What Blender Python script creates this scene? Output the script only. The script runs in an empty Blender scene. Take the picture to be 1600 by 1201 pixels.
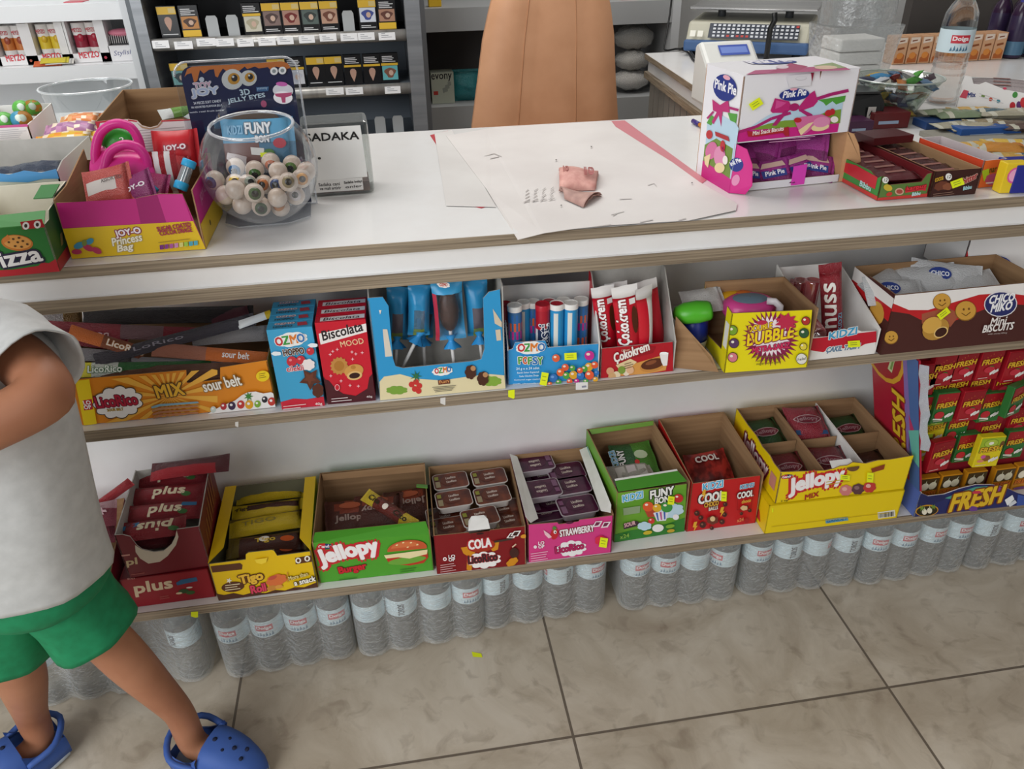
import bpy, bmesh, math, random
from mathutils import Vector, Matrix, Euler, noise
random.seed(7)
R = random.Random(11)
sc = bpy.context.scene
C = sc.collection

# ------------------------------------------------------------------ camera
CAM = Vector((0.0, -1.02483, 1.24934)); FPX = 1230.0
def _basis(yaw, pitch, roll):
    cy, sy, cp, sp, cr, sr = math.cos(yaw), math.sin(yaw), math.cos(pitch), math.sin(pitch), math.cos(roll), math.sin(roll)
    f0 = Vector((sy, cy, 0)); r0 = Vector((cy, -sy, 0)); u0 = Vector((0, 0, 1))
    fw = f0*cp - u0*sp; up = f0*sp + u0*cp
    return r0*cr + up*sr, up*cr - r0*sr, fw
CR, CU, CF = _basis(0.14612, 0.53826, -0.0223)
cam = bpy.data.cameras.new('camera'); camo = bpy.data.objects.new('camera', cam); C.objects.link(camo)
cam.sensor_width = 36; cam.lens = FPX/1600*36; cam.clip_start = 0.02
m = Matrix((CR, CU, -CF)).transposed().to_4x4(); m.translation = CAM; camo.matrix_world = m
sc.camera = camo
def ray(x, y): return (CR*((x-800)/FPX) - CU*((y-600.5)/FPX) + CF)
def P(x, y, ax, val):
    """the point of the place seen at a photo pixel, on the plane where coordinate ax has the value val"""
    d = ray(x, y); return CAM + d*((val-CAM[ax])/d[ax])

# ------------------------------------------------------------------ light
world = bpy.data.worlds.new('world'); sc.world = world; world.use_nodes = True
bg = world.node_tree.nodes['Background']; bg.inputs[0].default_value = (0.80, 0.88, 1.0, 1); bg.inputs[1].default_value = 0.085
def area(name, loc, target, sx, sy, power, col):
    l = bpy.data.lights.new(name, 'AREA'); l.shape = 'RECTANGLE'; l.size = sx; l.size_y = sy; l.energy = power; l.color = col
    o = bpy.data.objects.new(name, l); C.objects.link(o); o.location = loc
    o.rotation_euler = (Vector(target)-Vector(loc)).to_track_quat('-Z', 'Y').to_euler(); return o
area('storefront_daylight', (-2.0, -2.3, 1.65), (0.0, 0.2, 0.55), 2.2, 2.3, 84, (0.95, 0.98, 1.0))
area('doorway_daylight', (1.4, -3.2, 1.9), (0.2, 0.2, 0.4), 1.4, 2.0, 18, (1.0, 0.96, 0.93))
area('ceiling_lamp_panel', (-0.5, 0.9, 2.72), (-0.5, 0.8, 0.0), 2.2, 0.8, 29, (1.0, 0.98, 0.95))
area('till_lamp_panel', (1.0, 1.7, 2.72), (1.0, 1.7, 0.0), 1.2, 0.5, 12, (1.0, 0.98, 0.95))  # fill light added to brighten the back wall behind the scale
sc.view_settings.view_transform = 'Standard'; sc.view_settings.look = 'None'
sc.view_settings.exposure = 0.0; sc.view_settings.gamma = 1.0; sc.view_settings.use_curve_mapping = False
sc.cycles.caustics_refractive = False; sc.cycles.caustics_reflective = False
sc.cycles.transparent_max_bounces = 24; sc.cycles.max_bounces = 12; sc.cycles.transmission_bounces = 10

# ------------------------------------------------------------------ materials
def lin(c):
    if isinstance(c, str):
        c = c.lstrip('#'); c = [int(c[i:i+2], 16)/255 for i in (0, 2, 4)]
    return tuple(((x/12.92) if x <= 0.04045 else ((x+0.055)/1.055)**2.4) for x in c) + (1.0,)
MATS = {}
def _new(key):
    mt = bpy.data.materials.new(key); mt.use_nodes = True; MATS[key] = mt
    return mt, mt.node_tree.nodes, mt.node_tree.links, mt.node_tree.nodes['Principled BSDF']
def M(col, rough=0.42, metal=0.0, spec=0.4, bump=0.0, kind='print'):
    """a plain coloured surface with faint procedural mottling"""
    key = f'{kind}_{str(col).lstrip("#")}_{int(rough*100)}_{int(metal*10)}_{int(bump*100)}'
    if key in MATS: return MATS[key]
    mt, n, l, b = _new(key)
    b.inputs['Base Color'].default_value = lin(col); b.inputs['Roughness'].default_value = rough
    b.inputs['Metallic'].default_value = metal; b.inputs['Specular IOR Level'].default_value = spec
    if bump:
        t = n.new('ShaderNodeTexNoise'); t.inputs['Scale'].default_value = 38 if kind == 'foil' else 60; t.inputs['Detail'].default_value = 4
        bp = n.new('ShaderNodeBump'); bp.inputs['Strength'].default_value = bump; bp.inputs['Distance'].default_value = 0.004
        l.new(t.outputs['Fac'], bp.inputs['Height']); l.new(bp.outputs[0], b.inputs['Normal'])
    return mt
def noise_mat(key, c1, c2, scale=(8, 8, 8), rough=0.5, detail=5, lo=0.35, hi=0.65, bump=0.0, spec=0.4, metal=0, coat=0):
    if key in MATS: return MATS[key]
    mt, n, l, b = _new(key)
    tc = n.new('ShaderNodeTexCoord'); mp = n.new('ShaderNodeMapping'); mp.inputs['Scale'].default_value = scale
    t = n.new('ShaderNodeTexNoise'); t.inputs['Scale'].default_value = 1; t.inputs['Detail'].default_value = detail
    r = n.new('ShaderNodeValToRGB'); r.color_ramp.elements[0].position = lo; r.color_ramp.elements[1].position = hi
    r.color_ramp.elements[0].color = lin(c1); r.color_ramp.elements[1].color = lin(c2)
    l.new(tc.outputs['Object'], mp.inputs[0]); l.new(mp.outputs[0], t.inputs['Vector']); l.new(t.outputs['Fac'], r.inputs[0])
    l.new(r.outputs[0], b.inputs['Base Color']); b.inputs['Roughness'].default_value = rough
    b.inputs['Specular IOR Level'].default_value = spec; b.inputs['Metallic'].default_value = metal
    if coat: b.inputs['Coat Weight'].default_value = coat; b.inputs['Coat Roughness'].default_value = 0.15
    if bump:
        bp = n.new('ShaderNodeBump'); bp.inputs['Strength'].default_value = bump; bp.inputs['Distance'].default_value = 0.004
        l.new(t.outputs['Fac'], bp.inputs['Height']); l.new(bp.outputs[0], b.inputs['Normal'])
    return mt
def clear_mat(key, tint, alpha, rough=0.08, bump=0.0, bscale=40, ior=1.45, diff=0.55, edge=0.55):
    """a clear plastic film: mostly transparent, with a glossy skin"""
    if key in MATS: return MATS[key]
    mt, n, l, b = _new(key)
    b.inputs['Base Color'].default_value = lin(tint); b.inputs['Roughness'].default_value = rough; b.inputs['IOR'].default_value = ior
    tr = n.new('ShaderNodeBsdfTransparent'); tr.inputs[0].default_value = lin(tint)
    lw = n.new('ShaderNodeLayerWeight'); lw.inputs[0].default_value = 0.35
    mr = n.new('ShaderNodeMapRange'); mr.inputs['To Min'].default_value = alpha; mr.inputs['To Max'].default_value = min(1, alpha+edge)
    l.new(lw.outputs['Facing'], mr.inputs[0])
    gl = n.new('ShaderNodeBsdfGlossy'); gl.inputs[0].default_value = (1, 1, 1, 1); gl.inputs[1].default_value = rough
    df = n.new('ShaderNodeBsdfDiffuse'); df.inputs[0].default_value = lin(tint)
    m1 = n.new('ShaderNodeMixShader'); m1.inputs[0].default_value = 1-diff
    l.new(df.outputs[0], m1.inputs[1]); l.new(gl.outputs[0], m1.inputs[2])
    mx = n.new('ShaderNodeMixShader'); l.new(mr.outputs[0], mx.inputs[0]); l.new(tr.outputs[0], mx.inputs[1]); l.new(m1.outputs[0], mx.inputs[2])
    if bump:
        t = n.new('ShaderNodeTexNoise'); t.inputs['Scale'].default_value = bscale; t.inputs['Detail'].default_value = 4
        bp = n.new('ShaderNodeBump'); bp.inputs['Strength'].default_value = bump; bp.inputs['Distance'].default_value = 0.01
        l.new(t.outputs['Fac'], bp.inputs['Height']); l.new(bp.outputs[0], gl.inputs['Normal']); l.new(bp.outputs[0], lw.inputs['Normal'])
    l.new(mx.outputs[0], n['Material Output'].inputs[0]); n.remove(b)
    return mt
def water_mat(key, tint, transp=0.45, ior=1.33, rough=0.04):
    if key in MATS: return MATS[key]
    mt, n, l, b = _new(key)
    b.inputs['Base Color'].default_value = lin(tint); b.inputs['Roughness'].default_value = rough
    b.inputs['IOR'].default_value = ior; b.inputs['Transmission Weight'].default_value = 1.0
    tr = n.new('ShaderNodeBsdfTransparent'); tr.inputs[0].default_value = lin(tint)
    mx = n.new('ShaderNodeMixShader'); mx.inputs[0].default_value = transp
    l.new(b.outputs[0], mx.inputs[1]); l.new(tr.outputs[0], mx.inputs[2]); l.new(mx.outputs[0], n['Material Output'].inputs[0])
    return mt
def laminate():
    if 'white_laminate' in MATS: return MATS['white_laminate']
    mt, n, l, b = _new('white_laminate')
    tc = n.new('ShaderNodeTexCoord')
    t = n.new('ShaderNodeTexNoise'); t.inputs['Scale'].default_value = 5; t.inputs['Detail'].default_value = 6; t.inputs['Roughness'].default_value = 0.65
    r = n.new('ShaderNodeValToRGB'); r.color_ramp.elements[0].position = 0.3; r.color_ramp.elements[1].position = 0.6
    r.color_ramp.elements[0].color = lin('#e2dfdd'); r.color_ramp.elements[1].color = lin('#e8e7e6')
    v = n.new('ShaderNodeTexVoronoi'); v.inputs['Scale'].default_value = 17; v.inputs['Randomness'].default_value = 1
    r2 = n.new('ShaderNodeValToRGB'); r2.color_ramp.elements[0].position = 0.012; r2.color_ramp.elements[1].position = 0.022
    r2.color_ramp.elements[0].color = (0.14, 0.11, 0.1, 1); r2.color_ramp.elements[1].color = (1, 1, 1, 1)
    gate = n.new('ShaderNodeMath'); gate.operation = 'GREATER_THAN'; gate.inputs[1].default_value = 0.58
    t2 = n.new('ShaderNodeTexNoise'); t2.inputs['Scale'].default_value = 3
    mx = n.new('ShaderNodeMix'); mx.data_type = 'RGBA'; mx.blend_type = 'MULTIPLY'
    for q in (t, v, t2): l.new(tc.outputs['Object'], q.inputs['Vector'])
    l.new(t.outputs['Fac'], r.inputs[0]); l.new(v.outputs['Distance'], r2.inputs[0]); l.new(t2.outputs['Fac'], gate.inputs[0])
    l.new(gate.outputs[0], mx.inputs[0]); l.new(r.outputs[0], mx.inputs[6]); l.new(r2.outputs[0], mx.inputs[7])
    l.new(mx.outputs[2], b.inputs['Base Color']); b.inputs['Roughness'].default_value = 0.2; b.inputs['Specular IOR Level'].default_value = 0.45
    return mt
def wood_edge(axis=0):
    key = f'oak_edge_band_{axis}'
    if key in MATS: return MATS[key]
    s = [160, 160, 160]; s[axis] = 5
    if axis != 2: s[2] = 420
    return noise_mat(key, '#6f6150', '#a3937d', tuple(s), 0.55, 4, 0.3, 0.7)
def tile_floor(cx, cy, size):
    mt, n, l, b = _new('stone_tile')
    tc = n.new('ShaderNodeTexCoord'); mp = n.new('ShaderNodeMapping'); mp.inputs['Location'].default_value = (-cx/size+20, -cy/size+20, 0)
    mp.inputs['Scale'].default_value = (1/size, 1/size, 1)
    l.new(tc.outputs['Object'], mp.inputs[0])
    sep = n.new('ShaderNodeSeparateXYZ'); l.new(mp.outputs[0], sep.inputs[0])
    def line(o):
        fr = n.new('ShaderNodeMath'); fr.operation = 'FRACT'; l.new(o, fr.inputs[0])
        pp = n.new('ShaderNodeMath'); pp.operation = 'PINGPONG'; pp.inputs[1].default_value = 0.5; l.new(fr.outputs[0], pp.inputs[0])
        lt = n.new('ShaderNodeMath'); lt.operation = 'LESS_THAN'; lt.inputs[1].default_value = 0.0040; l.new(pp.outputs[0], lt.inputs[0]); return lt.outputs[0]
    mxm = n.new('ShaderNodeMath'); mxm.operation = 'MAXIMUM'; l.new(line(sep.outputs[0]), mxm.inputs[0]); l.new(line(sep.outputs[1]), mxm.inputs[1])
    fl = n.new('ShaderNodeVectorMath'); fl.operation = 'FLOOR'; l.new(mp.outputs[0], fl.inputs[0])
    ad = n.new('ShaderNodeVectorMath'); ad.operation = 'MULTIPLY_ADD'; ad.inputs[1].default_value = (3.7, 5.3, 1.1)
    l.new(fl.outputs[0], ad.inputs[0]); l.new(tc.outputs['Object'], ad.inputs[2])
    t = n.new('ShaderNodeTexNoise'); t.inputs['Scale'].default_value = 5.0; t.inputs['Detail'].default_value = 9; t.inputs['Roughness'].default_value = 0.62; t.inputs['Distortion'].default_value = 0.9
    l.new(ad.outputs[0], t.inputs['Vector'])
    r = n.new('ShaderNodeValToRGB'); e = r.color_ramp.elements
    e[0].position = 0.28; e[0].color = lin('#a89885'); e[1].position = 0.72; e[1].color = lin('#d6ccbc')
    q = e.new(0.45); q.color = lin('#baad9a'); q = e.new(0.56); q.color = lin('#c7bba9')
    l.new(t.outputs['Fac'], r.inputs[0])
    t2 = n.new('ShaderNodeTexNoise'); t2.inputs['Scale'].default_value = 24; t2.inputs['Detail'].default_value = 9; t2.inputs['Distortion'].default_value = .8
    l.new(ad.outputs[0], t2.inputs['Vector'])
    r2 = n.new('ShaderNodeValToRGB'); e = r2.color_ramp.elements; e[0].position = 0.30; e[0].color = lin('#9d8f82'); e[1].position = 0.46; e[1].color = (1, 1, 1, 1)
    l.new(t2.outputs['Fac'], r2.inputs[0])
    mu = n.new('ShaderNodeMix'); mu.data_type = 'RGBA'; mu.blend_type = 'MULTIPLY'; mu.inputs[0].default_value = 0.35
    l.new(r.outputs[0], mu.inputs[6]); l.new(r2.outputs[0], mu.inputs[7])
    mx = n.new('ShaderNodeMix'); mx.data_type = 'RGBA'; mx.inputs[7].default_value = lin('#6f6458')
    l.new(mxm.outputs[0], mx.inputs[0]); l.new(mu.outputs[2], mx.inputs[6]); l.new(mx.outputs[2], b.inputs['Base Color'])
    bp = n.new('ShaderNodeBump'); bp.invert = True; bp.inputs['Strength'].default_value = 0.5; bp.inputs['Distance'].default_value = 0.003
    l.new(mxm.outputs[0], bp.inputs['Height']); l.new(bp.outputs[0], b.inputs['Normal'])
    b.inputs['Roughness'].default_value = 0.38; b.inputs['Specular IOR Level'].default_value = 0.4
    return mt
KRAFT = noise_mat('brown_cardboard', '#8a6a4c', '#a4825f', (4, 4, 90), 0.85, 3, 0.3, 0.7, 0.0, 0.2)
GREYC = noise_mat('grey_cardboard', '#a9a6a0', '#bcb9b3', (30, 30, 30), 0.8, 3, 0.3, 0.7, 0.0, 0.2)
WHITEC = noise_mat('white_cardboard', '#dedbd6', '#efedea', (20, 20, 20), 0.6, 3, 0.3, 0.7, 0.0, 0.3)
YEL = '#e6f01e'

# ------------------------------------------------------------------ mesh building
WM = {}
def wm(o): return WM.get(o.name, Matrix.Identity(4))
class MB:
    """collects shapes in world space and links them as one mesh object"""
    def __init__(s): s.v = []; s.f = []; s.m = []; s.s = []
    def add(s, vs, fs, mat, smooth=False, mx=None):
        k = len(s.v); s.v += [(mx @ Vector(v)) if mx else Vector(v) for v in vs]
        for f in fs: s.f.append([i+k for i in f]); s.m.append(mat if not isinstance(mat, list) else mat[len(s.f) % len(mat)]); s.s.append(smooth)
        return s
    def box(s, lo, hi, mat, mx=None):
        x, y, z = lo; X, Y, Z = hi
        return s.add([(x,y,z),(X,y,z),(X,Y,z),(x,Y,z),(x,y,Z),(X,y,Z),(X,Y,Z),(x,Y,Z)], [(3,2,1,0),(4,5,6,7),(0,1,5,4),(1,2,6,5),(2,3,7,6),(3,0,4,7)], mat, False, mx)
    def prism(s, pts, off, m_out, m_in=None, m_edge=None):
        """polygon of world points (its outside first) thickened by the vector off"""
        n = len(pts); k = len(s.v); s.v += [Vector(p) for p in pts] + [Vector(p)+Vector(off) for p in pts]
        s.f.append(list(range(k, k+n))); s.m.append(m_out); s.s.append(False)
        s.f.append(list(range(k+2*n-1, k+n-1, -1))); s.m.append(m_in or m_out); s.s.append(False)
        for i in range(n):
            j = (i+1) % n; s.f.append([k+i, k+n+i, k+n+j, k+j]); s.m.append(m_edge or m_in or m_out); s.s.append(False)
        return s
    def grid(s, rows, mat, smooth=True, closed=False):
        """rows of points; mat is a material or fn(i, j)"""
        k = len(s.v); nr = len(rows); nc = len(rows[0])
        for r in rows: s.v += [Vector(p) for p in r]
        for i in range(nr-1):
            for j in range(nc if closed else nc-1):
                j2 = (j+1) % nc
                s.f.append([k+i*nc+j, k+i*nc+j2, k+(i+1)*nc+j2, k+(i+1)*nc+j]); s.m.append(mat(i, j) if callable(mat) else mat); s.s.append(smooth)
        return s
    def lathe(s, prof, mat, c=(0, 0, 0), seg=20, mx=None, cap0=False, cap1=False, sy=1.0):
        """prof: (r, z) list turned about the z axis"""
        B = mx or Matrix.Translation(c)
        rows = [[B @ Vector((r*math.cos(2*math.pi*j/seg), r*sy*math.sin(2*math.pi*j/seg), z)) for j in range(seg)] for r, z in prof]
        k = len(s.v); s.grid(rows, mat, True, True); mm = mat if not callable(mat) else mat(0, 0)
        if cap0: s.f.append([k+j for j in range(seg)][::-1]); s.m.append(mm); s.s.append(False)
        if cap1: s.f.append([k+(len(prof)-1)*seg+j for j in range(seg)]); s.m.append(mat(len(prof)-2, 0) if callable(mat) else mat); s.s.append(False)
        return s
    def tube(s, pts, r, mat, seg=8, caps=True):
        pts = [Vector(p) for p in pts]; rows = []; rr = r if isinstance(r, (list, tuple)) else [r]*len(pts)
        t = (pts[1]-pts[0]).normalized(); a = t.orthogonal().normalized()
        for i, p in enumerate(pts):
            t = (pts[min(i+1, len(pts)-1)]-pts[max(i-1, 0)]).normalized()
            a = (a - t*a.dot(t)).normalized(); b = t.cross(a)
            rows.append([p + (a*math.cos(2*math.pi*j/seg) + b*math.sin(2*math.pi*j/seg))*rr[i] for j in range(seg)])
        k = len(s.v); s.grid(rows, mat, True, True)
        if caps:
            s.f.append([k+j for j in range(seg)][::-1]); s.f.append([k+(len(pts)-1)*seg+j for j in range(seg)]); s.m += [mat, mat]; s.s += [False, False]
        return s
    def ell(s, c, r, mat, seg=16, rings=10, mx=None):
        B = mx or Matrix.Translation(c); rx, ry, rz = r if isinstance(r, (tuple, list)) else (r, r, r)
        rows = []
        for i in range(rings+1):
            a = -math.pi/2 + math.pi*i/rings; q = max(math.cos(a), 0.02)
            rows.append([B @ Vector((rx*q*math.cos(2*math.pi*j/seg), ry*q*math.sin(2*math.pi*j/seg), rz*math.sin(a))) for j in range(seg)])
        return s.grid(rows, mat, True, True)
    def build(s, name, parent=None, loc=None, bevel=0, sub=0, solid=0):
        me = bpy.data.meshes.new(name); L = wm(parent).inverted() if parent else Matrix.Translation(-Vector(loc or (0, 0, 0)))
        me.from_pydata([tuple(L @ v) for v in s.v], [], s.f)
        idx = {}
        for mt in s.m:
            if mt.name not in idx: idx[mt.name] = len(idx); me.materials.append(mt)
        me.polygons.foreach_set('material_index', [idx[mt.name] for mt in s.m]); me.polygons.foreach_set('use_smooth', s.s); me.update()
        o = bpy.data.objects.new(name, me); C.objects.link(o)
        if parent: o.parent = parent; WM[o.name] = wm(parent)
        else: o.location = loc or (0, 0, 0); WM[o.name] = Matrix.Translation(o.location)
        if solid: md = o.modifiers.new('thickness', 'SOLIDIFY'); md.thickness = solid; md.offset = 0
        if bevel: md = o.modifiers.new('bevel', 'BEVEL'); md.width = bevel; md.segments = 2; md.limit_method = 'ANGLE'
        if sub: md = o.modifiers.new('subdivision', 'SUBSURF'); md.levels = sub; md.render_levels = sub
        return o
def tag(o, label, cat, group=None, kind=None):
    o['label'] = label; o['category'] = cat
    if group: o['group'] = group
    if kind: o['kind'] = kind
    return o
def thing(name, label, cat, loc=(0, 0, 0), rz=0, group=None):
    o = bpy.data.objects.new(name, None); C.objects.link(o); o.empty_display_size = 0.05
    o.location = loc; o.rotation_euler = (0, 0, rz); WM[o.name] = Matrix.Translation(Vector(loc)) @ Matrix.Rotation(rz, 4, 'Z')
    return tag(o, label, cat, group)
def dup(root, loc, rz=None, label=None, group=None, rot=None):
    r = root.copy(); C.objects.link(r); r.location = loc
    if rz is not None: r.rotation_euler = (0, 0, rz)
    if rot is not None: r.rotation_euler = rot
    if label: r['label'] = label
    if group: r['group'] = group
    for ch in list(root.children):
        c = ch.copy(); C.objects.link(c); c.parent = r
        for g in list(ch.children):
            d = g.copy(); C.objects.link(d); d.parent = c
    return r

# ------------------------------------------------------------------ lettering and print
_T = {}
def glyphs(body, shear=0.0):
    key = (body, shear)
    if key not in _T:
        cu = bpy.data.curves.new('t', 'FONT'); cu.body = body; cu.shear = shear; cu.resolution_u = 2; cu.dimensions = '2D'; cu.fill_mode = 'FRONT'
        o = bpy.data.objects.new('t', cu); me = o.to_mesh()
        _T[key] = ([(v.co.x, v.co.y) for v in me.vertices], [list(p.vertices) for p in me.polygons])
        o.to_mesh_clear(); bpy.data.objects.remove(o); bpy.data.curves.remove(cu)
    return _T[key]
class Face:
    """a flat face of a thing: O its lower outside corner, U along, V up, N outward; print lies on it in thin layers"""
    def __init__(s, O, U, V, mb=None):
        s.O = Vector(O); s.U = Vector(U).normalized(); s.V = Vector(V).normalized(); s.N = s.U.cross(s.V).normalized(); s.mb = mb or MB(); s.k = 1; s.dz = 0.00007; s.base = 0.0003; s.bend = None; s.umax = 0
    def px(s, x, y):
        d = ray(x, y); t = (s.O-CAM).dot(s.N)/d.dot(s.N); q = CAM + d*t - s.O; u, v = q.dot(s.U), q.dot(s.V)
        return (min(max(u, 0), s.umax), max(v, 0)) if s.umax else (u, v)
    def w(s, u, v, h=0): return s.O + s.U*u + s.V*v + s.N*(h + (s.bend(u, v) if s.bend else 0))
    def _up(s): s.k += 1; return s.base + s.k*s.dz
    def poly(s, pts, col, uv=False):
        h = s._up(); q = [s.w(*(p if uv else s.px(*p)), h) for p in pts]
        n = (q[1]-q[0]).cross(q[2]-q[1])
        ar = sum(((a-q[0]).cross(b-q[0]) for a, b in zip(q[1:], q[2:])), Vector())
        if ar.dot(s.N) < 0: q.reverse()
        s.mb.add(q, [list(range(len(q)))], M(col) if isinstance(col, str) else col); return s
    def rect(s, x0, y0, x1, y1, col): return s.poly([(x0, y0), (x1, y0), (x1, y1), (x0, y1)], col)
    def strip(s, pts, w, col):
        """a line w photo pixels wide"""
        for a, b in zip(pts, pts[1:]):
            dx, dy = b[0]-a[0], b[1]-a[1]; L = math.hypot(dx, dy) or 1; nx, ny = -dy/L*w/2, dx/L*w/2
            s.poly([(a[0]+nx, a[1]+ny), (b[0]+nx, b[1]+ny), (b[0]-nx, b[1]-ny), (a[0]-nx, a[1]-ny)], col)
        return s
    def ell(s, cx, cy, rx, ry, col, rot=0, n=20, a0=0, a1=360):
        c, q = math.cos(math.radians(rot)), math.sin(math.radians(rot)); pts = []
        full = a1-a0 >= 360
        for i in range(n if full else n+1):
            a = math.radians(a0+(a1-a0)*i/n); x, y = rx*math.cos(a), ry*math.sin(a); pts.append((cx+x*c-y*q, cy+x*q+y*c))
        return s.poly(pts, col)
    def star(s, cx, cy, r0, r1, n, col, sx=1.0, rot=0):
        return s.poly([(cx+sx*(r0 if i % 2 else r1)*math.cos(math.pi*i/n+rot), cy+(r0 if i % 2 else r1)*math.sin(math.pi*i/n+rot)) for i in range(2*n)], col)
    def cloud(s, cx, cy, rx, ry, col, n=9, rot=0, bump=0.16):
        c, q = math.cos(math.radians(rot)), math.sin(math.radians(rot)); pts = []
        for i in range(n*6):
            a = 2*math.pi*i/(n*6); k = 1+bump*abs(math.sin(a*n/2)); x, y = rx*k*math.cos(a), ry*k*math.sin(a); pts.append((cx+x*c-y*q, cy+x*q+y*c))
        return s.poly(pts, col)
    def text(s, body, p0, p1, h, col, bold=0.03, ol=(), shear=0.0, uv=False, arch=0.0):
        """lettering whose box runs from p0 (lower start) to p1 (lower end), h high; ol = outline layers (colour, spread)"""
        if uv: a, b = Vector(p0), Vector(p1); hh = h
        else:
            um, s.umax = s.umax, 0
            a, b = Vector(s.px(*p0)), Vector(s.px(*p1)); mid = ((p0[0]+p1[0])/2, (p0[1]+p1[1])/2)
            dx, dy = p1[0]-p0[0], p1[1]-p0[1]; L = math.hypot(dx, dy); up = (mid[0]+dy/L*h, mid[1]-dx/L*h)
            hh = (Vector(s.px(*up))-Vector(s.px(*mid))).length; s.umax = um
        vs, ff = glyphs(body, shear)
        if not vs: return s
        x0, x1 = min(v[0] for v in vs), max(v[0] for v in vs); y0, y1 = min(v[1] for v in vs), max(v[1] for v in vs)
        e = (b-a); L = e.length; e.normalize(); f = Vector((-e.y, e.x)); cs = math.cos
        def put(r, c, n):
            s._up()
            for k in range(n):
                s.k += .3; hgt = s.base + s.k*s.dz
                ox, oy = r*math.cos(2*math.pi*(k+.5)/n), r*math.sin(2*math.pi*(k+.5)/n); out = []
                if n == 1: ox = oy = 0
                for x, y in vs:
                    u = (x-x0)/(x1-x0); q = a + e*(u*L + ox*hh) + f*((y-y0)/(y1-y0)*hh + oy*hh + arch*hh*(1-(2*u-1)**2)); out.append(s.w(q.x, q.y, hgt))
                i, j, m_ = ff[0][:3]
                ok = ff if (out[j]-out[i]).cross(out[m_]-out[j]).dot(s.N) > 0 else [g[::-1] for g in ff]
                s.mb.add(out, ok, M(c) if isinstance(c, str) else c)
        mb_ = min(bold*.9, .055)
        for c, o in ol: put(mb_+o*1.3, c, 8)
        put(mb_, col, 4 if bold > .01 else 1); return s
    def lines(s, x0, y0, x1, y1, n, gap, col, w=1.2, jag=0.3):
        """rows of small print, suggested by thin bars"""
        for i in range(n):
            k = 1-jag*R.random(); s.strip([(x0, y0+i*gap), (x0+(x1-x0)*k, y0+i*gap+(y1-y0)*k)], w, col)
        return s
def sticker(parent, F, cx, cy, w, h, rot=0, col=YEL, txt=True, name='price_sticker'):
    mb = MB(); G = Face(F.O, F.U, F.V, mb); G.base = 0.0016 + F.k*F.dz
    c, q = math.cos(math.radians(rot)), math.sin(math.radians(rot))
    G.poly([(cx+x*w/2*c-y*h/2*q, cy+x*w/2*q+y*h/2*c) for x, y in ((-1, 1), (1, 1), (1, -1), (-1, -1))], col)
    if txt and min(w, h) > 6:
        for k in (-.18, .12): G.strip([(cx-w*.32*c-k*h*q, cy-w*.32*q+k*h*c), (cx+w*.25*c-k*h*q, cy+w*.25*q+k*h*c)], 1.0, '#8d9a2a')
    o = mb.build(name, parent); o['label'] = 'fluorescent yellow price sticker'; return o

# ------------------------------------------------------------------ cartons and packets
class Carton:
    """an open carton: front bottom corners given, height hf in front and hb behind, depth dp; panels are its parts"""
    def __init__(s, name, label, cat, bl, br, z, hf, hb, dp, out, inn=None, group=None, t=0.0018, side=None, top=None, noback=False, left=None, right=None, cap=True, world=False, back_out=None, sides=(1, 1), skip_front=False):
        inn = inn or KRAFT; mo = M(out) if isinstance(out, str) else out; s.mo = mo; s.inn = inn
        A, B = (Vector(bl), Vector(br)) if world else (P(*bl, 2, z), P(*br, 2, z))
        A.z += .0008; B.z += .0008
        U = (B-A); U.z = 0; s.W = U.length; U.normalize(); V = Vector((0, 0, 1)); N = U.cross(V); D = -N
        s.A, s.U, s.V, s.N, s.D, s.hf, s.hb, s.dp, s.z = A, U, V, N, D, hf, hb, dp, z
        s.root = thing(name, label, cat, A + U*s.W/2 + D*dp/2, math.atan2(U.y, U.x), group)
        s.front = Face(A, U, V); s.lside = Face(A + D*dp, -D, V); s.rside = Face(A + U*s.W, D, V)
        q = lambda u, d, v: A + U*u + D*d + V*v
        s.q = q; W = s.W; s.t = t
        s.front.umax = s.W
        def to_uv(p): return s.front.px(*p)
        outline = [(0, 0), (W, 0)] + ([to_uv(p) for p in top] if top else [(W, hf), (0, hf)])
        s._front = [q(u, 0, v) for u, v in outline]; s.sd = side; s.left = left; s.right = right; s.cfg = (noback, sides, back_out, skip_front); s.lcol = mo; s.rcol = mo
    def finish(s):
        noback, sides, back_out, skip_front = s.cfg; q, W, dp, t, D, U = s.q, s.W, s.dp, s.t, s.D, s.U
        if not skip_front: s.front.mb.prism(s._front, D*t, s.mo, s.inn, s.inn)
        if s.front.mb.v: s.fo = s.front.mb.build('front_panel', s.root)
        prof = lambda sp: sp or s.sd or [(0, s.hf), (dp, s.hb)]
        if sides[0]:
            pr = prof(s.left); pts = [q(0, dp, 0), q(0, 0, 0)] + [q(0, d, v) for d, v in pr]
            s.lside.mb.prism(pts, U*t, s.lcol, s.inn, s.inn); s.lside.mb.build('side_panel', s.root)
        if sides[1]:
            pr = prof(s.right); pts = [q(W, 0, 0), q(W, dp, 0)] + [q(W, d, v) for d, v in reversed(pr)]
            s.rside.mb.prism(pts, -U*t, s.rcol, s.inn, s.inn); s.rside.mb.build('side_panel', s.root)
        if not noback:
            MB().prism([q(W, dp, 0), q(0, dp, 0), q(0, dp, s.hb), q(W, dp, s.hb)], -D*t, back_out or s.mo, s.inn, s.inn).build('back_panel', s.root)
        MB().prism([q(t, t, .0004), q(t, dp-t, .0004), q(W-t, dp-t, .0004), q(W-t, t, .0004)], Vector((0, 0, t)), s.mo, s.inn).build('bottom_panel', s.root)
        return s
def frame(o, xdir, up):
    """matrix with x along xdir, z along up as near as may be"""
    x = Vector(xdir).normalized(); z = Vector(up); z = (z - x*z.dot(x)).normalized(); y = z.cross(x)
    mm = Matrix((x, y, z)).transposed().to_4x4(); mm.translation = o; return mm
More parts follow.
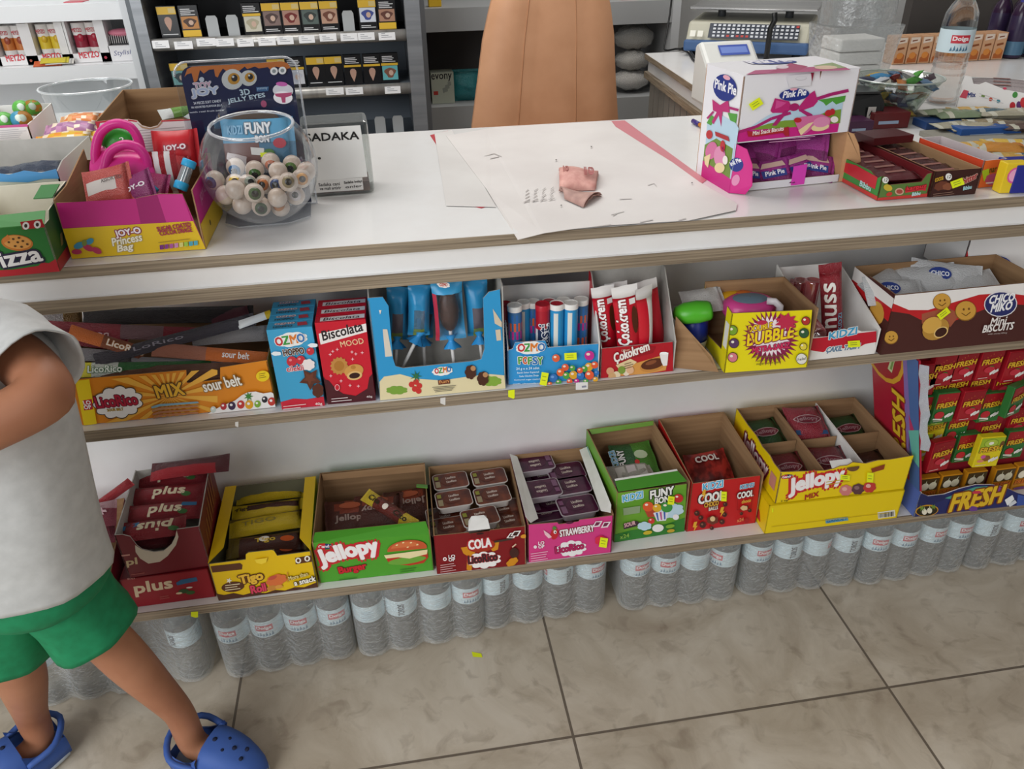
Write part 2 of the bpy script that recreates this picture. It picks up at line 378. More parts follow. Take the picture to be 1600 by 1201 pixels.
def pouch(mb, mx, L, W, T, mat, nx=12, ny=6, crimp=0.08, wob=0.0, seed=0, power=0.5):
    """a filled packet: pillow between two flat crimped ends; mat = material or fn(u, v, top)"""
    rg = random.Random(seed); ph = rg.random()*9
    us = sorted(set([0, crimp*.5, crimp] + [crimp+(1-2*crimp)*i/(nx-4) for i in range(nx-3)] + [1-crimp, 1-crimp*.5, 1]))
    for top in (1, -1):
        rows = []
        for u in us:
            r = []
            for j in range(ny+1):
                v = j/ny; k = 0 if u <= crimp*.6 or u >= 1-crimp*.6 else (max(0, math.sin(math.pi*(u-crimp*.5)/(1-crimp)))**power)
                hgt = T/2*k*max(0, math.sin(math.pi*v))**power
                if wob: hgt *= 1+wob*noise.noise(Vector((u*7+ph, v*5, top*3+seed)))
                nar = 1-0.07*k
                edge = 0.012*W*math.sin(v*40) if (u in (us[0], us[-1])) else 0
                r.append(mx @ Vector(((u-.5)*L+edge, (v-.5)*W*nar, top*hgt + 0.0004*top)))
            rows.append(r if top > 0 else r[::-1])
        f = mat
        if callable(mat) and not isinstance(mat, bpy.types.Material):
            f = (lambda tp: (lambda i, j: mat((us[i]+us[i+1])/2, ((j+.5)/ny) if tp > 0 else 1-(j+.5)/ny, tp)))(top)
        mb.grid(rows, f, True)
    return mb
def shell(key, col, rough=0.22): return M(col, min(rough, .24), 0, 0.65, 0.7, 'foil')
def packet(name, label, cat, mx, L, W, T, mat, print_fn=None, group=None, **kw):
    """a packet as one thing, with its own printed lettering"""
    mb = MB(); pouch(mb, mx, L, W, T, mat, **kw)
    if print_fn:
        x, y, z = mx.col[0].to_3d(), mx.col[1].to_3d(), mx.col[2].to_3d()
        F = Face(mx.translation, x, y, mb); F.base = 0.0006 + T*.3*kw.get('wob', 0); cr = kw.get('crimp', 0.08); pw = kw.get('power', 0.5)
        def bend(u, v):
            a = u/L+.5; c = v/(W*0.93)+.5
            if a <= cr*.6 or a >= 1-cr*.6 or c <= 0 or c >= 1: return 0
            return T/2*max(0, math.sin(math.pi*(a-cr*.5)/(1-cr)))**pw*max(0, math.sin(math.pi*c))**pw
        F.bend = bend; print_fn(F)
    return tag(mb.build(name, None, mx.translation), label, cat, group)

# ------------------------------------------------------------------ setting
LAM = laminate(); OAK = wood_edge(0); OAKY = wood_edge(1)
TOP, S2T, SA, SB, BACK = 0.8716, 0.827, 0.622, 0.257, 0.24
def struct(name, mb, **k):
    o = mb.build(name, **k); o['kind'] = 'structure'; return o
WALLM = noise_mat('painted_wall', '#cfd0d0', '#dcdcdb', (3, 3, 3), 0.75, 4)
struct('floor', MB().box((-3.2, -3.6, -0.06), (3.4, 2.6, 0), tile_floor(0.2207, -0.1733, 0.6)))
struct('ceiling', MB().box((-3.2, -3.6, 2.8), (3.4, 2.6, 2.86), WALLM))
struct('wall_back', MB().box((-3.2, 2.5, 0), (3.4, 2.6, 2.8), WALLM))
struct('wall_left', MB().box((-3.3, -0.5, 0), (-3.2, 2.6, 2.8), WALLM))
struct('wall_right', MB().box((3.4, -0.5, 0), (3.5, 2.6, 2.8), noise_mat('dim_wall', '#8d8a86', '#a19d98', (3, 3, 3), 0.8, 4)))

# ------------------------------------------------------------------ the counter with its two shelves
ct = thing('shop_counter', 'long white laminate shop counter with oak edge bands and two sweet shelves below', 'counter', (0.2, 0.12, 0))
X0, X1 = -1.35, 1.75
t = MB().box((X0, 0.001, TOP-0.0155), (X1, 0.637, TOP), LAM).build('worktop', ct)
MB().box((X0, -0.0012, TOP-0.0155), (X1, 0.001, TOP-0.0003), OAK).build('edge_band', t)
MB().box((X0, 0.007, S2T), (X1, 0.025, TOP-0.0155), LAM).build('apron', ct)
for zt, th in ((S2T, .019), (SA, .018), (SB, .018)):
    t = MB().box((X0, 0.001, zt-th), (X1, BACK+.018, zt), LAM).build('shelf', ct)
    MB().box((X0, -0.0012, zt-th), (X1, 0.001, zt-.0003), OAK).build('edge_band', t)
for a, b in ((SB, SA-.018), (SA, S2T-.019)):
    MB().box((X0, BACK, a), (X1, BACK+.016, b), LAM).build('back_board', ct)
MB().box((X0, 0.33, 0), (X1, 0.35, SB-.018), M('#8f8b85', .6)).build('plinth', ct)
MB().box((X0, 0.60, 0), (X1, 0.618, TOP-.0155), M('#9a9793', .6)).build('modesty_panel', ct)
for x in (X0-.018, X1): MB().box((x, 0.0, 0), (x+.018, 0.63, TOP-.0155), LAM).build('end_panel', ct)
def shelf_tag(x, y, w, h, z, col, name='price_ticket', torn=0):
    F = Face((0, -.0012, z), (1, 0, 0), (0, 0, 1)); F.base = .0004
    F.poly([(x-w/2, y-h/2), (x+w/2, y-h/2-.1*h), (x+w/2, y+h/2-.1*h), (x+torn, y+h/2), (x-w/2, y+h/2-torn)], col)
    if col == '#e4e2e2': F.strip([(x, y+1), (x+7, y)], 3, '#8a8c9c')
    o = F.mb.build(name, ct); o['label'] = 'paper ticket stuck on the shelf edge'
shelf_tag(909, 603, 19, 11, SA-.01, '#e4e2e2'); shelf_tag(692, 627, 8, 11, SA-.01, '#d9d6d2', torn=3); shelf_tag(370, 663, 5, 8, SA-.01, '#d9d6d2', torn=2)
shelf_tag(799, 616, 10, 13, SA-.012, YEL, torn=3); shelf_tag(304, 960, 11, 9, SB-.01, YEL, torn=2)
for x in (1207,): shelf_tag(x, 797, 2, 6, SB-.005, YEL)
# the return counter beside the till
sc_ = thing('side_counter', 'white side counter with slatted grey front running back from the main worktop', 'counter', (1.2, 1.05, 0))
LE = [Vector((0.745, 0.64, 0)), Vector((0.812, 1.50, 0))]
def quadslab(mb, z0, z1, mat, dx=0.0, x1=2.3):
    a, b = LE[0]+Vector((dx, 0, 0)), LE[1]+Vector((dx, 0, 0))
    pts = [(a.x, a.y, z1), (x1, a.y, z1), (x1, b.y, z1), (b.x, b.y, z1)]
    return mb.prism([Vector(p) for p in pts], Vector((0, 0, z0-z1)), mat)
t = quadslab(MB(), TOP-.0155, TOP, LAM).build('worktop', sc_)
quadslab(MB(), TOP-.0155, TOP-.0003, OAKY, -.0015, .83).build('edge_band', t)
quadslab(MB(), TOP-.052, TOP-.0155, LAM, .012, .84).build('apron', sc_)
quadslab(MB(), TOP-.07, TOP-.052, OAKY, 0, .84).build('lower_band', sc_)
mb = MB()
for i in range(14):
    a = LE[0].lerp(LE[1], i/14); b = LE[0].lerp(LE[1], (i+.86)/14)
    mb.prism([(a.x+.02, a.y, 0), (b.x+.02, b.y, 0), (b.x+.02, b.y, TOP-.07), (a.x+.02, a.y, TOP-.07)][::-1], Vector((.015, 0, 0)), M('#8b857c', .6))
mb.build('slatted_front', sc_)
quadslab(MB(), 0, TOP-.07, M('#5d5852', .7), .04).build('carcass', sc_)
lc = thing('back_counter', 'low white counter holding sweet cartons and the clear tub behind the toy bag carton', 'counter', (-.9, .9, 0))
MB().box((-1.35, 0.64, TOP-.018), (-.47, 1.02, TOP), LAM).build('worktop', lc)
MB().box((-1.33, 0.66, 0), (-.49, 1.0, TOP-.018), M('#b4b2af', .6)).build('carcass', lc)

# ------------------------------------------------------------------ cigarette rack
RY = 1.60
STEEL = noise_mat('grey_steel', '#7d8084', '#8e9195', (3, 3, 60), 0.38, 3, metal=0.35)
DARK = M('#1b1c20', .5); BLUEG = M('#828b95', .45, .1)
rk = thing('cigarette_rack', 'grey steel cigarette rack with sloping price rails', 'rack', (-.28, RY+.15, 0))
xl, xr = -.655, .085
for a, b in ((xl-.03, xl), (xr, xr+.045)): MB().box((a, RY-.02, 0), (b, RY+.30, 1.5), STEEL).build('upright', rk)
MB().box((xl, RY+.27, 0), (xr, RY+.29, .925), BLUEG).box((xl, RY+.27, .925), (xr, RY+.29, 1.5), DARK).build('back_panel', rk)
RAIL = noise_mat('brushed_rail', '#9c9a96', '#bcbab6', (40, 3, 3), 0.35, 3, metal=.5)
RZ = [.952, .798, .640, 1.106]
for k, z in enumerate(RZ):
    MB().box((xl, RY+.01, z-.012), (xr, RY+.27, z), DARK if k in (0, 3) else BLUEG).build('shelf_tray', rk)
    mb = MB(); mb.tube([(xl, RY, z-.012), (xr, RY, z-.012)], .017, RAIL, 12); r_ = mb.build('price_rail', rk)
    if k < 2:
        xs = [i*.0595+R.uniform(-.006, .006) for i in range(12)] if k == 0 else [.475, .535, .655]
        for x in xs:
            lab = MB(); F = Face((xl, RY-.0172, z-.012), (1, 0, 0), (0, .12, 1), lab); w = R.uniform(.046, .054); d = R.uniform(-.003, .003)
            F.poly([(x+.004, -.009+d), (x+.004+w, -.009+d), (x+.004+w, .012+d), (x+.004, .012+d)], '#e9e9ea', True)
            for j in range(3): F.poly([(x+.012, -.003+j*.005), (x+w-.006-.01*j, -.003+j*.005), (x+w-.006-.01*j, -.0015+j*.005), (x+.012, -.0015+j*.005)], '#8c8f96', True)
            lab.build('price_label', r_)
def slot_x(px, row): return P(px, 40 if row == 0 else 115, 1, RY+.02).x
PUSH = M('#b9bcbd', .4)
def pusher(px, row):
    x = slot_x(px, row); z = RZ[row]
    MB().prism([(x-.017, RY+.03, z), (x+.017, RY+.03, z), (x+.017, RY+.03, z+.05), (x+.012, RY+.03, z+.058), (x-.012, RY+.03, z+.058), (x-.017, RY+.03, z+.05)], Vector((0, .003, 0)), PUSH).build('pusher', rk)
for px in (331, 363, 545): pusher(px, 0)
for px in (586, 615): pusher(px, 2)
def cig(px, row, style, label, pic='#a5846c', pic2='#6b3f37'):
    x = slot_x(px, row); z = RZ[row]; w, h, d = .055, .088, .022
    t_ = thing('cigarette_pack', label, 'cigarette pack', (x, RY+.03, z), R.uniform(-.03, .03), 'cigarette packs in the steel rack')
    mb = MB(); mb.box((-w/2, 0, 0.0005), (w/2, d, h), M('#17171a', .3), wm(t_)); b_ = mb.build('packet', t_, bevel=.001)
    mt = wm(t_); F = Face(mt @ Vector((-w/2, 0, 0)), mt.to_3x3() @ Vector((1, 0, 0)), (0, 0, 1))
    q = lambda a, b, c, e, col: F.poly([(a*w, b*h), (c*w, b*h), (c*w, e*h), (a*w, e*h)], col, True)
    def photo(b, e):
        q(.07, b, .93, e, pic)
        F.poly([(w*(.5+.3*math.cos(a)*(1+.3*math.sin(3*a))), h*((b+e)/2+(e-b)*.36*math.sin(a))) for a in [i*.42 for i in range(15)]], pic2, True)
        F.poly([(w*(.55+.13*math.cos(a)), h*((b+e)/2+(e-b)*.2*math.sin(a))) for a in [i*.63 for i in range(10)]], '#d9b9a4', True)
    def words(b, n, col='#e8e8e8'):
        for j in range(n): q(.1, b+.055*j, .9-.15*(j % 2)-R.random()*.15, b+.055*j+.026, col)
    if style == 0: q(.02, .74, .98, .97, '#f0c23a'); q(.6, .78, .95, .93, '#e8cf8a'); photo(.28, .73); words(.1, 2)
    elif style == 1: words(.72, 4); q(.03, .60, .97, .68, '#f0c23a'); photo(.12, .59)
    elif style == 2: q(.02, .74, .98, .97, '#f0c23a'); q(.6, .78, .95, .93, '#e8cf8a'); words(.12, 1); F.poly([(w*(.5+.16*math.cos(a)+.06*math.sin(2*a)), h*(.45+.22*math.sin(a))) for a in [i*.42 for i in range(15)]], '#c9a08c', True)
    elif style == 3: words(.72, 4); q(.03, .60, .97, .67, '#f0c23a'); F.poly([(w*(.5+.15*math.cos(a)+.06*math.sin(2*a)), h*(.33+.22*math.sin(a))) for a in [i*.42 for i in range(15)]], '#c9a08c', True)
    else: words(.7, 4); photo(.28, .66); q(.03, .04, .97, .24, '#f0c23a')
    F.mb.build('warning_print', t_)
cig(263, 0, 2, 'black cigarette pack with yellow top band, first on the upper rack row'); cig(297, 0, 4, 'cigarette pack with crowd photo over a yellow base, before two empty pushers', '#c98b4e', '#51372c')
cig(395, 0, 1, 'cigarette pack with pale cream photo, first after the two empty pushers', '#d8d3c0', '#b9b094'); cig(426, 0, 0, 'cigarette pack with grey brown mouth photo on the upper row', '#8d7670', '#5b4744')
cig(456, 0, 0, 'cigarette pack with dark red wound photo on the upper row', '#b98d7c', '#7c2e2a'); cig(486, 0, 0, 'cigarette pack with grey green photo on the upper row', '#5d6b66', '#39413f')
cig(516, 0, 0, 'cigarette pack with two faces photo, just before the single empty pusher', '#c79e86', '#7b4b3a'); cig(576, 0, 0, 'cigarette pack with blue and white photo, just after the single empty pusher', '#dfe4ee', '#45549c')
cig(606, 0, 4, 'cigarette pack with skin coloured photo over a yellow base at the rack end', '#b78a72', '#6b4136')
cig(280, 1, 0, 'cigarette pack with turquoise photo beside the eyeball sweets card', '#7fb6b4', '#394a4d'); cig(433, 1, 0, 'cigarette pack with yellow top peeping out behind the eyeball sweets card', '#c8c5c0', '#77706c')
cig(462, 1, 1, 'cigarette pack with plain white photo on the lower rack row', '#dcdde2', '#c9cbd4')
cig(494, 1, 2, 'black yellow topped cigarette pack beside the white photo pack'); cig(522, 1, 2, 'black yellow topped cigarette pack, second after the white photo pack')
cig(552, 1, 3, 'black cigarette pack with lettered top, third after the white photo pack'); cig(582, 1, 3, 'black cigarette pack with lettered top, next to the turquoise photo pack')
cig(610, 1, 1, 'cigarette pack with turquoise hand photo at the end of the lower row', '#6fc0c4', '#8a5a48')

# ------------------------------------------------------------------ white gift shelf behind
GY = 1.72
gs = thing('wall_shelf_unit', 'white wall shelf unit holding gift mug boxes beside the steel rack', 'shelf', (-1.1, GY+.2, 0))
zg = P(100, 103, 1, GY).z; zu = P(100, 7, 1, GY).z
WL = M('#e6e8ea', .35)
for z in (zg, zu, zg-.42): 
    MB().box((-1.9, GY, z-.045), (-.746, GY+.02, z-.001), WL).box((-1.9, GY+.02, z-.02), (-.746, GY+.38, z), WL).build('shelf', gs)
MB().box((-1.9, GY+.38, 0), (-.72, GY+.40, 1.9), WL).build('back_panel', gs)
MB().box((-.745, GY-.03, 0), (-.722, GY+.38, 1.9), M('#d9dcdf', .35)).build('side_panel', gs)
MB().box((-.721, GY-.05, 0), (-.690, GY+.1, 1.9), M('#5c6064', .4, .3)).build('steel_post', gs)
def meyzo(x0, x1, yb, yt, label, cup, deco):
    a, b, tt = P(x0, yb, 1, GY+.05), P(x1, yb, 1, GY+.05), P(x0, yt, 1, GY+.05); z0 = zg+.0008; h = tt.z-a.z; W = b.x-a.x
    t_ = thing('gift_mug_box', label, 'gift box', ((a.x+b.x)/2, GY+.1, z0), 0, 'gift mug boxes on the wall shelf')
    F = Face((a.x, GY+.05, z0), (1, 0, 0), (0, 0, 1)); mb = F.mb; wht = M('#eceaea', .3)
    for bx in (((a.x, GY+.05, z0), (a.x+W*.07, GY+.13, z0+h)), ((b.x-W*.24, GY+.05, z0), (b.x, GY+.13, z0+h)), ((a.x, GY+.05, z0), (b.x, GY+.13, z0+h*.22)), ((a.x, GY+.13, z0), (b.x, GY+.135, z0+h))): mb.box(*bx, wht)
    F.text('MEYZO', (W*.22, h*.10), (W*.72, h*.12), h*.15, '#d02336', .04, uv=True)
    F.poly([(W*.86+W*.04*math.cos(i), h*.1+W*.04*math.sin(i)) for i in range(6)], deco, True); mb.build('box', t_)
    for i, cx in enumerate((.28, .62)):
        m2 = MB(); r = W*.17; c = (a.x+W*cx, GY+.088, z0+h*.225)
        m2.lathe([(r*.95, 0), (r, h*.1), (r, h*.70), (r*1.03, h*.72), (r*.96, h*.72), (r*.9, h*.3)], M('#f2efec', .2), c, 18)
        m2.lathe([(r*1.006, h*.12), (r*1.006, h*.42)], M(cup, .3), c, 18)
        m2.ell((c[0]+r*.2, c[1]-r*.92, c[2]+h*.36), (r*.5, r*.2, r*.6), M(deco, .3), 10, 8)
        F2 = Face((c[0]-r, c[1]-r*1.06, c[2]+h*.5), (1, 0, 0), (0, 0, 1), m2); F2.text('MEYZO', (.3*r, 0), (1.7*r, 0), h*.1, '#b8303c', .03, uv=True)
        m2.build('mug', t_)
meyzo(0, 59, 102, 37, 'white gift box with two orange fruit mugs, farthest from the steel rack', '#c9793d', '#a04c35')
meyzo(59, 115, 102, 37, 'white gift box with two yellow mugs and sachets lying before it', '#e2c63c', '#d8b22c')
meyzo(114, 177, 101, 36, 'white gift box with two cherry mugs beside the hairbrush', '#9a2f42', '#a9243b')
for i, (x, y, r, c, n) in enumerate(((75, 97, .25, '#e7672f', 'orange'), (95, 99, -.15, '#eceae4', 'white and green'), (88, 101, .1, '#e8d640', 'yellow'))):
    q = P(x, y, 1, GY+.025); packet('sachet', f'small {n} sachet lying in front of the yellow mug box', 'sachet', frame((q.x, GY+.022, zg+.006+.004*i), (math.cos(r), .1, 0), (0, -.4, 1)), .08, .032, .006, shell('s', c), group='sachets on the wall shelf')
q = P(198, 99, 1, GY+.06)
t_ = thing('hairbrush_box', 'white flat box under a pink and black hairbrush on the wall shelf', 'box', (q.x, GY+.1, zg))
mb = MB(); mb.box((q.x-.04, GY+.05, zg+.0005), (q.x+.045, GY+.15, zg+.045), M('#e9e7e8', .35)); F = Face((q.x-.04, GY+.05, zg), (1, 0, 0), (0, 0, 1), mb); F.text('Stylish', (.012, .012), (.07, .016), .018, '#6d6f95', .01, shear=.3, uv=True); mb.build('box', t_)
t_ = thing('hairbrush', 'pink and black hairbrush lying on its white box', 'hairbrush', (q.x, GY+.08, zg+.0455))
MB().ell((q.x, GY+.085, zg+.078), (.042, .022, .012), M('#d77f93', .4)).build('brush_head', t_)
mb = MB(); mb.box((q.x-.036, GY+.07, zg+.0456), (q.x+.04, GY+.10, zg+.066), M('#2b2b2e', .6))
for i in range(12): mb.tube([(q.x-.034+i*.0064, GY+.064, zg+.05), (q.x-.034+i*.0064, GY+.069, zg+.074)], .0012, M('#e9e4e2', .5), 5)
mb.build('bristles', t_)
a = P(125, 34, 1, GY+.16); b = P(181, 34, 1, GY+.16); zt = P(150, 38, 1, GY+.16).z
hb = (zg + .135)
t_ = thing('razor_box', 'red and black box lying across the tops of the mug boxes', 'box', ((a.x+b.x)/2, GY+.1, zg+.1))
mh = P(114, 36, 1, GY+.05).z - P(114, 101, 1, GY+.05).z + zg + .001
MB().box((a.x, GY+.06, mh), (a.x+.055, GY+.125, mh+.052), M('#c9364a', .35)).build('red_half', t_)
MB().box((a.x+.055, GY+.06, mh), (b.x, GY+.125, mh+.048), M('#35282b', .3)).build('black_half', t_)

# ------------------------------------------------------------------ grey shelving behind the chair
KY = 1.98
ks = thing('back_shelving', 'grey shelving unit behind the tan chair', 'shelf', (.45, KY+.15, 0))
GRY = M('#a6a7a7', .45); DG = M('#6e6c6b', .6)
zb = P(715, 166, 1, KY).z; zt = P(715, 12, 1, KY).z
for z, hh in ((zb, .085), (zt, .075), (zb-.45, .08)): MB().box((.165, KY, z-hh), (1.06, KY+.02, z), GRY).box((.165, KY+.02, z-.02), (1.06, KY+.35, z), GRY).build('shelf', ks)
MB().box((.145, KY+.35, 0), (1.09, KY+.37, 1.7), DG).build('back_panel', ks)
MB().box((.145, KY-.03, 0), (.165, KY+.35, 1.7), M('#8c9095', .4, .2)).build('side_panel', ks)
MB().box((1.06, KY, 0), (1.09, KY+.35, 1.7), M('#c9cacb', .4)).build('side_panel', ks)
a, b, c = P(676, 164, 1, KY+.06), P(711, 163, 1, KY+.06), P(670, 116, 1, KY+.06)
F = Face((a.x, KY+.06, zb), (1, 0, 0), (0, 0, 1)); w, h = b.x-a.x, c.z-a.z
F.mb.box((a.x, KY+.06, zb+.0008), (b.x, KY+.14, zb+h), M('#c3c9b8', .4)); F.text('evony', (w*.02, h*.72), (w*.92, h*.72), h*.25, '#23262b', .02, uv=True)
F.poly([(w*.08, h*.3), (w*.28, h*.3), (w*.28, h*.42), (w*.08, h*.42)], '#c8433c', True)
for i in range(3): F.poly([(w*(.5+.12*i), h*(.35+.1*i)), (w*(.72+.08*i), h*(.4+.1*i)), (w*(.7+.08*i), h*(.55+.08*i)), (w*(.48+.12*i), h*(.5+.1*i))], '#9fa59a', True)
tag(F.mb.build('mask_box', None, (a.x, KY+.06, zb)), 'pale green face mask box standing on the lower grey shelf', 'box')
q = P(727, 163, 1, KY+.1)
mb = MB(); pouch(mb, frame((q.x+.01, KY+.1, zb+.055), (0, .1, 1), (0, -1, 0)), .11, .11, .06, shell('t', '#2f8d93'), wob=.5, seed=4); tag(mb.build('teal_bag', None, (q.x, KY+.1, zb)), 'crumpled teal bag beside the mask box', 'bag')
BAGC = clear_mat('bag_film', '#f2f2f0', .12, .15, .8, 30)
zr = P(985, 152, 1, KY).z
for i, (x, y, rx, rz) in enumerate(((985, 139, .072, .036), (987, 112, .065, .036), (990, 82, .075, .042))):
    q = P(x, y, 1, KY+.09); q.z = zb+(.046, .118, .196)[i]; mb = MB(); rows = []
    mt = M(('#e3ddd9', '#dedad6', '#d6d4d0')[i], .6)
    for a in range(12):
        th = -math.pi/2+math.pi*a/11; rr = max(.04, math.cos(th))
        rows.append([Vector((q.x+rx*rr*math.cos(2*math.pi*j/18)*(1+.18*noise.noise(Vector((j*.7, a*.6, i)))+.07*math.sin(j*2.4+a*1.3+i)), KY+.1+.06*rr*math.sin(2*math.pi*j/18), q.z+rz*math.sin(th)*(1+.25*noise.noise(Vector((j*.9, a*1.4, i+5)))+.09*math.sin(j*1.9+a*2+i)))) for j in range(18)])
    mb.grid(rows, mt, True, True); o = mb.build('sponge_bag', None, (q.x, KY+.1, q.z-rz))
    tag(o, ('lowest clear bag of pale sponges in the pile on the grey shelf', 'middle clear bag of pale cloths in the pile on the grey shelf', 'topmost clear bag of white cloths in the pile on the grey shelf')[i], 'bag', 'bags piled on the grey shelf')
    mb = MB(); mb.grid([[Vector((q.x, KY+.1, q.z)) + (p-Vector((q.x, KY+.1, q.z)))*1.03 for p in r] for r in rows], BAGC, True, True); mb.build('plastic_film', o)
for x, y, w, h, c, n in ((680, 9, .045, .03, '#e5b92d', 'yellow soap box on the upper grey shelf'), (983, 4, .06, .02, '#d98c93', 'pink packet on the upper grey shelf')):
    q = P(x, y, 1, KY+.05); z0 = zt if x < 900 else zt
    tag(MB().box((q.x-w/2, KY+.05, zt), (q.x+w/2, KY+.1, zt+h), M(c, .4)).build('soap_box', None, (q.x, KY+.07, zt), bevel=.003), n, 'box')

# ------------------------------------------------------------------ tan chair
chr_ = thing('office_chair', 'tan leather high-backed office chair behind the counter', 'chair', (.50, 1.32, 0))
TAN = noise_mat('tan_leather', '#c8936d', '#d29d77', (14, 14, 14), 0.5, 5, 0.3, 0.7, 0.06)
CY = 1.28; rows = []; prof = []
def half(y):  # half width in photo at row y
    return None
L_ = [(195, 738), (120, 748), (60, 756), (20, 765), (0, 770), (-30, 785), (-60, 815)]; R_ = [(190, 966), (120, 963), (60, 962), (20, 958), (0, 955), (-30, 945), (-60, 915)]
zs = []
for (yl, xl_), (yr, xr_) in zip(L_, R_):
    a, b = P(xl_, yl, 1, CY), P(xr_, yr, 1, CY); zs.append(((a.z+b.z)/2, a.x, b.x))
lo = [(.50, zs[0][1]-.005, zs[0][2]+.005), (.60, zs[0][1]-.004, zs[0][2]+.004)]
prof = lo + zs
def back_rows(yoff, front):
    rows = []
    for i, (z, a, b) in enumerate(prof):
        tilt = .06*(z-.6); r = []
        for j in range(25):
            s_ = j/24; x = a+(b-a)*s_; e = abs(2*s_-1); d = .05*(1-e**5)
            seam = sum(.006*math.exp(-((s_-c)/.012)**2) for c in (.30, .69)); pad = .008*abs(math.sin(math.pi*s_*2.6))
            y = CY+tilt + (-(d-seam+pad)*.6 if front else .02+d*.5); r.append(Vector((x, y, z)))
        rows.append(r)
    return rows
fr, bk = back_rows(0, True), back_rows(0, False); mb = MB(); mb.grid(fr, TAN); mb.grid([r[::-1] for r in bk], TAN)
n = len(prof)
for i in range(n-1):
    for f_, b_ in ((0, 24), (24, 0)):
        pass
mb.grid([[fr[i][0] for i in range(n)], [bk[i][0] for i in range(n)]], TAN); mb.grid([[bk[i][24] for i in range(n)], [fr[i][24] for i in range(n)]], M('#3a2a22', .5)); mb.grid([fr[-1], bk[-1]], TAN); mb.grid([bk[0], fr[0]], TAN)
mb.build('backrest', chr_)
mb = MB()
for s_ in (.30, .69): mb.tube([Vector((r[0].x+(r[24].x-r[0].x)*s_, r[round(24*s_)].y-.0005, r[0].z)) for r in fr], .0016, M('#bb8761', .5), 6)
mb.build('seam_piping', chr_)
xm = .5*(zs[0][1]+zs[0][2])
MB().box((xm-.25, CY-.50, .44), (xm+.25, CY-.02, .54), TAN).build('seat', chr_, bevel=.035)
MB().tube([(xm, CY-.25, .1), (xm, CY-.25, .44)], .03, M('#222222', .4), 14).build('gas_column', chr_)
for k in range(5):
    a = 2*math.pi*k/5+.3; l_ = MB().tube([(xm, CY-.25, .11), (xm+.28*math.cos(a), CY-.25+.28*math.sin(a), .075)], [.03, .018], M('#222222', .4), 8).build('leg', chr_)
    MB().ell((xm+.28*math.cos(a), CY-.25+.28*math.sin(a), .031), .03, M('#151515', .5), 12, 8).build('caster', l_)
for s_ in (-1, 1):
    MB().tube([(xm+s_*.27, CY-.08, .50), (xm+s_*.29, CY-.12, .66), (xm+s_*.29, CY-.38, .67), (xm+s_*.27, CY-.42, .50)], .02, M('#1d1d1d', .4), 8).build('armrest', chr_)

# ================================================================== upper sweet shelf
def flat(F, pts, col): return F.poly(pts, col)
# ---- carton of wrapped sour belts
c = Carton('candy_belt_carton', 'long orange and yellow carton of wrapped sour belts on the upper shelf', 'carton', (114, 666), (432, 634), SA, .076, .076, .17, '#e28a1e', KRAFT,
           top=[(422, 562), (344, 574), (344, 593), (292, 598), (291, 578), (114, 593)])
F = c.front
def rays(cx, cy, n, r, col, clip):
    x0, y0, x1, y1 = clip
    for i in range(n):
        a0 = 2*math.pi*(i+.0)/n; a1 = 2*math.pi*(i+.5)/n; pts = [(cx, cy)]
        for a in (a0, (a0+a1)/2, a1):
            k = 1e9
            ca, sa = math.cos(a), math.sin(a)
            if ca > 1e-6: k = min(k, (x1-cx)/ca)
            if ca < -1e-6: k = min(k, (x0-cx)/ca)
            slope = -.1
            if sa > 1e-6: k = min(k, (y1-cy)/(sa - slope*ca) if (sa-slope*ca) > 1e-6 else 1e9)
            if sa < -1e-6: k = min(k, (y0-cy)/(sa - slope*ca) if (sa-slope*ca) < -1e-6 else 1e9)
            pts.append((cx+ca*min(k, r), cy+sa*min(k, r)))
        F.poly(pts, col)
rays(265, 618, 22, 115, '#f0b444', (165, 582, 340, 654))
F.poly([(118, 594), (140, 591), (152, 661), (132, 664)], '#f4d51d')
F.poly([(130, 624), (144, 622), (146, 638), (132, 640)], '#c02b33'); F.text('LO', (132, 631), (143, 630), 6, '#ffffff', .05); F.text('OP', (133, 638), (144, 637), 6, '#ffffff', .05)
F.cloud(185, 627, 35, 23, '#5a4a3c', 11, -6); F.cloud(185, 627, 33.5, 21.5, '#f1efee', 11, -6)
F.text('LicoRico', (153, 636), (217, 630), 17, '#b3203c', .05, [('#5b1a2c', .045)]); F.text('SOUR BELT', (169, 641), (194, 639), 4, '#c9a527', .03, [('#6a4a1b', .03)])
F.text('MIX', (248, 620), (290, 614), 19, '#e6b12c', .05, [('#5b3a12', .06)])
for i, (c1, dy) in enumerate((('#7da6b8', 0), ('#b07a52', 5.5), ('#a96f4d', 11), ('#b9794f', 16))):
    F.poly([(237+i, 633+dy), (250, 629+dy), (280, 627+dy), (309, 625+dy), (312, 627.5+dy), (282, 630+dy), (252, 632.5+dy), (238+i, 636+dy)], c1)
F.text('sour belt', (321, 610), (379, 599), 17, '#f7f3ec', .03, [('#8a6a3c', .05)])
F.ell(411, 585, 10.5, 8.5, '#f2d21f', -8); F.lines(405, 582, 417, 580, 3, 3, '#8a6f14', .9)
F.poly([(326, 648), (335, 638), (344, 633), (356, 628), (368, 623), (378, 615), (388, 610), (400, 609), (412, 612), (424, 610), (429, 612), (431, 633), (326, 645)], '#f3f0ee')
for x, y, r, cc in ((334, 637, 5, '#cfd9d2'), (350, 632, 5.5, '#b7303c'), (363, 631, 6.5, '#3c2a4d'), (377, 629, 6.5, '#c43a34'), (390, 629, 7, '#e3a423'), (403, 628, 5.5, '#7fae3a'), (414, 621, 5, '#2d2733'), (425, 624, 6.5, '#c23c34')): F.ell(x, y, r*.9, r, cc); F.ell(x-1, y-1.5, r*.35, r*.3, '#f4f2f0')
F.star(389, 616, 3, 8, 7, '#3f8434')
c.finish()
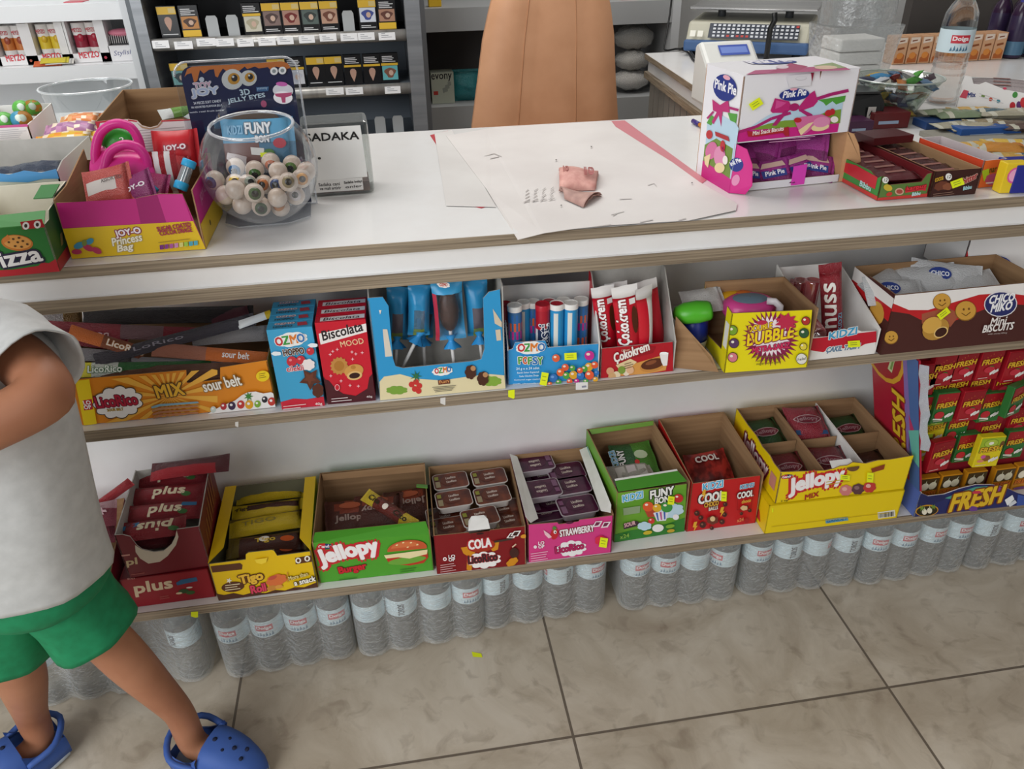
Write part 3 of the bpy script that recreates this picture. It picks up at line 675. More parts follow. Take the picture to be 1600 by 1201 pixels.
def belt(name_label, p0, y0, p1, y1, w, t_, cols, seed=0, printed=None, up=(0, -.75, .65)):
    A, B = P(*p0, 1, y0), P(*p1, 1, y1); L = (B-A).length
    mx = frame((A+B)/2, B-A, up); o = packet('candy_belt', name_label, 'sweet', mx, L, w, t_, cols, printed, 'wrapped belts piled in the orange carton', nx=18, ny=4, crimp=.04, wob=.25, seed=seed); return o
FOIL_D = shell('f', '#3d3942', .22); FOIL_G = shell('f', '#8f8c90', .2); FOIL_R = shell('f', '#8c2231', .3); FOIL_O = shell('f', '#d5702f', .3); FOIL_GN = shell('f', '#33703a', .3); FOIL_M = shell('f', '#6b3a44', .25); FOIL_B = shell('f', '#2a2426', .25); FOIL_LG = shell('f', '#b9b3b3', .18)
belt('grey wrapped belt slanting across the top of the pile', (148, 563), .045, (398, 498), .10, .020, .010, FOIL_D, 1, lambda F: F.text('LoRico', (-.06, -.003), (.01, -.003), .006, '#8d8894', .02, uv=True))
belt('white and yellow tipped belt end leaning out of the pile by the blue box', (372, 508), .09, (440, 484), .10, .013, .006, lambda u, v, tp: M('#e5e8ea', .25) if u < .6 else (M('#d8b428', .3) if u < .75 else M('#2b2b30', .3)), 2)
belt('orange wrapped belt with green dotted end under the grey one', (108, 517), .055, (225, 552), .06, .020, .008, lambda u, v, tp: FOIL_O if u < .42 else shell('f', '#8c4a2c'), 3, lambda F: (F.ell(-1, -1, 0, 0, '#ffffff') if 0 else F.text('LicoRico', (.0, -.004), (.05, -.004), .009, '#efe4d8', .05, [('#b5762a', .05)], uv=True)))
belt('orange wrapped belt with white sour lettering at the carton end', (238, 545), .06, (430, 562), .05, .022, .009, lambda u, v, tp: shell('f', '#b0715a') if u < .45 else FOIL_O, 4, lambda F: F.text('sour belt', (.012, -.004), (.05, -.004), .010, '#f1e9e2', .03, uv=True))
belt('dark red wrapped belt lying along the back of the pile', (74, 513), .10, (330, 524), .12, .024, .009, lambda u, v, tp: FOIL_R if u < .42 or u > .7 else shell('f', '#7d5a5f'), 5, lambda F: F.text('belt', (-.03, -.004), (-.055, -.004), .009, '#d9b3b3', .03, uv=True))
belt('second dark red belt with star mark beneath the first red one', (72, 524), .085, (200, 538), .10, .022, .009, FOIL_R, 6)
belt('green wrapped belt lying just above the carton front', (120, 578), .035, (330, 574), .05, .022, .010, lambda u, v, tp: M('#d9cf45', .3) if u < .09 else (shell('f', '#dfe6dc') if u < .30 else FOIL_GN), 7, lambda F: F.text('LicoRico', (-.075, -.005), (-.03, -.005), .010, '#e9efe5', .05, [('#2d6a34', .05)], uv=True))
belt('pale silver belt lying over the green one', (205, 566), .05, (415, 574), .06, .018, .008, FOIL_G, 8)
belt('black shiny belt bundle at the back beneath the counter', (130, 495), .15, (396, 490), .16, .028, .016, FOIL_B, 9)
belt('purple tipped belt end at the back of the pile', (330, 498), .15, (388, 486), .16, .02, .008, FOIL_M, 10)
belt('grey transparent belt at the end near the blue box', (300, 528), .10, (420, 520), .12, .026, .010, FOIL_LG, 11)
belt('silver belt with torn wrapper near the person\'s sleeve', (82, 550), .06, (220, 560), .07, .02, .008, FOIL_G, 12)
belt('brown belt pushed low in the pile behind the yellow MIX lettering', (150, 590), .03, (400, 578), .04, .03, .010, shell('f', '#6a4636'), 13)
belt('clear wrapped bundle bulging out beside the person\'s shoulder', (20, 492), .12, (128, 490), .16, .05, .02, lambda u, v, tp: FOIL_LG if u < .7 else shell('f', '#8a6a3e'), 14)
belt('maroon belt lying deep in the carton', (230, 582), .06, (410, 572), .08, .03, .012, FOIL_M, 15)
belt('torn clear wrapper end beneath the carton front corner', (66, 668), .02, (118, 655), .04, .03, .006, shell('f', '#c9b9b0'), 16, up=(0, -.3, .9))

# ---- small upright biscuit boxes, one behind the other
def upright(name, label, c0, c1, zt, dy, h, d, paint, top_paint, group, out, bl, br):
    A, B = P(*bl, 2, zt), P(*br, 2, zt); U = (B-A); U.z = 0; W = U.length; U.normalize(); Dv = Vector((-U.y, U.x, 0)); A = A + Dv*dy + Vector((0, 0, .0006))
    t_ = thing(name, label, 'biscuit box', A+U*W/2+Dv*d/2, math.atan2(U.y, U.x), group)
    q = lambda u, e, v: A+U*u+Dv*e+Vector((0, 0, v))
    mb = MB(); mb.add([q(0,0,0),q(W,0,0),q(W,d,0),q(0,d,0),q(0,0,h),q(W,0,h),q(W,d,h),q(0,d,h)], [(3,2,1,0),(4,5,6,7),(0,1,5,4),(1,2,6,5),(2,3,7,6),(3,0,4,7)], M(out, .35)); mb.build('carton_body', t_)
    if paint: F = Face(A, U, (0, 0, 1)); paint(F, W, h); F.mb.build('front_print', t_)
    F = Face(q(0, 0, h), U, Dv); top_paint(F, W, d); F.mb.build('top_print', t_)
    return t_
def hoppo(F, W, h):
    F.poly([(0, 0), (W, 0), (W, h*.12), (W*.6, h*.105), (W*.3, h*.13), (0, h*.10)], '#c7233a', True)
    F.cloud(455, 530, 24, 10.5, '#f4f2f0', 9, -8, .1)
    for ch, x, y, cc in (('O', 437, 540, '#c93038'), ('Z', 448, 538, '#3f9a46'), ('M', 460, 536, '#dd7b2c'), ('O', 471, 534, '#3f79b8')): F.text(ch, (x-5, y), (x+6, y-1.5), 13, cc, .06, [('#f7f5f2', .05)])
    F.text('HOPPO', (444, 555), (476, 551), 10, '#4a2f22', .06, [('#f2efec', .04)])
    F.cloud(432, 551, 7, 3, '#eef4f8', 5); F.cloud(489, 538, 7, 3, '#eef4f8', 5)
    for x, y, r in ((456, 563, 8), (470, 561, 7), (485, 547, 6)): F.ell(x, y, r, r, '#c9303d'); F.ell(x-2, y-2, r*.3, r*.25, '#e98a8f')
    F.cloud(482, 568, 9, 8, '#f0e6e4', 7); F.text('cilekli', (449, 579), (475, 576), 8, '#c3263b', .04, [('#f6ecec', .05)])
    F.star(485, 590, 9, 18, 5, '#5a2e20', 1, .3); F.star(484, 589, 5, 11, 5, '#6f3b29', 1, .3); F.cloud(497, 608, 8, 10, '#56291c', 6)
    F.lines(443, 633, 480, 629, 2, 4, '#efd5d5', 1); F.text('40g', (493, 632), (504, 631), 5, '#f4e4e4', .02)
def hoppo_top(F, W, d):
    F.text('OZMO', (W*.16, d*.60), (W*.6, d*.60), d*.25, '#e9e4e2', .05, [('#c9525a', .06)], uv=True); F.text('HOPPO', (W*.14, d*.15), (W*.56, d*.15), d*.25, '#35404d', .05, uv=True); F.poly([(W*.68, d*.2), (W*.9, d*.25), (W*.86, d*.75), (W*.66, d*.7)], '#b8414c', True)
for i, (dy, n) in enumerate(((0, 'light blue biscuit box with strawberries, front one of its row'), (.024, 'light blue biscuit box directly behind the front strawberry box'), (.048, 'light blue biscuit box, third in the row behind the strawberry front'), (.072, 'light blue biscuit box at the back of the strawberry row'))):
    upright('biscuit_box', n, 0, 0, SA, dy, .132, .022, hoppo if i == 0 else None, hoppo_top, 'light blue biscuit boxes in a row', '#3fa3d0', (441, 640), (508, 633.5))
def bisc(F, W, h):
    F.poly([(0, 0), (W, 0), (W, h*.34), (W*.93, h*.30), (W*.86, h*.16), (W*.6, h*.08), (W*.35, h*.12), (W*.2, h*.2), (W*.1, h*.3), (W*.03, h*.32), (0, h*.36)], '#4a1620', True)
    F.poly([(498, 521), (572, 505), (573, 518), (501, 538)], '#efe9e6'); F.text('Biscolata', (505, 532), (568, 516), 15, '#2c2326', .035, shear=.2)
    F.text('MOOD', (533, 542), (569, 536), 9, '#f0c49a', .02)
    F.star(530, 571, 12, 14.5, 14, '#c28a45', 1); F.ell(530, 571, 8, 8, '#b0762f', 0)
    F.ell(553, 579, 15, 10.5, '#d19a4f', -14); F.ell(554, 586, 12, 7, '#e0b777', -8); F.ell(554, 586, 8.5, 4.5, '#33150f', -8); F.ell(552, 573, 4, 3, '#b87f36')
    for x, y in ((516, 553), (520, 548), (527, 545), (550, 549), (556, 552), (566, 550), (533, 594), (547, 601), (551, 560), (517, 586), (560, 602), (526, 606)): F.star(x, y, 1, 3, 4, '#f2b9bf')
    F.ell(527, 604, 4, 5, '#e9a9b0'); F.ell(527, 604, 3, 4, '#c9192f')
    F.lines(518, 622, 552, 619, 2, 4, '#e7dcdc', 1)
    F.text('40g', (573, 621), (582, 620), 4, '#dcd0d0', .02)
def bisc_top(F, W, d):
    F.poly([(W*.1, d*.1), (W*.98, d*.2), (W*.98, d*.75), (W*.1, d*.62)], '#ebe2e0', True); F.text('Biscolata', (W*.16, d*.18), (W*.88, d*.26), d*.36, '#33292b', .03, shear=.2, uv=True)
for i, (dy, n) in enumerate(((0, 'red filled biscuit box with white lettered band, front one of its row'), (.026, 'red filled biscuit box directly behind the front one'), (.052, 'red filled biscuit box at the back of its row'))):
    upright('biscuit_box', n, 0, 0, SA, dy, .136, .024, bisc if i == 0 else None, bisc_top, 'red filled biscuit boxes in a row', '#c9192f', (512.5, 632), (587, 625.5))

# ---- blue display of chocolate lollipops
c = Carton('lollipop_display', 'tall blue display box with cut-out front full of chocolate lollipops', 'display box', (594, 626), (790, 607), SA, .184, .184, .10, '#2d97cf', GREYC,
           top=[(781, 452), (764, 456), (755, 466), (757, 545), (752, 561), (740, 564), (630, 575), (618, 572), (614, 560), (607, 478), (598, 464), (571, 466)], left=[(0, .165), (.05, .184), (.10, .184)], right=[(0, .170), (.05, .184), (.10, .184)])
F = c.front
F.poly([(594, 625), (593, 596), (600, 588), (625, 584), (650, 591), (690, 594), (730, 588), (765, 584), (788, 586), (790, 607)], '#e3d6ac')
F.poly([(598, 514), (605, 514), (613, 556), (602, 557)], '#d8cfc0'); F.poly([(770, 482), (784, 503), (784, 511), (773, 505)], '#d6c6ac'); F.poly([(774, 515), (782, 514), (783, 531), (776, 532)], '#d6c6ac'); F.poly([(592, 484), (596, 484), (594, 491)], '#eae2d6')
F.cloud(620, 609, 15, 6, '#7aa23c', 8); F.cloud(768, 595, 14, 7, '#84ab3e', 8)
for x, y in ((643, 600), (650, 596), (655, 602), (648, 607), (654, 610)): F.ell(x, y, 4.5, 4.5, '#c8332f')
F.star(650, 587, 3, 10, 7, '#2f6f46')
F.cloud(691, 579, 15, 6.5, '#f2efec', 9, -6, .1)
for ch, x, y, cc in (('O', 682, 583, '#c93038'), ('Z', 688, 582, '#3f9a46'), ('M', 695, 581, '#dd7b2c'), ('O', 701, 580, '#3f79b8')): F.text(ch, (x-2.5, y), (x+3.5, y-.6), 8, cc, .06)
F.poly([(684, 593), (702, 591), (703, 598), (685, 600)], '#6a3422'); F.text('fun', (686, 598), (701, 596), 5, '#d99a5e', .03)
for i in range(4): F.strip([(675+i*1.5, 604+i*2.3), (712-i*2, 601+i*2.3)], .9, '#6d6a5c')
for x, y, s_ in ((735, 580, 1), (754, 590, 1)): F.cloud(x, y, 8, 10, '#4a271b', 7); F.ell(x+4, y-6, 4, 4, '#b98a5f')
c.finish()
LOLB = clear_mat('blue_wrap', '#4fa6d6', .30, .2, .6, 25, edge=.3); WRAPC = clear_mat('clear_wrap', '#f4f4f6', .03, .12, .5, 30, diff=.2, edge=.18); CHOC = noise_mat('chocolate', '#2e1a13', '#4a2c20', (60, 60, 60), .4, 4, .35, .65, .3); STICK = M('#e5e3e1', .35)
def lolly(label, top, tie, foot, Y, w, kind, seed):
    T_, K, Ft = P(*top, 1, Y), P(*tie, 1, Y), P(*foot, 1, Y-.01); g = 'chocolate lollipops in the blue display'
    t_ = thing('lollipop', label, 'lollipop', Ft, 0, g)
    MB().tube([Ft, K, K.lerp(T_, .35)], .0028, STICK, 10).build('stick', t_)
    mid = K.lerp(T_, .52); up = (T_-K); L = up.length; mx = frame(mid, up, (0, -1, 0))
    if kind == 0:
        m2 = MB(); m2.ell((0, 0, 0), (L*.36, w*.33, .013), CHOC, 16, 12, mx); m2.build('chocolate_head', t_)
    m3 = MB()
    def sk(u, v, tp):
        if kind == 0: return (M('#b8354a', .3) if (v > .86 and u < .8) else WRAPC) if tp > 0 and u < .82 else M('#3b9acb', .3)
        return M('#2b86b8', .3) if (u > .55 or v < .25 or v > .8) else (M('#7a8a3e', .3) if u < .2 else (M('#5c5660', .3) if seed % 2 else LOLB))
    pouch(m3, frame(mid+Vector((0, -.001, 0)), up, (0, -1, 0)), L, w, .034, sk, nx=14, ny=8, crimp=.1, wob=.3, seed=seed); m3.build('wrapper', t_)
    m4 = MB(); rows = []
    d = (Ft-K).normalized(); a = d.orthogonal().normalized(); b = d.cross(a)
    for k, (r, s_) in enumerate(((.010, -.010), (.004, 0), (.005, .002), (.012, .012))):
        rows.append([K + d*s_ + (a*math.cos(2*math.pi*j/16)+b*math.sin(2*math.pi*j/16))*r*(1+.35*math.sin(j*2.6+seed)*(k == 3)) for j in range(16)])
    m4.grid(rows, M('#2f8fd0', .3), True, True); m4.build('twist_tie', t_)
    if kind == 0:
        F = Face(P(688, 446, 1, Y-.02), (1, 0, -.1), (0, 0, 1)); F.cloud(693, 444, 9, 4.5, '#efe9e6', 7); F.text('OZMO', (687, 447), (699, 446), 5, '#c2473c', .05); F.mb.build('emblem', t_)
    return t_
lolly('blue wrapped lollipop nearest the boxes\' side of the display', (622, 449), (620, 531), (618, 573), .060, .034, 1, 1)
lolly('blue wrapped lollipop leaning with its stick slanted, beside the brown one', (655, 446), (654, 524), (627, 578), .040, .033, 1, 2)
lolly('lollipop half hidden behind the slanted one and the brown one', (672, 452), (661, 527), (664, 570), .075, .030, 1, 3)
lolly('lollipop with clear front showing its brown chocolate head', (697, 440), (705, 531), (710, 571), .030, .046, 0, 4)
lolly('blue wrapped lollipop at the red tube end of the display', (742, 439), (749, 524), (754, 566), .045, .036, 1, 5)

# ---- blue tray of sweet tubes
c = Carton('sweet_tube_tray', 'low blue tray of sweet tubes with coloured dots on its front', 'carton', (794, 601.5), (935, 592.5), SA, .062, .13, .085, '#3195d2', WHITEC,
           top=[(935, 537), (856, 543), (852, 532), (805, 535), (801, 545), (791, 548)], side=[(0, .066), (.075, .135), (.085, .135)])
F = c.front
F.cloud(829, 543, 22, 9.5, '#f3f1ee', 8, -3, .08)
for ch, x, y, cc in (('O', 814, 549, '#c93038'), ('Z', 824, 548.5, '#3f9a46'), ('M', 834, 548, '#dd7b2c'), ('O', 845, 547.5, '#3f79b8')): F.text(ch, (x-5, y), (x+6, y-.6), 12, cc, .06, [('#f7f5f2', .04)])
for ch, x, cc in zip('POPSY', (811, 818, 826, 833, 841), ('#4f9a3c', '#d6572b', '#4f9a3c', '#2f74b8', '#4f9a3c')): F.text(ch, (x-1, 567.5), (x+6.5, 566.8), 11, cc, .06, [('#eef3ee', .05)])
for i, (w, s_) in enumerate(((36, 5), (34, 3.5), (30, 3.5), (40, 3), (42, 2))): F.text(('24 g e x 24 adet', 'Renkli Seker Kaplamali', 'Sutlu Cikolata Draje', 'Coloured sugar coated', 'milk chocolate')[i], (803+(40-w)*.8, 577+i*5.3), (803+w+(40-w)*.8, 575.5+i*5.3), s_, '#d7eaf6', .02)
for x, y, r, cc in ((868, 557, 6, '#e2623a'), (920, 553, 7.5, '#c62c8e'), (864, 588, 6.5, '#2f6fb8'), (875, 579, 6, '#e0652f'), (884, 584, 5.5, '#4f9f3f'), (895, 583, 6.5, '#dda32c'), (906, 584, 6, '#2f6fb8'), (920, 583, 7, '#e25a33'), (919, 570, 6.5, '#dda32c'), (928, 567, 5.5, '#e25a33'), (912, 573, 5, '#4f9f3f'), (872, 594, 4.5, '#4f9f3f'), (889, 592.5, 4.5, '#e25a33'), (900, 592, 4, '#c62c8e'), (931, 579, 4, '#2f6fb8'), (929, 589, 4, '#dda32c'), (850, 590, 4, '#dda32c'), (905, 575, 4.5, '#e25a33'), (845, 597, 3.5, '#c62c8e'), (914, 592, 4, '#4f9f3f'), (882, 570, 5.5, '#e25a33'), (893, 571, 4.5, '#4f9f3f'), (858, 596, 3.6, '#e0652f')): F.ell(x, y, r, r, cc); F.ell(x-r*.25, y-r*.3, r*.4, r*.3, '#f0d9c9' if cc != '#2f6fb8' else '#6f9fd8')
c.finish(); sticker(c.root, F, 890, 552, 19, 11, -3); sticker(c.root, F, 849, 587, 11, 20, 10)
def tube(label, px, Y, zt, w, style, group='sweet tubes in the blue tray'):
    Y += .016; q = P(px[0], px[1], 1, Y); r = w/2; h = max(q.z-SA-.003, .05); z0 = SA+.0035
    t_ = thing('sweet_tube', label, 'tube', (q.x, Y, z0), R.uniform(-.4, .4), group); x, y = q.x, Y
    if style == 'red':  body = lambda i, j: M('#a8182c', .3) if i > 5 else (M('#d8d9dc', .3) if (j // 3) % 2 else M('#23324f', .3))
    elif style == 'dots': body = lambda i, j: M(('#e2623a', '#4f9f3f', '#2f6fb8', '#dda32c', '#c62c8e', '#6a3a28')[(i*5+j*3) % 6], .3) if 0 < i < 8 and (j % 2 == i % 2) else M('#3b6d9c', .3)
    else: body = lambda i, j: M('#d7d9d4', .4) if (13 <= j <= 14 and 2 < i < 8) else M('#2a8fc8', .25)
    m2 = MB(); m2.lathe([(r, h*i/9) for i in range(9)]+[(r, h-.008)], body, (x, y, z0), 20, cap0=True); b_ = m2.build('tube_body', t_)
    capc = '#b31f30' if style in ('red', 'cap') else '#e9e6e2'
    MB().lathe([(r*1.05, h-.009), (r*1.06, h-.002), (r*.98, h), (r*.86, h-.002)], M('#e6e3e0' if style == 'cap' else capc, .35), (x, y, z0), 20).lathe([(r*.88, h-.0015), (.0005, h-.0015)], M(capc, .35), (x, y, z0), 20).build('cap', t_)
    if style == 'red':
        F = Face((x-r, y-r-.0006, z0+.02), (0, 0, 1), (-1, 0, 0)); F.bend = lambda u, v: -(r-math.sqrt(max(0, r*r-(v+r)**2))); F.V = Vector((-1, 0, 0)); F.N = Vector((0, -1, 0)); F.text('kubasti', (.0, -r-.008), (h*.58, -r-.008), .016, '#1d2b4f', .04, [('#e7e7ea', .05)], uv=True); F.mb.build('lettering', b_)
for args in (('red tube with upright dark lettering in the blue tray', (848, 474), .020, 0, .022, 'red'), ('sweet tube with coloured dots at the lollipop end of the front row', (804, 476), .020, 0, .022, 'dots'), ('plain blue sweet tube with white cap beside the dotted one', (818, 471), .042, 0, .021, 'blue'), ('blue sweet tube with a white label strip and red cap', (870, 473), .018, 0, .022, 'cap'),
             ('plain blue sweet tube with white cap in the middle of the front row', (892, 472), .018, 0, .022, 'blue'), ('dark red tube at the lollipop end, half hidden', (789, 474), .040, 0, .020, 'red'), ('sweet tube with dots behind the lettered red tube', (833, 470), .045, 0, .021, 'dots'), ('red capped tube peeping between the front tubes', (858, 469), .045, 0, .021, 'cap'),
             ('white capped tube behind the plain blue one', (880, 467), .045, 0, .021, 'blue'), ('sweet tube with dots by the sloping white side of the tray', (908, 466), .040, 0, .022, 'dots')): tube(*args)

# ---- red carton of chocolate cream tubes
c = Carton('chocolate_cream_carton', 'red carton with bread slice picture holding upright chocolate cream tubes', 'carton', (937, 591.5), (1052, 580), SA, .052, .15, .09, '#b51626', GREYC, top=[(1051, 534), (936, 545)], side=[(0, .053), (.075, .145), (.09, .15)])
F = c.front; c.lcol = M('#b51626')
F.poly([(965, 587), (975, 575), (990, 568), (1010, 562), (1030, 556), (1044, 560), (1040, 578), (1010, 585)], '#d99a4e'); F.ell(1020, 570, 21, 10, '#c98a43', -14); F.ell(1020, 568, 19, 8, '#5b2c18', -14); F.ell(1017, 566, 9, 3, '#8a5030', -18)
F.poly([(962, 570), (985, 560), (995, 565), (980, 578), (968, 578)], '#e8cfa0')
F.poly([(968, 558), (978, 549), (1000, 541), (1025, 541), (1020, 551), (985, 560), (970, 565)], '#9c0f1f'); F.text('Çokokrem', (962, 569), (1016, 549), 17, '#f3ece6', .04, [('#8a0c18', .04)], shear=.15)
F.text('Ülker', (971, 549), (984, 546.5), 4, '#e8b9a0', .02)
F.poly([(1030, 552), (1044, 550), (1042, 570), (1036, 571), (1033, 565)], '#f0ecea'); F.ell(1037, 551, 6.5, 2, '#ffffff')
for x, y, cc in ((953, 579, '#d9a07c'), (963, 585, '#e6d3b0'), (956, 587, '#cfa574'), (978, 580, '#ead9c0'), (984, 577, '#e2b48e'), (971, 577, '#7f9a3e')): F.ell(x, y, 6, 6, cc)
F.lines(975, 568, 990, 564, 3, 3.5, '#5d3a26', .9); c.finish()
CK = M('#c4182b', .28); CKW = M('#e9e6e4', .3)
def cream(label, top, foot, Y, w, print_, seed, turn=0):
    A, B = P(*foot, 1, Y), P(*top, 1, Y); A = Vector((A.x, Y, SA+.004)) if A.z < SA+.03 else A; L = (B-A).length
    mx = frame((A+B)/2, B-A, (turn, -1, 0))
    def sk(u, v, tp):
        if u > .88: return CKW
        if turn and v < .45 and tp > 0: return M('#f0ebe8', .22)
        return CK
    def pr(F):
        if print_:
            F.text('Çokokrem', (-L*.16, -w*.05), (L*.36, -w*.05), w*.48, '#f4f0ee', .05, [('#8a0c18', .05)], uv=True)
            F.poly([(L*.30, -w*.34), (L*.36, -w*.34), (L*.36, -w*.10), (L*.30, -w*.10)], '#e9e5e2', True)
            F.poly([(L*(.12+.16*math.cos(a)), -w*(.26-.14*math.sin(a))) for a in [i*.5 for i in range(12)]], '#5b2c18', True)
    packet('chocolate_cream_tube', label, 'tube', mx, L, w, .024, sk, pr, 'chocolate cream tubes standing in the red carton', nx=16, ny=8, crimp=.12, seed=seed, power=.6)
cream('chocolate cream tube nearest the sweet tubes, its white lettering upright', (941, 447), (952, 578), .045, .036, True, 1)
cream('front chocolate cream tube with a bread slice beside its lettering', (975, 446), (986, 575), .022, .040, True, 2)
cream('chocolate cream tube with a glossy white stripe down its side', (1006, 448), (1006, 572), .026, .034, False, 3, .5)
cream('chocolate cream tube standing behind the lettered front ones', (962, 441), (968, 570), .062, .036, False, 4)
cream('chocolate cream tube at the back by the grey side, standing tallest', (1007, 438), (1024, 572), .060, .038, False, 5)

# ---- yellow gum carton now full of little toys
c = Carton('gum_carton', 'yellow bubble gum carton holding plastic toys, one cardboard side folded out', 'carton', (1131, 583), (1261, 574), SA, .105, .10, .13, '#eadb12', KRAFT, top=[(1269, 484), (1136, 490)], left=[(0, .103), (.022, .105), (.023, .03), (.10, .02), (.13, .1)], right=[(0, .103), (.06, .10), (.13, .10)])
F = c.front
F.star(1204, 528, 31, 44, 34, '#8c1d4a', 1.02, .1); F.star(1202, 525, 24, 33, 26, '#f2e6ea', 1.0)
F.text('DOUBLE', (1169, 519), (1206, 513), 10, '#f2d21c', .05, [('#7d1a3f', .06)]); F.text('BUBBLE', (1167, 540), (1240, 526), 18, '#f4d61c', .05, [('#7d1a3f', .06)], shear=.1)
F.text('METRA-SAKIZ', (1175, 551), (1233, 542), 8.5, '#d3305f', .05, [('#7d1a3f', .05)]); F.star(1228, 502, 9, 15, 9, '#c02a4c', 1.3); F.ell(1190, 503, 8, 3.5, '#c02a4c', -6)
F.lines(1166, 508, 1178, 540, 1, 1, '#8c1d4a', 1.5)
for x, y, cc, k in ((1144, 515, '#7aa42e', 8), (1146, 535, '#5a3a63', 8), (1144, 557, '#d87c8a', 8), (1258, 500, '#b8332e', 7), (1255, 519, '#2f5c3a', 8), (1254, 540, '#e6d24a', 6)): F.ell(x, y, k, k, '#3a2a20'); F.ell(x, y, k-1, k-1, cc); F.ell(x-2, y-2, k*.3, k*.25, '#f0ead8')
F.ell(1251, 559, 9, 9, '#6d6a3a'); F.ell(1251, 559, 8, 8, '#e9e6dc'); F.text('helal', (1245, 562), (1257, 560), 4, '#555040', .02)
for i, (a, b) in enumerate(((1173, 1230), (1181, 1218), (1180, 1218))): F.text(('soft bubble gum fruity mix', 'sakiz bubble gum', 'sugar sour gum'[:14])[i], (a, 558.5+i*5.6), (b, 555+i*5.6), 3.6, '#6f6a1c', .02)
mb = MB(); fl = [P(1056, 494, 1, .03), P(1113, 556, 1, .0), P(1123, 581, 1, -.004)]
z0 = SA+.0008; pts = [Vector((P(1048, 574, 2, z0).x, P(1048, 574, 2, z0).y, z0)), Vector((P(1123, 581, 2, z0).x, P(1123, 581, 2, z0).y, z0)), P(1112, 556, 1, .004), P(1056, 494, 1, .035)]
nn = (pts[1]-pts[0]).cross(pts[3]-pts[0]).normalized(); mb.prism(pts, -nn*.0018, KRAFT); f_ = mb.build('folded_flap', c.root); f_['label'] = 'bare brown cardboard flap folded out'
c.finish()
G = Face(c.lside.O, c.lside.U, c.lside.V); G.poly([(.111, .04), (.127, .04), (.127, .083), (.111, .083)], '#eeede8', True); o = G.mb.build('white_label', c.root)
GRN = M('#4fae2a', .3); BLU = M('#1f2f86', .35); PNK = M('#d94a93', .3)
q = P(1080, 489, 1, .05); t_ = thing('toy_whistle', 'green and blue plastic toy whistle sticking out of the yellow gum carton', 'toy', (q.x, .06, SA+.004), 0, None)
mx = frame((q.x+.006, .052, q.z), (1, -.15, .12), (0, 0, 1)); m2 = MB()
rows = [[mx @ Vector((x, ry*math.cos(2*math.pi*j/20), rz*math.sin(2*math.pi*j/20))) for j in range(20)] for x, ry, rz in ((-.034, .004, .004), (-.030, .012, .012), (-.015, .019, .017), (.005, .020, .018), (.022, .019, .015), (.026, .017, .013), (.024, .012, .009), (.012, .010, .007))]
m2.grid(rows, GRN, True, True).build('green_top', t_)
MB().lathe([(.002, 0), (.02, .001), (.024, .03), (.022, .052), (.014, .06)], BLU, (q.x+.015, .07, SA+.004), 20).lathe([(.0225, .006), (.0245, .02)], M('#c9c9d2', .3), (q.x+.015, .07, SA+.004), 20).build('blue_body', t_)
q = P(1178, 478, 1, .07); t_ = thing('toy_cup', 'pink plastic toy with white curved handle on top of the yellow gum carton', 'toy', (q.x, .075, SA+.06), 0)
MB().lathe([(.004, -.026), (.036, -.022), (.045, -.008), (.043, .006), (.034, .012), (.028, .0125)], PNK, (q.x-.006, .075, q.z), 28, sy=.75).build('pink_body', t_)
MB().lathe([(.029, .0125), (.02, .015), (.001, .0155)], M('#6f8698', .5), (q.x-.006, .075, q.z), 28, sy=.72).build('grey_blue_disc', t_)
MB().tube([(q.x+.012, .052, q.z+.016), (q.x+.022, .046, q.z+.017), (q.x+.030, .042, q.z+.010), (q.x+.031, .042, q.z-.015)], .006, M('#e6dfe3', .35), 10).build('white_handle', t_)
q = P(1150, 466, 1, .10); tag(MB().ell((q.x, .105, q.z), (.034, .02, .010), M('#e0a81e', .35)).ell((q.x+.012, .10, q.z+.006), (.016, .012, .006), M('#cf6b2a', .4)).build('toy_disc', None, (q.x, .105, q.z-.01)), 'yellow and orange toy lid behind the pink toy', 'toy')
q = P(1100, 472, 1, .09); m2 = MB(); pouch(m2, frame((q.x, .095, q.z), (1, 0, .1), (0, -.5, .8)), .07, .05, .02, shell('w', '#d9d6d3'), wob=.6, seed=8); tag(m2.build('plastic_pouch', None, (q.x, .095, q.z-.02)), 'crumpled white pouch behind the green whistle', 'packet')

# ---- white tray with red sweet tubes and a red foil pouch
c = Carton('pebble_sweet_tray', 'low white and red tray with torn blue lettering holding red tubes', 'carton', (1263, 563.6), (1367, 553), SA, .045, .10, .15, '#ece9e6', WHITEC, top=[(1369, 517), (1346, 518), (1340, 515), (1318, 516), (1306, 519), (1294, 526), (1267, 528)], left=[(0, .047), (.15, .105)], right=[(0, .045), (.12, .09), (.15, .10)])
F = c.front
F.poly([(1266, 529), (1369, 517), (1369, 534), (1352, 537), (1342, 542), (1330, 536), (1318, 544), (1300, 541), (1286, 550), (1265, 547)], '#c0192f')
F.text('KIDZI', (1295, 530), (1338, 521), 10, '#3f9ecb', .07, [('#e9e7e4', .06)]); F.text('ÇAKIL TASIM', (1290, 552), (1342, 545.5), 9, '#5f7f9c', .06, [('#f0eeec', .06)], shear=.2)
c.finish(); sticker(c.root, F, 1333, 536, 19, 10, -4)
RT = M('#a5283a', .25); RTC = clear_mat('red_tube_plastic', '#d8616a', .55, .1)
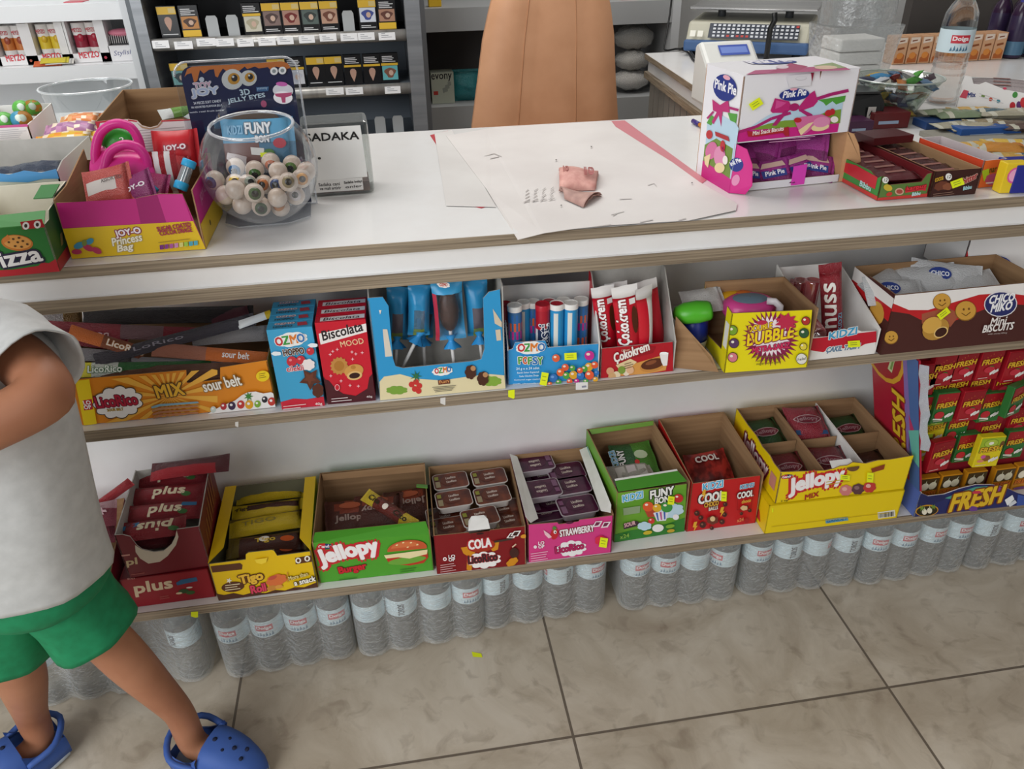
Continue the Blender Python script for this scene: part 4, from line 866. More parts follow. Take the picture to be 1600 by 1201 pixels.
def rtube(label, px, Y, h, tilt=0):
    q = P(*px, 1, Y); t_ = thing('red_sweet_tube', label, 'tube', (q.x, Y, q.z-h), 0, 'red tubes in the white tray'); r = .0125
    mx = Matrix.Translation((q.x, Y, q.z-h))
    MB().lathe([(r*.9, 0), (r, .002), (r, h*.45), (r*.99, h*.5)], lambda i, j: M('#9aa4ae', .3) if 5 < j < 9 else RT, None, 18, mx, cap0=True).build('tube_body', t_)
    MB().lathe([(r*1.0, h*.5), (r*1.02, h*.96), (r*.97, h), (r*.8, h), (r*.78, h*.9), (.0005, h*.9)], RTC, None, 18, mx).build('cap', t_)
for a in (('red capped tube at the back of the white tray by the gum carton', (1207, 439), .14, .09), ('second red capped tube from the gum carton in the white tray', (1231, 438), .14, .09), ('third red capped tube from the gum carton in the white tray', (1252, 437), .135, .09), ('red capped tube with grey label beside the foil pouch', (1271, 437), .10, .085)): rtube(*a)
q = P(1287, 517, 1, .02); mx = frame((q.x-.004, .03, q.z-.008), (.0, 1, .15), (0, 0, 1)) @ Matrix.Rotation(math.pi/2, 4, 'Y')
t_ = thing('red_sweet_tube', 'red tube lying with its open end facing forward in the white tray', 'tube', mx.translation, 0, 'red tubes in the white tray')
MB().lathe([(.013, .05), (.0135, 0), (.0125, -.006), (.010, -.006), (.009, .008), (.0005, .009)], RTC, None, 20, mx).build('cap', t_); MB().lathe([(.0125, .05), (.0125, .07)], RT, None, 20, mx, cap1=True).build('tube_body', t_)
A, B = P(1301, 520, 1, .06), P(1297, 416, 1, .075); mx = frame((A+B)/2, B-A, (-.25, -1, 0))
packet('wafer_pouch', 'tall dark red foil pouch with white upright lettering standing in the white tray', 'packet', mx, (B-A).length+.01, .036, .028, shell('w', '#8f1626'), lambda F: (F.text('nuss', (-.045, -.004), (.035, -.004), .017, '#efe9e4', .05, uv=True), F.text('KIDZI', (-.052, -.013), (-.02, -.013), .006, '#6fa7c4', .05, uv=True)), nx=16, ny=8, crimp=.12, wob=.2, seed=3)

# ---- cartons of mini biscuits
def chico(F, second=False):
    pass
c = Carton('mini_biscuit_carton', 'brown and white carton of mini biscuits in white sachets on the upper shelf', 'carton', (1375, 555), (1602, 532.2), SA, .107, .107, .118, '#4a2320', KRAFT, top=[(1600, 441.5), (1380, 462.5)], left=[(0, .107), (.075, .107), (.08, .10), (.118, .10)])
F = c.front
F.poly([(1381, 463), (1600, 442), (1600, 461), (1570, 457), (1530, 460), (1490, 472), (1450, 484), (1420, 484), (1381, 475)], '#ece8e5')
F.poly([(1381, 475), (1420, 484), (1450, 484), (1490, 472), (1530, 460), (1570, 457), (1600, 461), (1600, 476), (1560, 474), (1520, 490), (1480, 505), (1440, 500), (1420, 490), (1381, 487)], '#bf2026')
F.poly([(1440, 490), (1480, 480), (1500, 490), (1485, 510), (1455, 512), (1440, 505)], '#a3563e')
for x, y, r in ((1392, 527, 11), (1471, 471, 14), (1508, 485, 16.5)): F.ell(x, y, r*1.02, r*.95, '#8c5f20', -15); F.ell(x, y-.6, r*.95, r*.88, '#cf9c41', -15); F.ell(x+r*.3, y-r*.2, r*.1, r*.12, '#6f4716'); F.ell(x-r*.2, y-r*.15, r*.1, r*.12, '#6f4716'); F.strip([(x-r*.4, y+r*.2), (x, y+r*.45), (x+r*.45, y+r*.1)], 1.2, '#6f4716')
F.ell(1461, 513, 22, 16, '#b98a3a', -28); F.ell(1455, 507, 16, 12, '#d9a94e', -28); F.ell(1469, 518, 12, 8, '#e6c27c', -28); F.ell(1469, 518, 10, 6.5, '#3b1a12', -28)
F.ell(1562, 474, 26, 20, '#e8e4e6', -5); F.ell(1562, 474, 24.5, 18.5, '#262c66', -5); F.text('CHICO', (1543, 474), (1582, 469), 11.5, '#f3f2f4', .06, shear=0); F.text('MIKO', (1546, 487), (1578, 482), 11.5, '#f3f2f4', .06)
F.text('Mini', (1545, 508), (1569, 505), 11, '#ece6e2', .03); F.text('BISCUITS', (1533, 518.5), (1580, 513), 10, '#ece6e2', .05); F.text('with cocoa filling', (1541, 522.5), (1571, 520), 2.6, '#c9bcb8', .01)
c.lcol = M('#4a2320'); G = c.lside
G.poly([(0, .083), (.118, .083), (.118, .100), (0, .106)], '#ece8e5', True); G.poly([(0, .07), (.118, .06), (.118, .083), (0, .083)], '#bf2026', True)
G.poly([(.085+.02*math.cos(i*.45), .06+.019*math.sin(i*.45)) for i in range(14)], '#cf9c41', True)
c.finish(); sticker(c.root, F, 1472, 488, 20, 10, -38)
SIL = shell('w', '#cfd0d2', .25)
def sach(label, px, Y, rz, rx, seed, L=.10, W=.055, pr=None):
    q = P(*px, 1, Y); mx = Matrix.Translation(q) @ Euler((rx, .1*math.sin(seed), rz)).to_matrix().to_4x4()
    packet('biscuit_sachet', label, 'packet', mx, L, W, .022, SIL, pr, 'white biscuit sachets in the brown carton', nx=12, ny=7, crimp=.1, wob=.5, seed=seed)
oval = lambda F: (F.poly([(-.015+.018*math.cos(i*.4), .012*math.sin(i*.4)) for i in range(16)], '#2b3f86', True), F.text('CHICO', (-.029, -.004), (-.001, -.004), .008, '#eceef4', .05, uv=True))
sach('white sachet with blue oval poking up by the second biscuit carton', (1478, 434), .08, -.35, .75, 1, .115, .06, oval)
sach('white sachet with blue print at the front of the brown carton', (1397, 457), .05, -.1, .6, 2, .10, .055, oval)
sach('plain silver sachet lying in the middle of the brown carton', (1425, 446), .08, .25, .4, 3)
sach('plain silver sachet leaning at the carton\'s far corner', (1385, 447), .075, .5, .5, 4)
sach('crumpled silver sachet behind the blue oval one', (1440, 436), .085, -.2, .5, 5, .12, .06)
sach('silver sachet tucked at the near wall behind the lettered emblem', (1520, 446), .06, .1, .5, 6)
A = P(1507, 440, 1, .10); c = Carton('mini_biscuit_carton', 'white strawberry biscuit carton standing open behind the brown one', 'carton', (A.x, .115, SA+.062), (A.x+.24, .10, SA+.062), 0, .098, .10, .115, '#edeae8', noise_mat('cocoa_card', '#3c2720', '#4a3229', (9, 9, 9), .8), world=True, left=[(0, .104), (.03, .09), (.115, .085)])
F = c.front; F.ell(1509, 401, 3.5, 12, '#b8262b'); F.ell(1518, 417, 8, 9, '#4a2a1c')
F.ell(1558, 418, 26, 20, '#e4e2e8'); F.ell(1558, 418, 24.5, 18.5, '#1f3c9c'); F.text('CHICO', (1540, 421), (1578, 426), 11.5, '#f3f2f4', .06); F.text('MIKO', (1543, 436), (1574, 439), 10, '#f3f2f4', .06)
c.finish()
MB().box((A.x+.01, .125, SA+.0005), (A.x+.23, .215, SA+.0610), M('#5b2c28', .5)).build('lower_tray', c.root)

# ================================================================== lower sweet shelf
def bar_packet(name, label, px0, px1, y0, y1, w, t_, skin, pr=None, group=None, up=(0, -.6, .8), **kw):
    A, B = P(*px0, 1, y0), P(*px1, 1, y1); kw.setdefault('wob', .25); kw.setdefault('nx', 14); kw.setdefault('ny', 6); kw.setdefault('crimp', .07)
    return packet(name, label, 'packet', frame((A+B)/2, B-A, up), (B-A).length, w, t_, skin, pr, group, **kw)
WINE = '#6f1420'; WINEM = M(WINE, .35)
def plus_word(F, p0, p1, h, col='#d9c3a4', tab=True):
    F.text('plus', p0, p1, h, col, .05, shear=.12)
# ---- two dark red cartons of wafer bars, stacked
cl = Carton('wafer_bar_carton', 'closed dark red wafer bar carton, lower of two stacked at the person\'s side', 'carton', (203, 950), (337.5, 932), SB, .064, .064, .18, '#8f1522', M('#8f1522', .35))
F = cl.front; F.text('plus', (213, 932), (273, 922), 21, '#dcc7a6', .05, shear=.12); F.poly([(275, 910), (283, 905), (307, 901), (309, 907), (290, 911), (277, 914)], '#2c5f86')
for x, y, rx, ry, cc in ((287, 923, 8, 3.5, '#2d4a26'), (298, 925, 7, 3, '#375a2c'), (280, 926, 5, 1.6, '#cdb996'), (296, 917, 5, 1.3, '#d9cfc2')): F.ell(x, y, rx, ry, cc, -6)
F.lines(250, 932, 268, 929, 2, 3, '#a8584f', 1); F.text('Eti', (200, 905), (211, 903.5), 2.5, '#c98f86', .02)
MB().box((0, 0, 0), (.001, .001, .001), M(WINE)) 
mb = MB(); q = cl.q; W = cl.W; mb.prism([q(0, 0, .0625), q(W, 0, .0625), q(W, .18, .0625), q(0, .18, .0625)], Vector((0, 0, .001)), WINEM, WINEM); mb.build('lid', cl.root)
cl.rcol = M('#8f1522'); cl.lcol = M('#8f1522'); cl.finish()
zp = SB+.0655
B0, B1 = P(203, 903, 2, zp), P(329, 884, 2, zp)
c = Carton('wafer_bar_carton', 'torn open dark red carton of wafer bars, upper of two stacked at the person\'s side', 'carton', B0, B1, zp, .086, .094, .17, WINE, GREYC, world=True,
           top=[(311, 822), (276, 827), (274, 838), (268, 850), (256, 860), (240, 862), (222, 858), (214, 852), (203, 838), (191, 835), (171, 837)], left=[(0, .092), (.17, .096)], right=[(0, .084), (.17, .094)])
F = c.front
F.poly([(211, 851), (222, 858), (240, 862), (256, 860), (268, 850), (274, 838), (276, 828), (279, 838), (275, 851), (262, 868), (250, 877), (232, 880), (219, 872), (212, 862)], '#cbbfae')
F.text('pl', (199, 886), (218, 883), 13, '#cdb78f', .05, shear=.12); F.strip([(187, 868), (203, 866)], 2.5, '#c98f86'); F.lines(205, 897, 228, 894, 1, 3, '#a8584f', 1)
G = c.rside
for k in range(7): G.poly([(.02+k*.018, .02+.004*k), (.026+k*.018, .02+.004*k), (.034+k*.018, .055+.008*k), (.028+k*.018, .055+.008*k)], '#9c5a34', True)
c.finish()
ff = c.fo
WR = shell('w', '#8d1826', .3); WRD = shell('w', '#b32430', .3)
def wafer(label, p0, p1, y, seed, skin=WR, blue=False, rev=False):
    def pr(F):
        a, b = (-.022, .032) if not rev else (.032, -.022); y0 = -.012 if not rev else .010
        F.text('plus', (a, y0), (b, y0), .020, '#e3d2b4', .06, shear=.12, uv=True)
        if blue: F.poly([(.030, .002), (.054, .004), (.054, .011), (.032, .010)] if not rev else [(-.05, .002), (-.02, .002), (-.02, .01), (-.05, .01)], '#2f6f9c', True)
        F.poly([(.034+.008*math.cos(i*.6), -.008+.004*math.sin(i*.6)) for i in range(10)], '#36662e', True)
    z = zp+.072; ya, yb = P(*p0, 2, z).y, P(*p1, 2, z).y
    bar_packet('wafer_bar', label, p0, p1, ya, yb, .038, .028, skin, pr, 'wafer bars in the torn dark red carton', seed=seed, up=(0, -.35, .95), wob=.12)
wafer('wafer bar lying turned around just above the torn front edge', (190, 833), (290, 820), .050, 1, blue=True, rev=True)
wafer('wafer bar with blue tab, second up from the torn front edge', (196, 806), (316, 794), .080, 2, blue=True)
wafer('wafer bar with green leaf print, third up from the torn front edge', (203, 778), (322, 767), .112, 3)
wafer('wafer bar with green leaf print, just beneath the loose top bar', (212, 752), (330, 742), .140, 4)
bar_packet('wafer_bar', 'bright red wafer bar lying loose across the top of the torn carton', (236, 738), (358, 722), .172, .160, .034, .022, lambda u, v, tp: shell('w', '#5c2029') if v > .5 or u > .85 else WRD, None, None, up=(0, -.5, .85), seed=6)
bar_packet('wafer_bar', 'dark wafer bar lying beneath the turned one in the torn carton', (205, 846), (285, 838), .05, .05, .034, .02, shell('w', '#5c111b'), None, None, seed=7)
# ---- open kraft carton beside them, mostly behind the boy
c = Carton('sweet_carton', 'open brown carton with pink wrapped sweets, half hidden behind the person', 'carton', (70, 975), (196, 951), SB, .085, .105, .17, '#8d2436', KRAFT, left=[(0, .085), (.17, .105)])
c.front.text('plus', (150, 935), (185, 930), 16, '#dcc7a6', .05, shear=.12); c.finish()
PKW = shell('w', '#8c3446', .25)
bar_packet('wrapped_sweet', 'pink wrapped sweet poking from the half hidden brown carton', (118, 810), (182, 800), .07, .07, .045, .025, lambda u, v, tp: PKW if v < .6 else shell('w', '#b98a92'), lambda F: [F.poly([(x-.008, -.004+.004*k), (x+.008, -.004+.004*k), (x+.006, .0+.004*k), (x-.006, .0+.004*k)], '#dbb5bd', True) for k, x in enumerate((.01, .014, .008))], seed=4)
bar_packet('wrapped_sweet', 'red strip pack leaning up from the half hidden brown carton', (146, 795), (205, 752), .09, .14, .018, .01, WRD, None, seed=5)
bar_packet('wrapped_sweet', 'second pink pack low in the half hidden brown carton', (120, 836), (180, 826), .06, .06, .045, .025, PKW, None, seed=9)

# ---- yellow carton of corn snack bars with its lid cut open
YT = '#e3bb10'
c = Carton('snack_bar_carton', 'yellow and brown carton of snack bars with rounded tab on its front', 'carton', (342, 938.5), (497, 917.5), SB, .084, .084, .205, YT, M('#6d6a52', .8), top=[(487, 861), (433, 868), (428, 860), (424, 859), (388, 863), (384, 866), (384, 874), (327, 881)])
F = c.front
F.poly([(338, 927), (350, 929), (365, 926), (380, 929), (395, 925), (415, 926), (430, 921), (445, 922), (460, 917), (475, 917), (496, 909), (498, 918), (341, 939)], '#4f2c1b')
F.poly([(329, 884), (375, 879), (379, 882), (378, 889), (332, 894)], '#5a3218'); F.poly([(461, 871), (485, 867), (488, 871), (487, 877), (462, 881)], '#5a3218')
for x, y in ((466, 875), (480, 872)): F.ell(x, y, 4.5, 4.5, '#f0ece0'); F.ell(x, y, 2.2, 2.6, '#5a3218')
F.ell(364, 916, 18, 8, '#5a3218', -6); F.lines(352, 914, 376, 911, 3, 3.6, '#e6d9b4', 1.2); F.star(358, 906, 2, 5, 5, '#efe9da')
F.text('Tigo', (380, 915), (414, 907), 17, '#e8b93a', .07, [('#5a2a10', .06)], shear=.15); F.text('Roll', (394, 926), (418, 921), 12, '#d63f5e', .06, [('#5a2a10', .05)], shear=.15)
F.cloud(432, 905, 15, 8, '#d8703a', 7, -15); F.ell(425, 917, 8, 4, '#c9873a', -10); F.ell(436, 915, 6, 3, '#d99a45', -10); F.ell(426, 901, 7, 3, '#c55240', -20)
F.strip([(449, 892), (450, 908)], 1.5, '#c98a2a'); F.text('More than', (452, 905), (482, 897), 6, '#e9d78c', .03, [('#6b4a16', .05)], shear=.2); F.text('a snack', (461, 913), (494, 905), 8, '#f6f1e4', .05, [('#3a2a16', .07)], shear=.2)
F.poly([(398, 872), (418, 869), (416, 876), (409, 879), (401, 877)], '#f2d23a')
c.lcol = c.rcol = M(YT); c.finish()
q = c.q; mb = MB(); h = .0842
mb.prism([q(0, .0, h), q(.020, .035, h), q(.020, .205, h), q(0, .205, h)], Vector((0, 0, .0015)), M(YT)); mb.build('lid_flap', c.root)
mb = MB(); mb.prism([q(c.W-.020, .035, h), q(c.W, .0, h), q(c.W, .205, h), q(c.W-.020, .205, h)], Vector((0, 0, .0015)), M(YT)); mb.build('lid_flap', c.root)
YB = shell('w', '#d2b314', .3); YD = shell('w', '#6e5a14', .3); BRN = shell('w', '#4a2116', .3)
def snack(label, p0, p1, y, seed, mode, tilt=0):
    z = SB+.055
    A, B = P(*p0, 2, z+tilt), P(*p1, 2, z+tilt)
    def sk(u, v, tp):
        if mode == 0: return YB if v < .8 else YD
        if mode == 1: return (BRN if .25 < u < .92 and .55 < v < .85 else YB)
        return BRN if .12 < u < .95 else YD
    def pr(F):
        if mode == 0: F.text('TIGO', (-.045, -.004), (.015, -.004), .009, '#8a7a2a', .04, uv=True)
        elif mode == 1: F.text('Tigo', (-.06, .0), (-.03, .0), .010, '#3a2a10', .04, uv=True)
        else:
            F.text('Tigo', (-.02, -.005), (.015, -.005), .012, '#d8b43a', .05, uv=True); F.poly([(-.004+.009*math.cos(i*.5), .004+.006*math.sin(i*.5)) for i in range(12)], '#e9e2d8', True)
            F.poly([(.035+.012*math.cos(i*.5), .006*math.sin(i*.5)) for i in range(12)], '#c9571f', True)
    packet('snack_bar', label, 'packet', frame((A+B)/2, B-A, (0, -.25, 1)), (B-A).length, .042, .022, sk, pr, 'snack bars in the yellow carton', nx=16, ny=6, crimp=.08, wob=.25, seed=seed)
snack('brown and orange snack bar nearest the rounded tab', (356, 858), (480, 842), 0, 1, 2)
snack('second brown snack bar lying against the front wall inside the yellow carton', (352, 874), (482, 858), 0, 2, 2, -.012)
snack('yellow snack bar lying on the brown ones', (358, 828), (480, 808), 0, 3, 0)
snack('yellow and brown lettered snack bar in the middle of the carton', (362, 806), (476, 791), 0, 4, 1)
snack('yellow snack bar with dashed lettering, farthest back', (370, 776), (478, 762), 0, 5, 0)

# ---- green burger jelly carton
GRC = '#4c9a2a'
c = Carton('burger_jelly_carton', 'green carton with a burger picture and low contents', 'carton', (500, 911), (677.5, 891), SB, .094, .094, .193, GRC, KRAFT, top=[(671, 834), (489, 848)])
F = c.front
F.ell(508, 853, 13, 4, '#23306a', 0); F.poly([(498, 849), (508, 848), (508, 858), (498, 857), (495, 853)], '#c4222e'); F.text('Gandet', (498, 856), (521, 854), 4.5, '#f1eeee', .05)
F.text('Jellopy', (505, 888), (595, 867), 29, '#f2eeee', .035, [('#c4222e', .12), ('#f3e9e8', .02)], arch=.06); 
F.text('Burger', (532, 898), (574, 890), 13, '#c8202c', .06, [('#5d1517', .035)])
F.lines(530, 905, 560, 901, 1, 3, '#2d6a1c', 1.2); F.lines(625, 889, 655, 885, 2, 3.5, '#357a20', 1.2)
F.poly([(602, 868), (667, 858), (669, 869), (662, 878), (640, 882), (615, 880), (606, 876)], '#b8321f'); F.ell(636, 874, 30, 5.5, '#6aa23a', -8); F.poly([(600, 866), (668, 857), (667, 864), (655, 867), (640, 871), (622, 869), (603, 871)], '#e9d9a8')
F.ell(636, 856, 31, 13.5, '#c2562f', -7, a0=175, a1=372); F.ell(633, 853, 22, 8, '#d07040', -7, a0=180, a1=365)
for x, y in ((620, 850), (630, 846), (642, 846), (652, 849), (637, 853)): F.ell(x, y, 1.8, 1, '#efd9a4', -20)
c.finish()
q = c.q; hz = c.hf
mb = MB(); a0, b0 = c.front.px(489, 848)[1], c.front.px(671, 834)[1]
mb.prism([q(0, .0, a0), q(c.W, .0, b0), q(c.W-.006, .020, .096), q(.004, .020, .097)], Vector((0, .0015, -.0005)), M(GRC), KRAFT); mb.build('top_flap', c.root)
mb = MB(); mb.prism([q(.004, .188, .094), q(c.W, .188, .094), q(c.W, .181, .082), q(.006, .181, .084)], Vector((0, -.001, .001)), M('#3f7f2a'), KRAFT); mb.build('back_flap', c.root)
mb = MB(); mb.prism([q(c.W-.018, .105, .105), q(c.W+.002, .10, .104), q(c.W+.002, .125, .092), q(c.W-.018, .128, .094)], Vector((0, 0, .0012)), M('#58a433')); mb.build('side_tab', c.root)
JD = shell('w', '#55251c', .25)
def jsach(label, px, z, rz, seed, rev=False):
    p = P(*px, 2, SB+z); mx = Matrix.Translation(p) @ Euler((.25, .06*math.sin(seed*2), rz)).to_matrix().to_4x4()
    def sk(u, v, tp): return shell('w', '#8a3a26') if (u-.5)**2*3+(v-.75)**2*6 < .25 else JD
    def pr(F):
        a, b, y = ((-.028, .03, -.016) if not rev else (.03, -.028, .012))
        F.text('Jellopy', (a, y), (b, y), .016, '#a78f86', .05, uv=True); F.poly([(.02*math.cos(i*.4), .022+.008*math.sin(i*.4)) for i in range(16)], '#a8512f', True)
    packet('jelly_sachet', label, 'packet', mx, .092, .082, .016, sk, pr, 'dark jelly sachets in the green carton', nx=12, ny=9, crimp=.08, wob=.35, seed=seed)
jsach('dark jelly sachet by the snack carton side of the green carton', (548, 808), .045, .05, 1); jsach('dark jelly sachet in the middle, printed upside down to the front', (590, 800), .05, -.1, 2, True); jsach('dark jelly sachet at the cola carton side of the green carton', (640, 790), .045, .08, 3, True)
bar_packet('snack_bar', 'yellow and brown snack roll lying on the dark jelly sachets', (570, 772), (648, 822), .14, .05, .026, .018, lambda u, v, tp: shell('w', '#d2b42a') if u < .25 or u > .72 else shell('w', '#6b2318'), lambda F: (F.text('Cito', (.015, -.004), (.045, -.004), .010, '#2c2410', .05, uv=True), F.text('Cita', (-.048, -.004), (-.02, -.004), .010, '#2c2410', .05, uv=True), F.poly([(-.005+.006*math.cos(i*.5), .006*math.sin(i*.5)) for i in range(13)], '#e9ddd0', True)), None, seed=8)

# ---- dark red cola liquorice carton with jelly trays
c = Carton('cola_liquorice_carton', 'dark red carton with cola lettering full of brown jelly trays', 'carton', (683, 897), (822, 881.6), SB, .090, .090, .195, '#7f1119', KRAFT, top=[(820, 822), (766, 828), (765, 830), (734, 834), (732, 832), (677, 837)])
F = c.front
F.poly([(720, 855), (780, 845), (778, 858), (770, 861), (765, 855), (755, 865), (745, 858), (738, 870), (737, 890), (733, 893), (729, 889), (730, 868), (724, 864)], '#d08a1c')
F.poly([(735, 833), (764, 829), (763, 838), (756, 846), (742, 848), (736, 842)], '#741018'); F.ell(750, 833, 6, 1.6, '#2c0a0c', -6)
F.ell(752, 852, 22, 10, '#a03018', -8); F.text('COLA', (733, 858), (768, 853), 14, '#efe9e6', .06, [('#b3202a', .08)])
F.cloud(756, 874, 23, 11, '#efecea', 10, -5, .2); F.text('LicoRico', (732, 880), (777, 874), 12, '#3a2226', .07, [('#a8192a', .045)])
F.text('LO', (701, 871), (711, 870), 5, '#efe9e9', .05); F.text('OP', (701, 876), (711, 875), 5, '#efe9e9', .05); F.ell(695, 872, 3, 3, '#efe0e0'); F.ell(695, 872, 1.3, 1.3, '#7f1119')
F.lines(688, 882, 714, 878, 4, 3.4, '#c9a0a0', 1.1); F.strip([(772, 845), (800, 840)], 3, '#3b2a24')
for x, y in ((800, 835), (806, 832)): F.poly([(x-9, y+4), (x-3, y-4), (x+8, y-5), (x+3, y+4)], '#e9e4e2'); F.poly([(x-6, y+3), (x-2, y-3), (x+5, y-3), (x+1, y+3)], '#3a1a16')
F.ell(818, 836, 5, 3, '#d99430', -10); F.ell(803, 862, 7, 8, '#42201c'); F.cloud(800, 876, 9, 5, '#d08a1c', 6, -30); F.strip([(800, 853), (806, 848)], 2, '#d9b9a0')
c.finish()
mb = MB(); q = c.q; u0 = c.front.px(732, 833)[0]; u1 = c.front.px(766, 829)[0]
mb.prism([q(u0, .002, .089), q(u1, .002, .089), q(u1-.002, .016, .098), q(u1-.008, .024, .101), q(u0+.008, .024, .101), q(u0+.002, .016, .098)], Vector((0, 0, .0012)), WHITEC); mb.build('front_tab', c.root)
def tray_thing(label, px, z, rz, film, body, group, L=.066, W=.048, tilt=0.0, dark=False, word='LicoRico', code='#9a8a6a'):
    p = P(*px, 2, SB+z); t_ = thing('jelly_tray', label, 'sweet tray', p-Vector((0, 0, .016)), rz, group); mx = Matrix.Translation(p) @ Euler((tilt, 0, rz)).to_matrix().to_4x4()
    def rr(l, w, r, zz, n=5):
        out = []
        for cx, cy, a0 in ((l/2-r, w/2-r, 0), (-l/2+r, w/2-r, 90), (-l/2+r, -w/2+r, 180), (l/2-r, -w/2+r, 270)):
            for i in range(n): a = math.radians(a0+90*i/(n-1)); out.append(mx @ Vector((cx+r*math.cos(a), cy+r*math.sin(a), zz)))
        return out
    cup = MB(); cup.grid([rr(L*.82, W*.78, .006, -.016), rr(L*.9, W*.88, .007, -.001), rr(L, W, .008, -.0005), rr(L, W, .008, .0006), rr(L*.95, W*.93, .007, .0008)], M('#c9c2bd' if not dark else '#b5aab0', .35), False, True)
    k = len(cup.v); cup.f.append([i for i in range(20)][::-1]); cup.m.append(M('#8d8580', .4)); cup.s.append(False); cup.build('cup', t_)
    lid = MB(); pts = rr(L*.955, W*.935, .007, .0009); lid.add(pts, [list(range(20))], film)
    x, y = mx.col[0].to_3d(), mx.col[1].to_3d(); F = Face(mx.translation+mx.col[2].to_3d()*.0010, x, y, lid); F.base = .0002
    F.poly([(L*(-.05+.24*math.cos(i*.4)), W*(.02+.30*math.sin(i*.4))) for i in range(16)], body, True)
    for v in (.10, -.14): F.text(word, (-L*.12, W*v), (L*.16, W*(v+.02)), W*.13, '#cfc0b6', .08, uv=True)
    F.poly([(-L*.44, -W*.36), (-L*.31, -W*.36), (-L*.31, W*.0), (-L*.44, W*.0)], code, True)
    F.poly([(-L*.44, W*.1), (-L*.33, W*.1), (-L*.33, W*.32), (-L*.44, W*.32)], '#8a8a2c' if not dark else '#7b4a6c', True)
    lid.build('lid_film', t_); return t_
CFILM = noise_mat('cola_film', '#4a2018', '#7c3c24', (45, 45, 45), .22, 4); PF = noise_mat('berry_film', '#3f1230', '#57203f', (45, 45, 45), .22, 4)
g = 'brown jelly trays in the cola carton'
for lab, px, z, rz in (('brown jelly tray at the far back on the burger carton side', (704, 751), .080, .06), ('brown jelly tray at the far back on the strawberry carton side', (764, 745), .080, .06), ('brown jelly tray in the middle row on the burger carton side', (709, 779), .084, .07), ('brown jelly tray in the middle row on the strawberry carton side', (769, 773), .082, .07),
                       ('brown jelly tray lying loose near the white front tab', (750, 807), .080, .12), ('brown jelly tray low in the front corner by the green carton', (700, 822), .062, .05), ('brown jelly tray low under the loose one by the pink carton', (795, 812), .062, .1), ('brown jelly tray beneath the middle row on the strawberry side', (786, 794), .062, .07), ('brown jelly tray deep in the shadow under the burger side row', (694, 805), .055, .05)):
    tray_thing(lab, px, z, rz, CFILM, '#5d2a1a', g)
# ---- pink strawberry liquorice carton
c = Carton('strawberry_liquorice_carton', 'pink carton with strawberry lettering full of dark purple jelly trays', 'carton', (825, 879), (955, 863), SB, .090, .092, .20, '#d23d83', KRAFT, top=[(958, 805), (906, 812), (904, 815), (873, 819), (871, 816), (822, 820)])
F = c.front
F.poly([(874, 819), (905, 814), (904, 834), (876, 838)], '#c93a7b'); F.ell(890, 816, 6, 2, '#4a1530', -6)
F.text('STRAWBERRY', (875, 838), (928, 829), 10, '#efe9ec', .05, [('#7a1b2c', .07)]); F.cloud(893, 856, 20, 10.5, '#efecee', 10, -6, .2); F.text('LicoRico', (868, 864), (912, 856), 10, '#b3205c', .06, [('#7d1240', .04)])
F.ell(866, 833, 6, 9, '#c0242f', 15); F.poly([(849, 827), (858, 833), (862, 838), (857, 840), (851, 834)], '#efc3cd'); F.ell(867, 830, 2.4, 2.8, '#f2eeee'); F.ell(867.5, 830.5, 1.1, 1.3, '#20161a'); F.star(866, 824, 2, 5, 6, '#4d8a3a')
F.text('LO', (841, 850), (850, 849), 5, '#f3e9ee', .05); F.text('OP', (841, 855.5), (850, 854.5), 5, '#f3e9ee', .05); F.ell(836, 853, 2.6, 2.6, '#f3e0e8')
F.lines(829, 864, 856, 860, 4, 3.6, '#eeb6cf', 1.1); F.cloud(939, 843, 9, 7, '#d92a4c', 6)
for x, y in ((933, 816), (946, 817)): F.poly([(x-8, y+6), (x-3, y-3), (x+8, y-4), (x+3, y+5)], '#ead9e2'); F.poly([(x-5, y+4), (x-2, y-2), (x+5, y-2), (x+1, y+3)], '#6d1f44')
c.finish(); sticker(c.root, F, 942, 845, 12, 15, 10)
q = c.q
mb = MB(); mb.prism([q(-.001, .015, .093), q(.006, .002, .089), q(.022, .018, .083), q(.013, .195, .090), q(-.001, .198, .096)], Vector((0, 0, .0012)), WHITEC, WHITEC); mb.build('folded_flap', c.root)
mb = MB(); mb.prism([q(c.W-.018, .018, .084), q(c.W-.004, .004, .089), q(c.W+.001, .02, .092), q(c.W+.001, .198, .094), q(c.W-.016, .195, .090)], Vector((0, 0, .0012)), WHITEC, WHITEC); mb.build('folded_flap', c.root)
for u in (.0012, c.W-.0012): MB().prism([q(u, .15, .0935), q(u, .198, .096), q(u, .198, .080), q(u, .17, .076)], Vector((.0006, 0, 0)), M('#3fa6a2', .5)).build('teal_corner', c.root)
g = 'purple jelly trays in the strawberry carton'
for lab, px, z, rz in (('purple jelly tray standing highest at the far back corner', (836, 723), .083, 3.2), ('purple jelly tray in the second row below the highest one', (846, 763), .078, 3.2), ('purple jelly tray at the back on the green sour carton side', (884, 736), .070, .07), ('purple jelly tray in the middle on the green sour carton side', (892, 758), .070, .07), ('purple jelly tray at the front on the green sour carton side', (902, 789), .070, .07), ('purple jelly tray low in the front gap by the cola carton', (852, 800), .045, .06), ('purple jelly tray deep in the gap between the two upper ones', (846, 742), .055, .06), ('purple jelly tray deep at the front under the folded flap', (860, 785), .048, .06)):
    tray_thing(lab, px, z, rz, PF, '#4a1a38', g, .072, .052, dark=True, code='#7b5470')

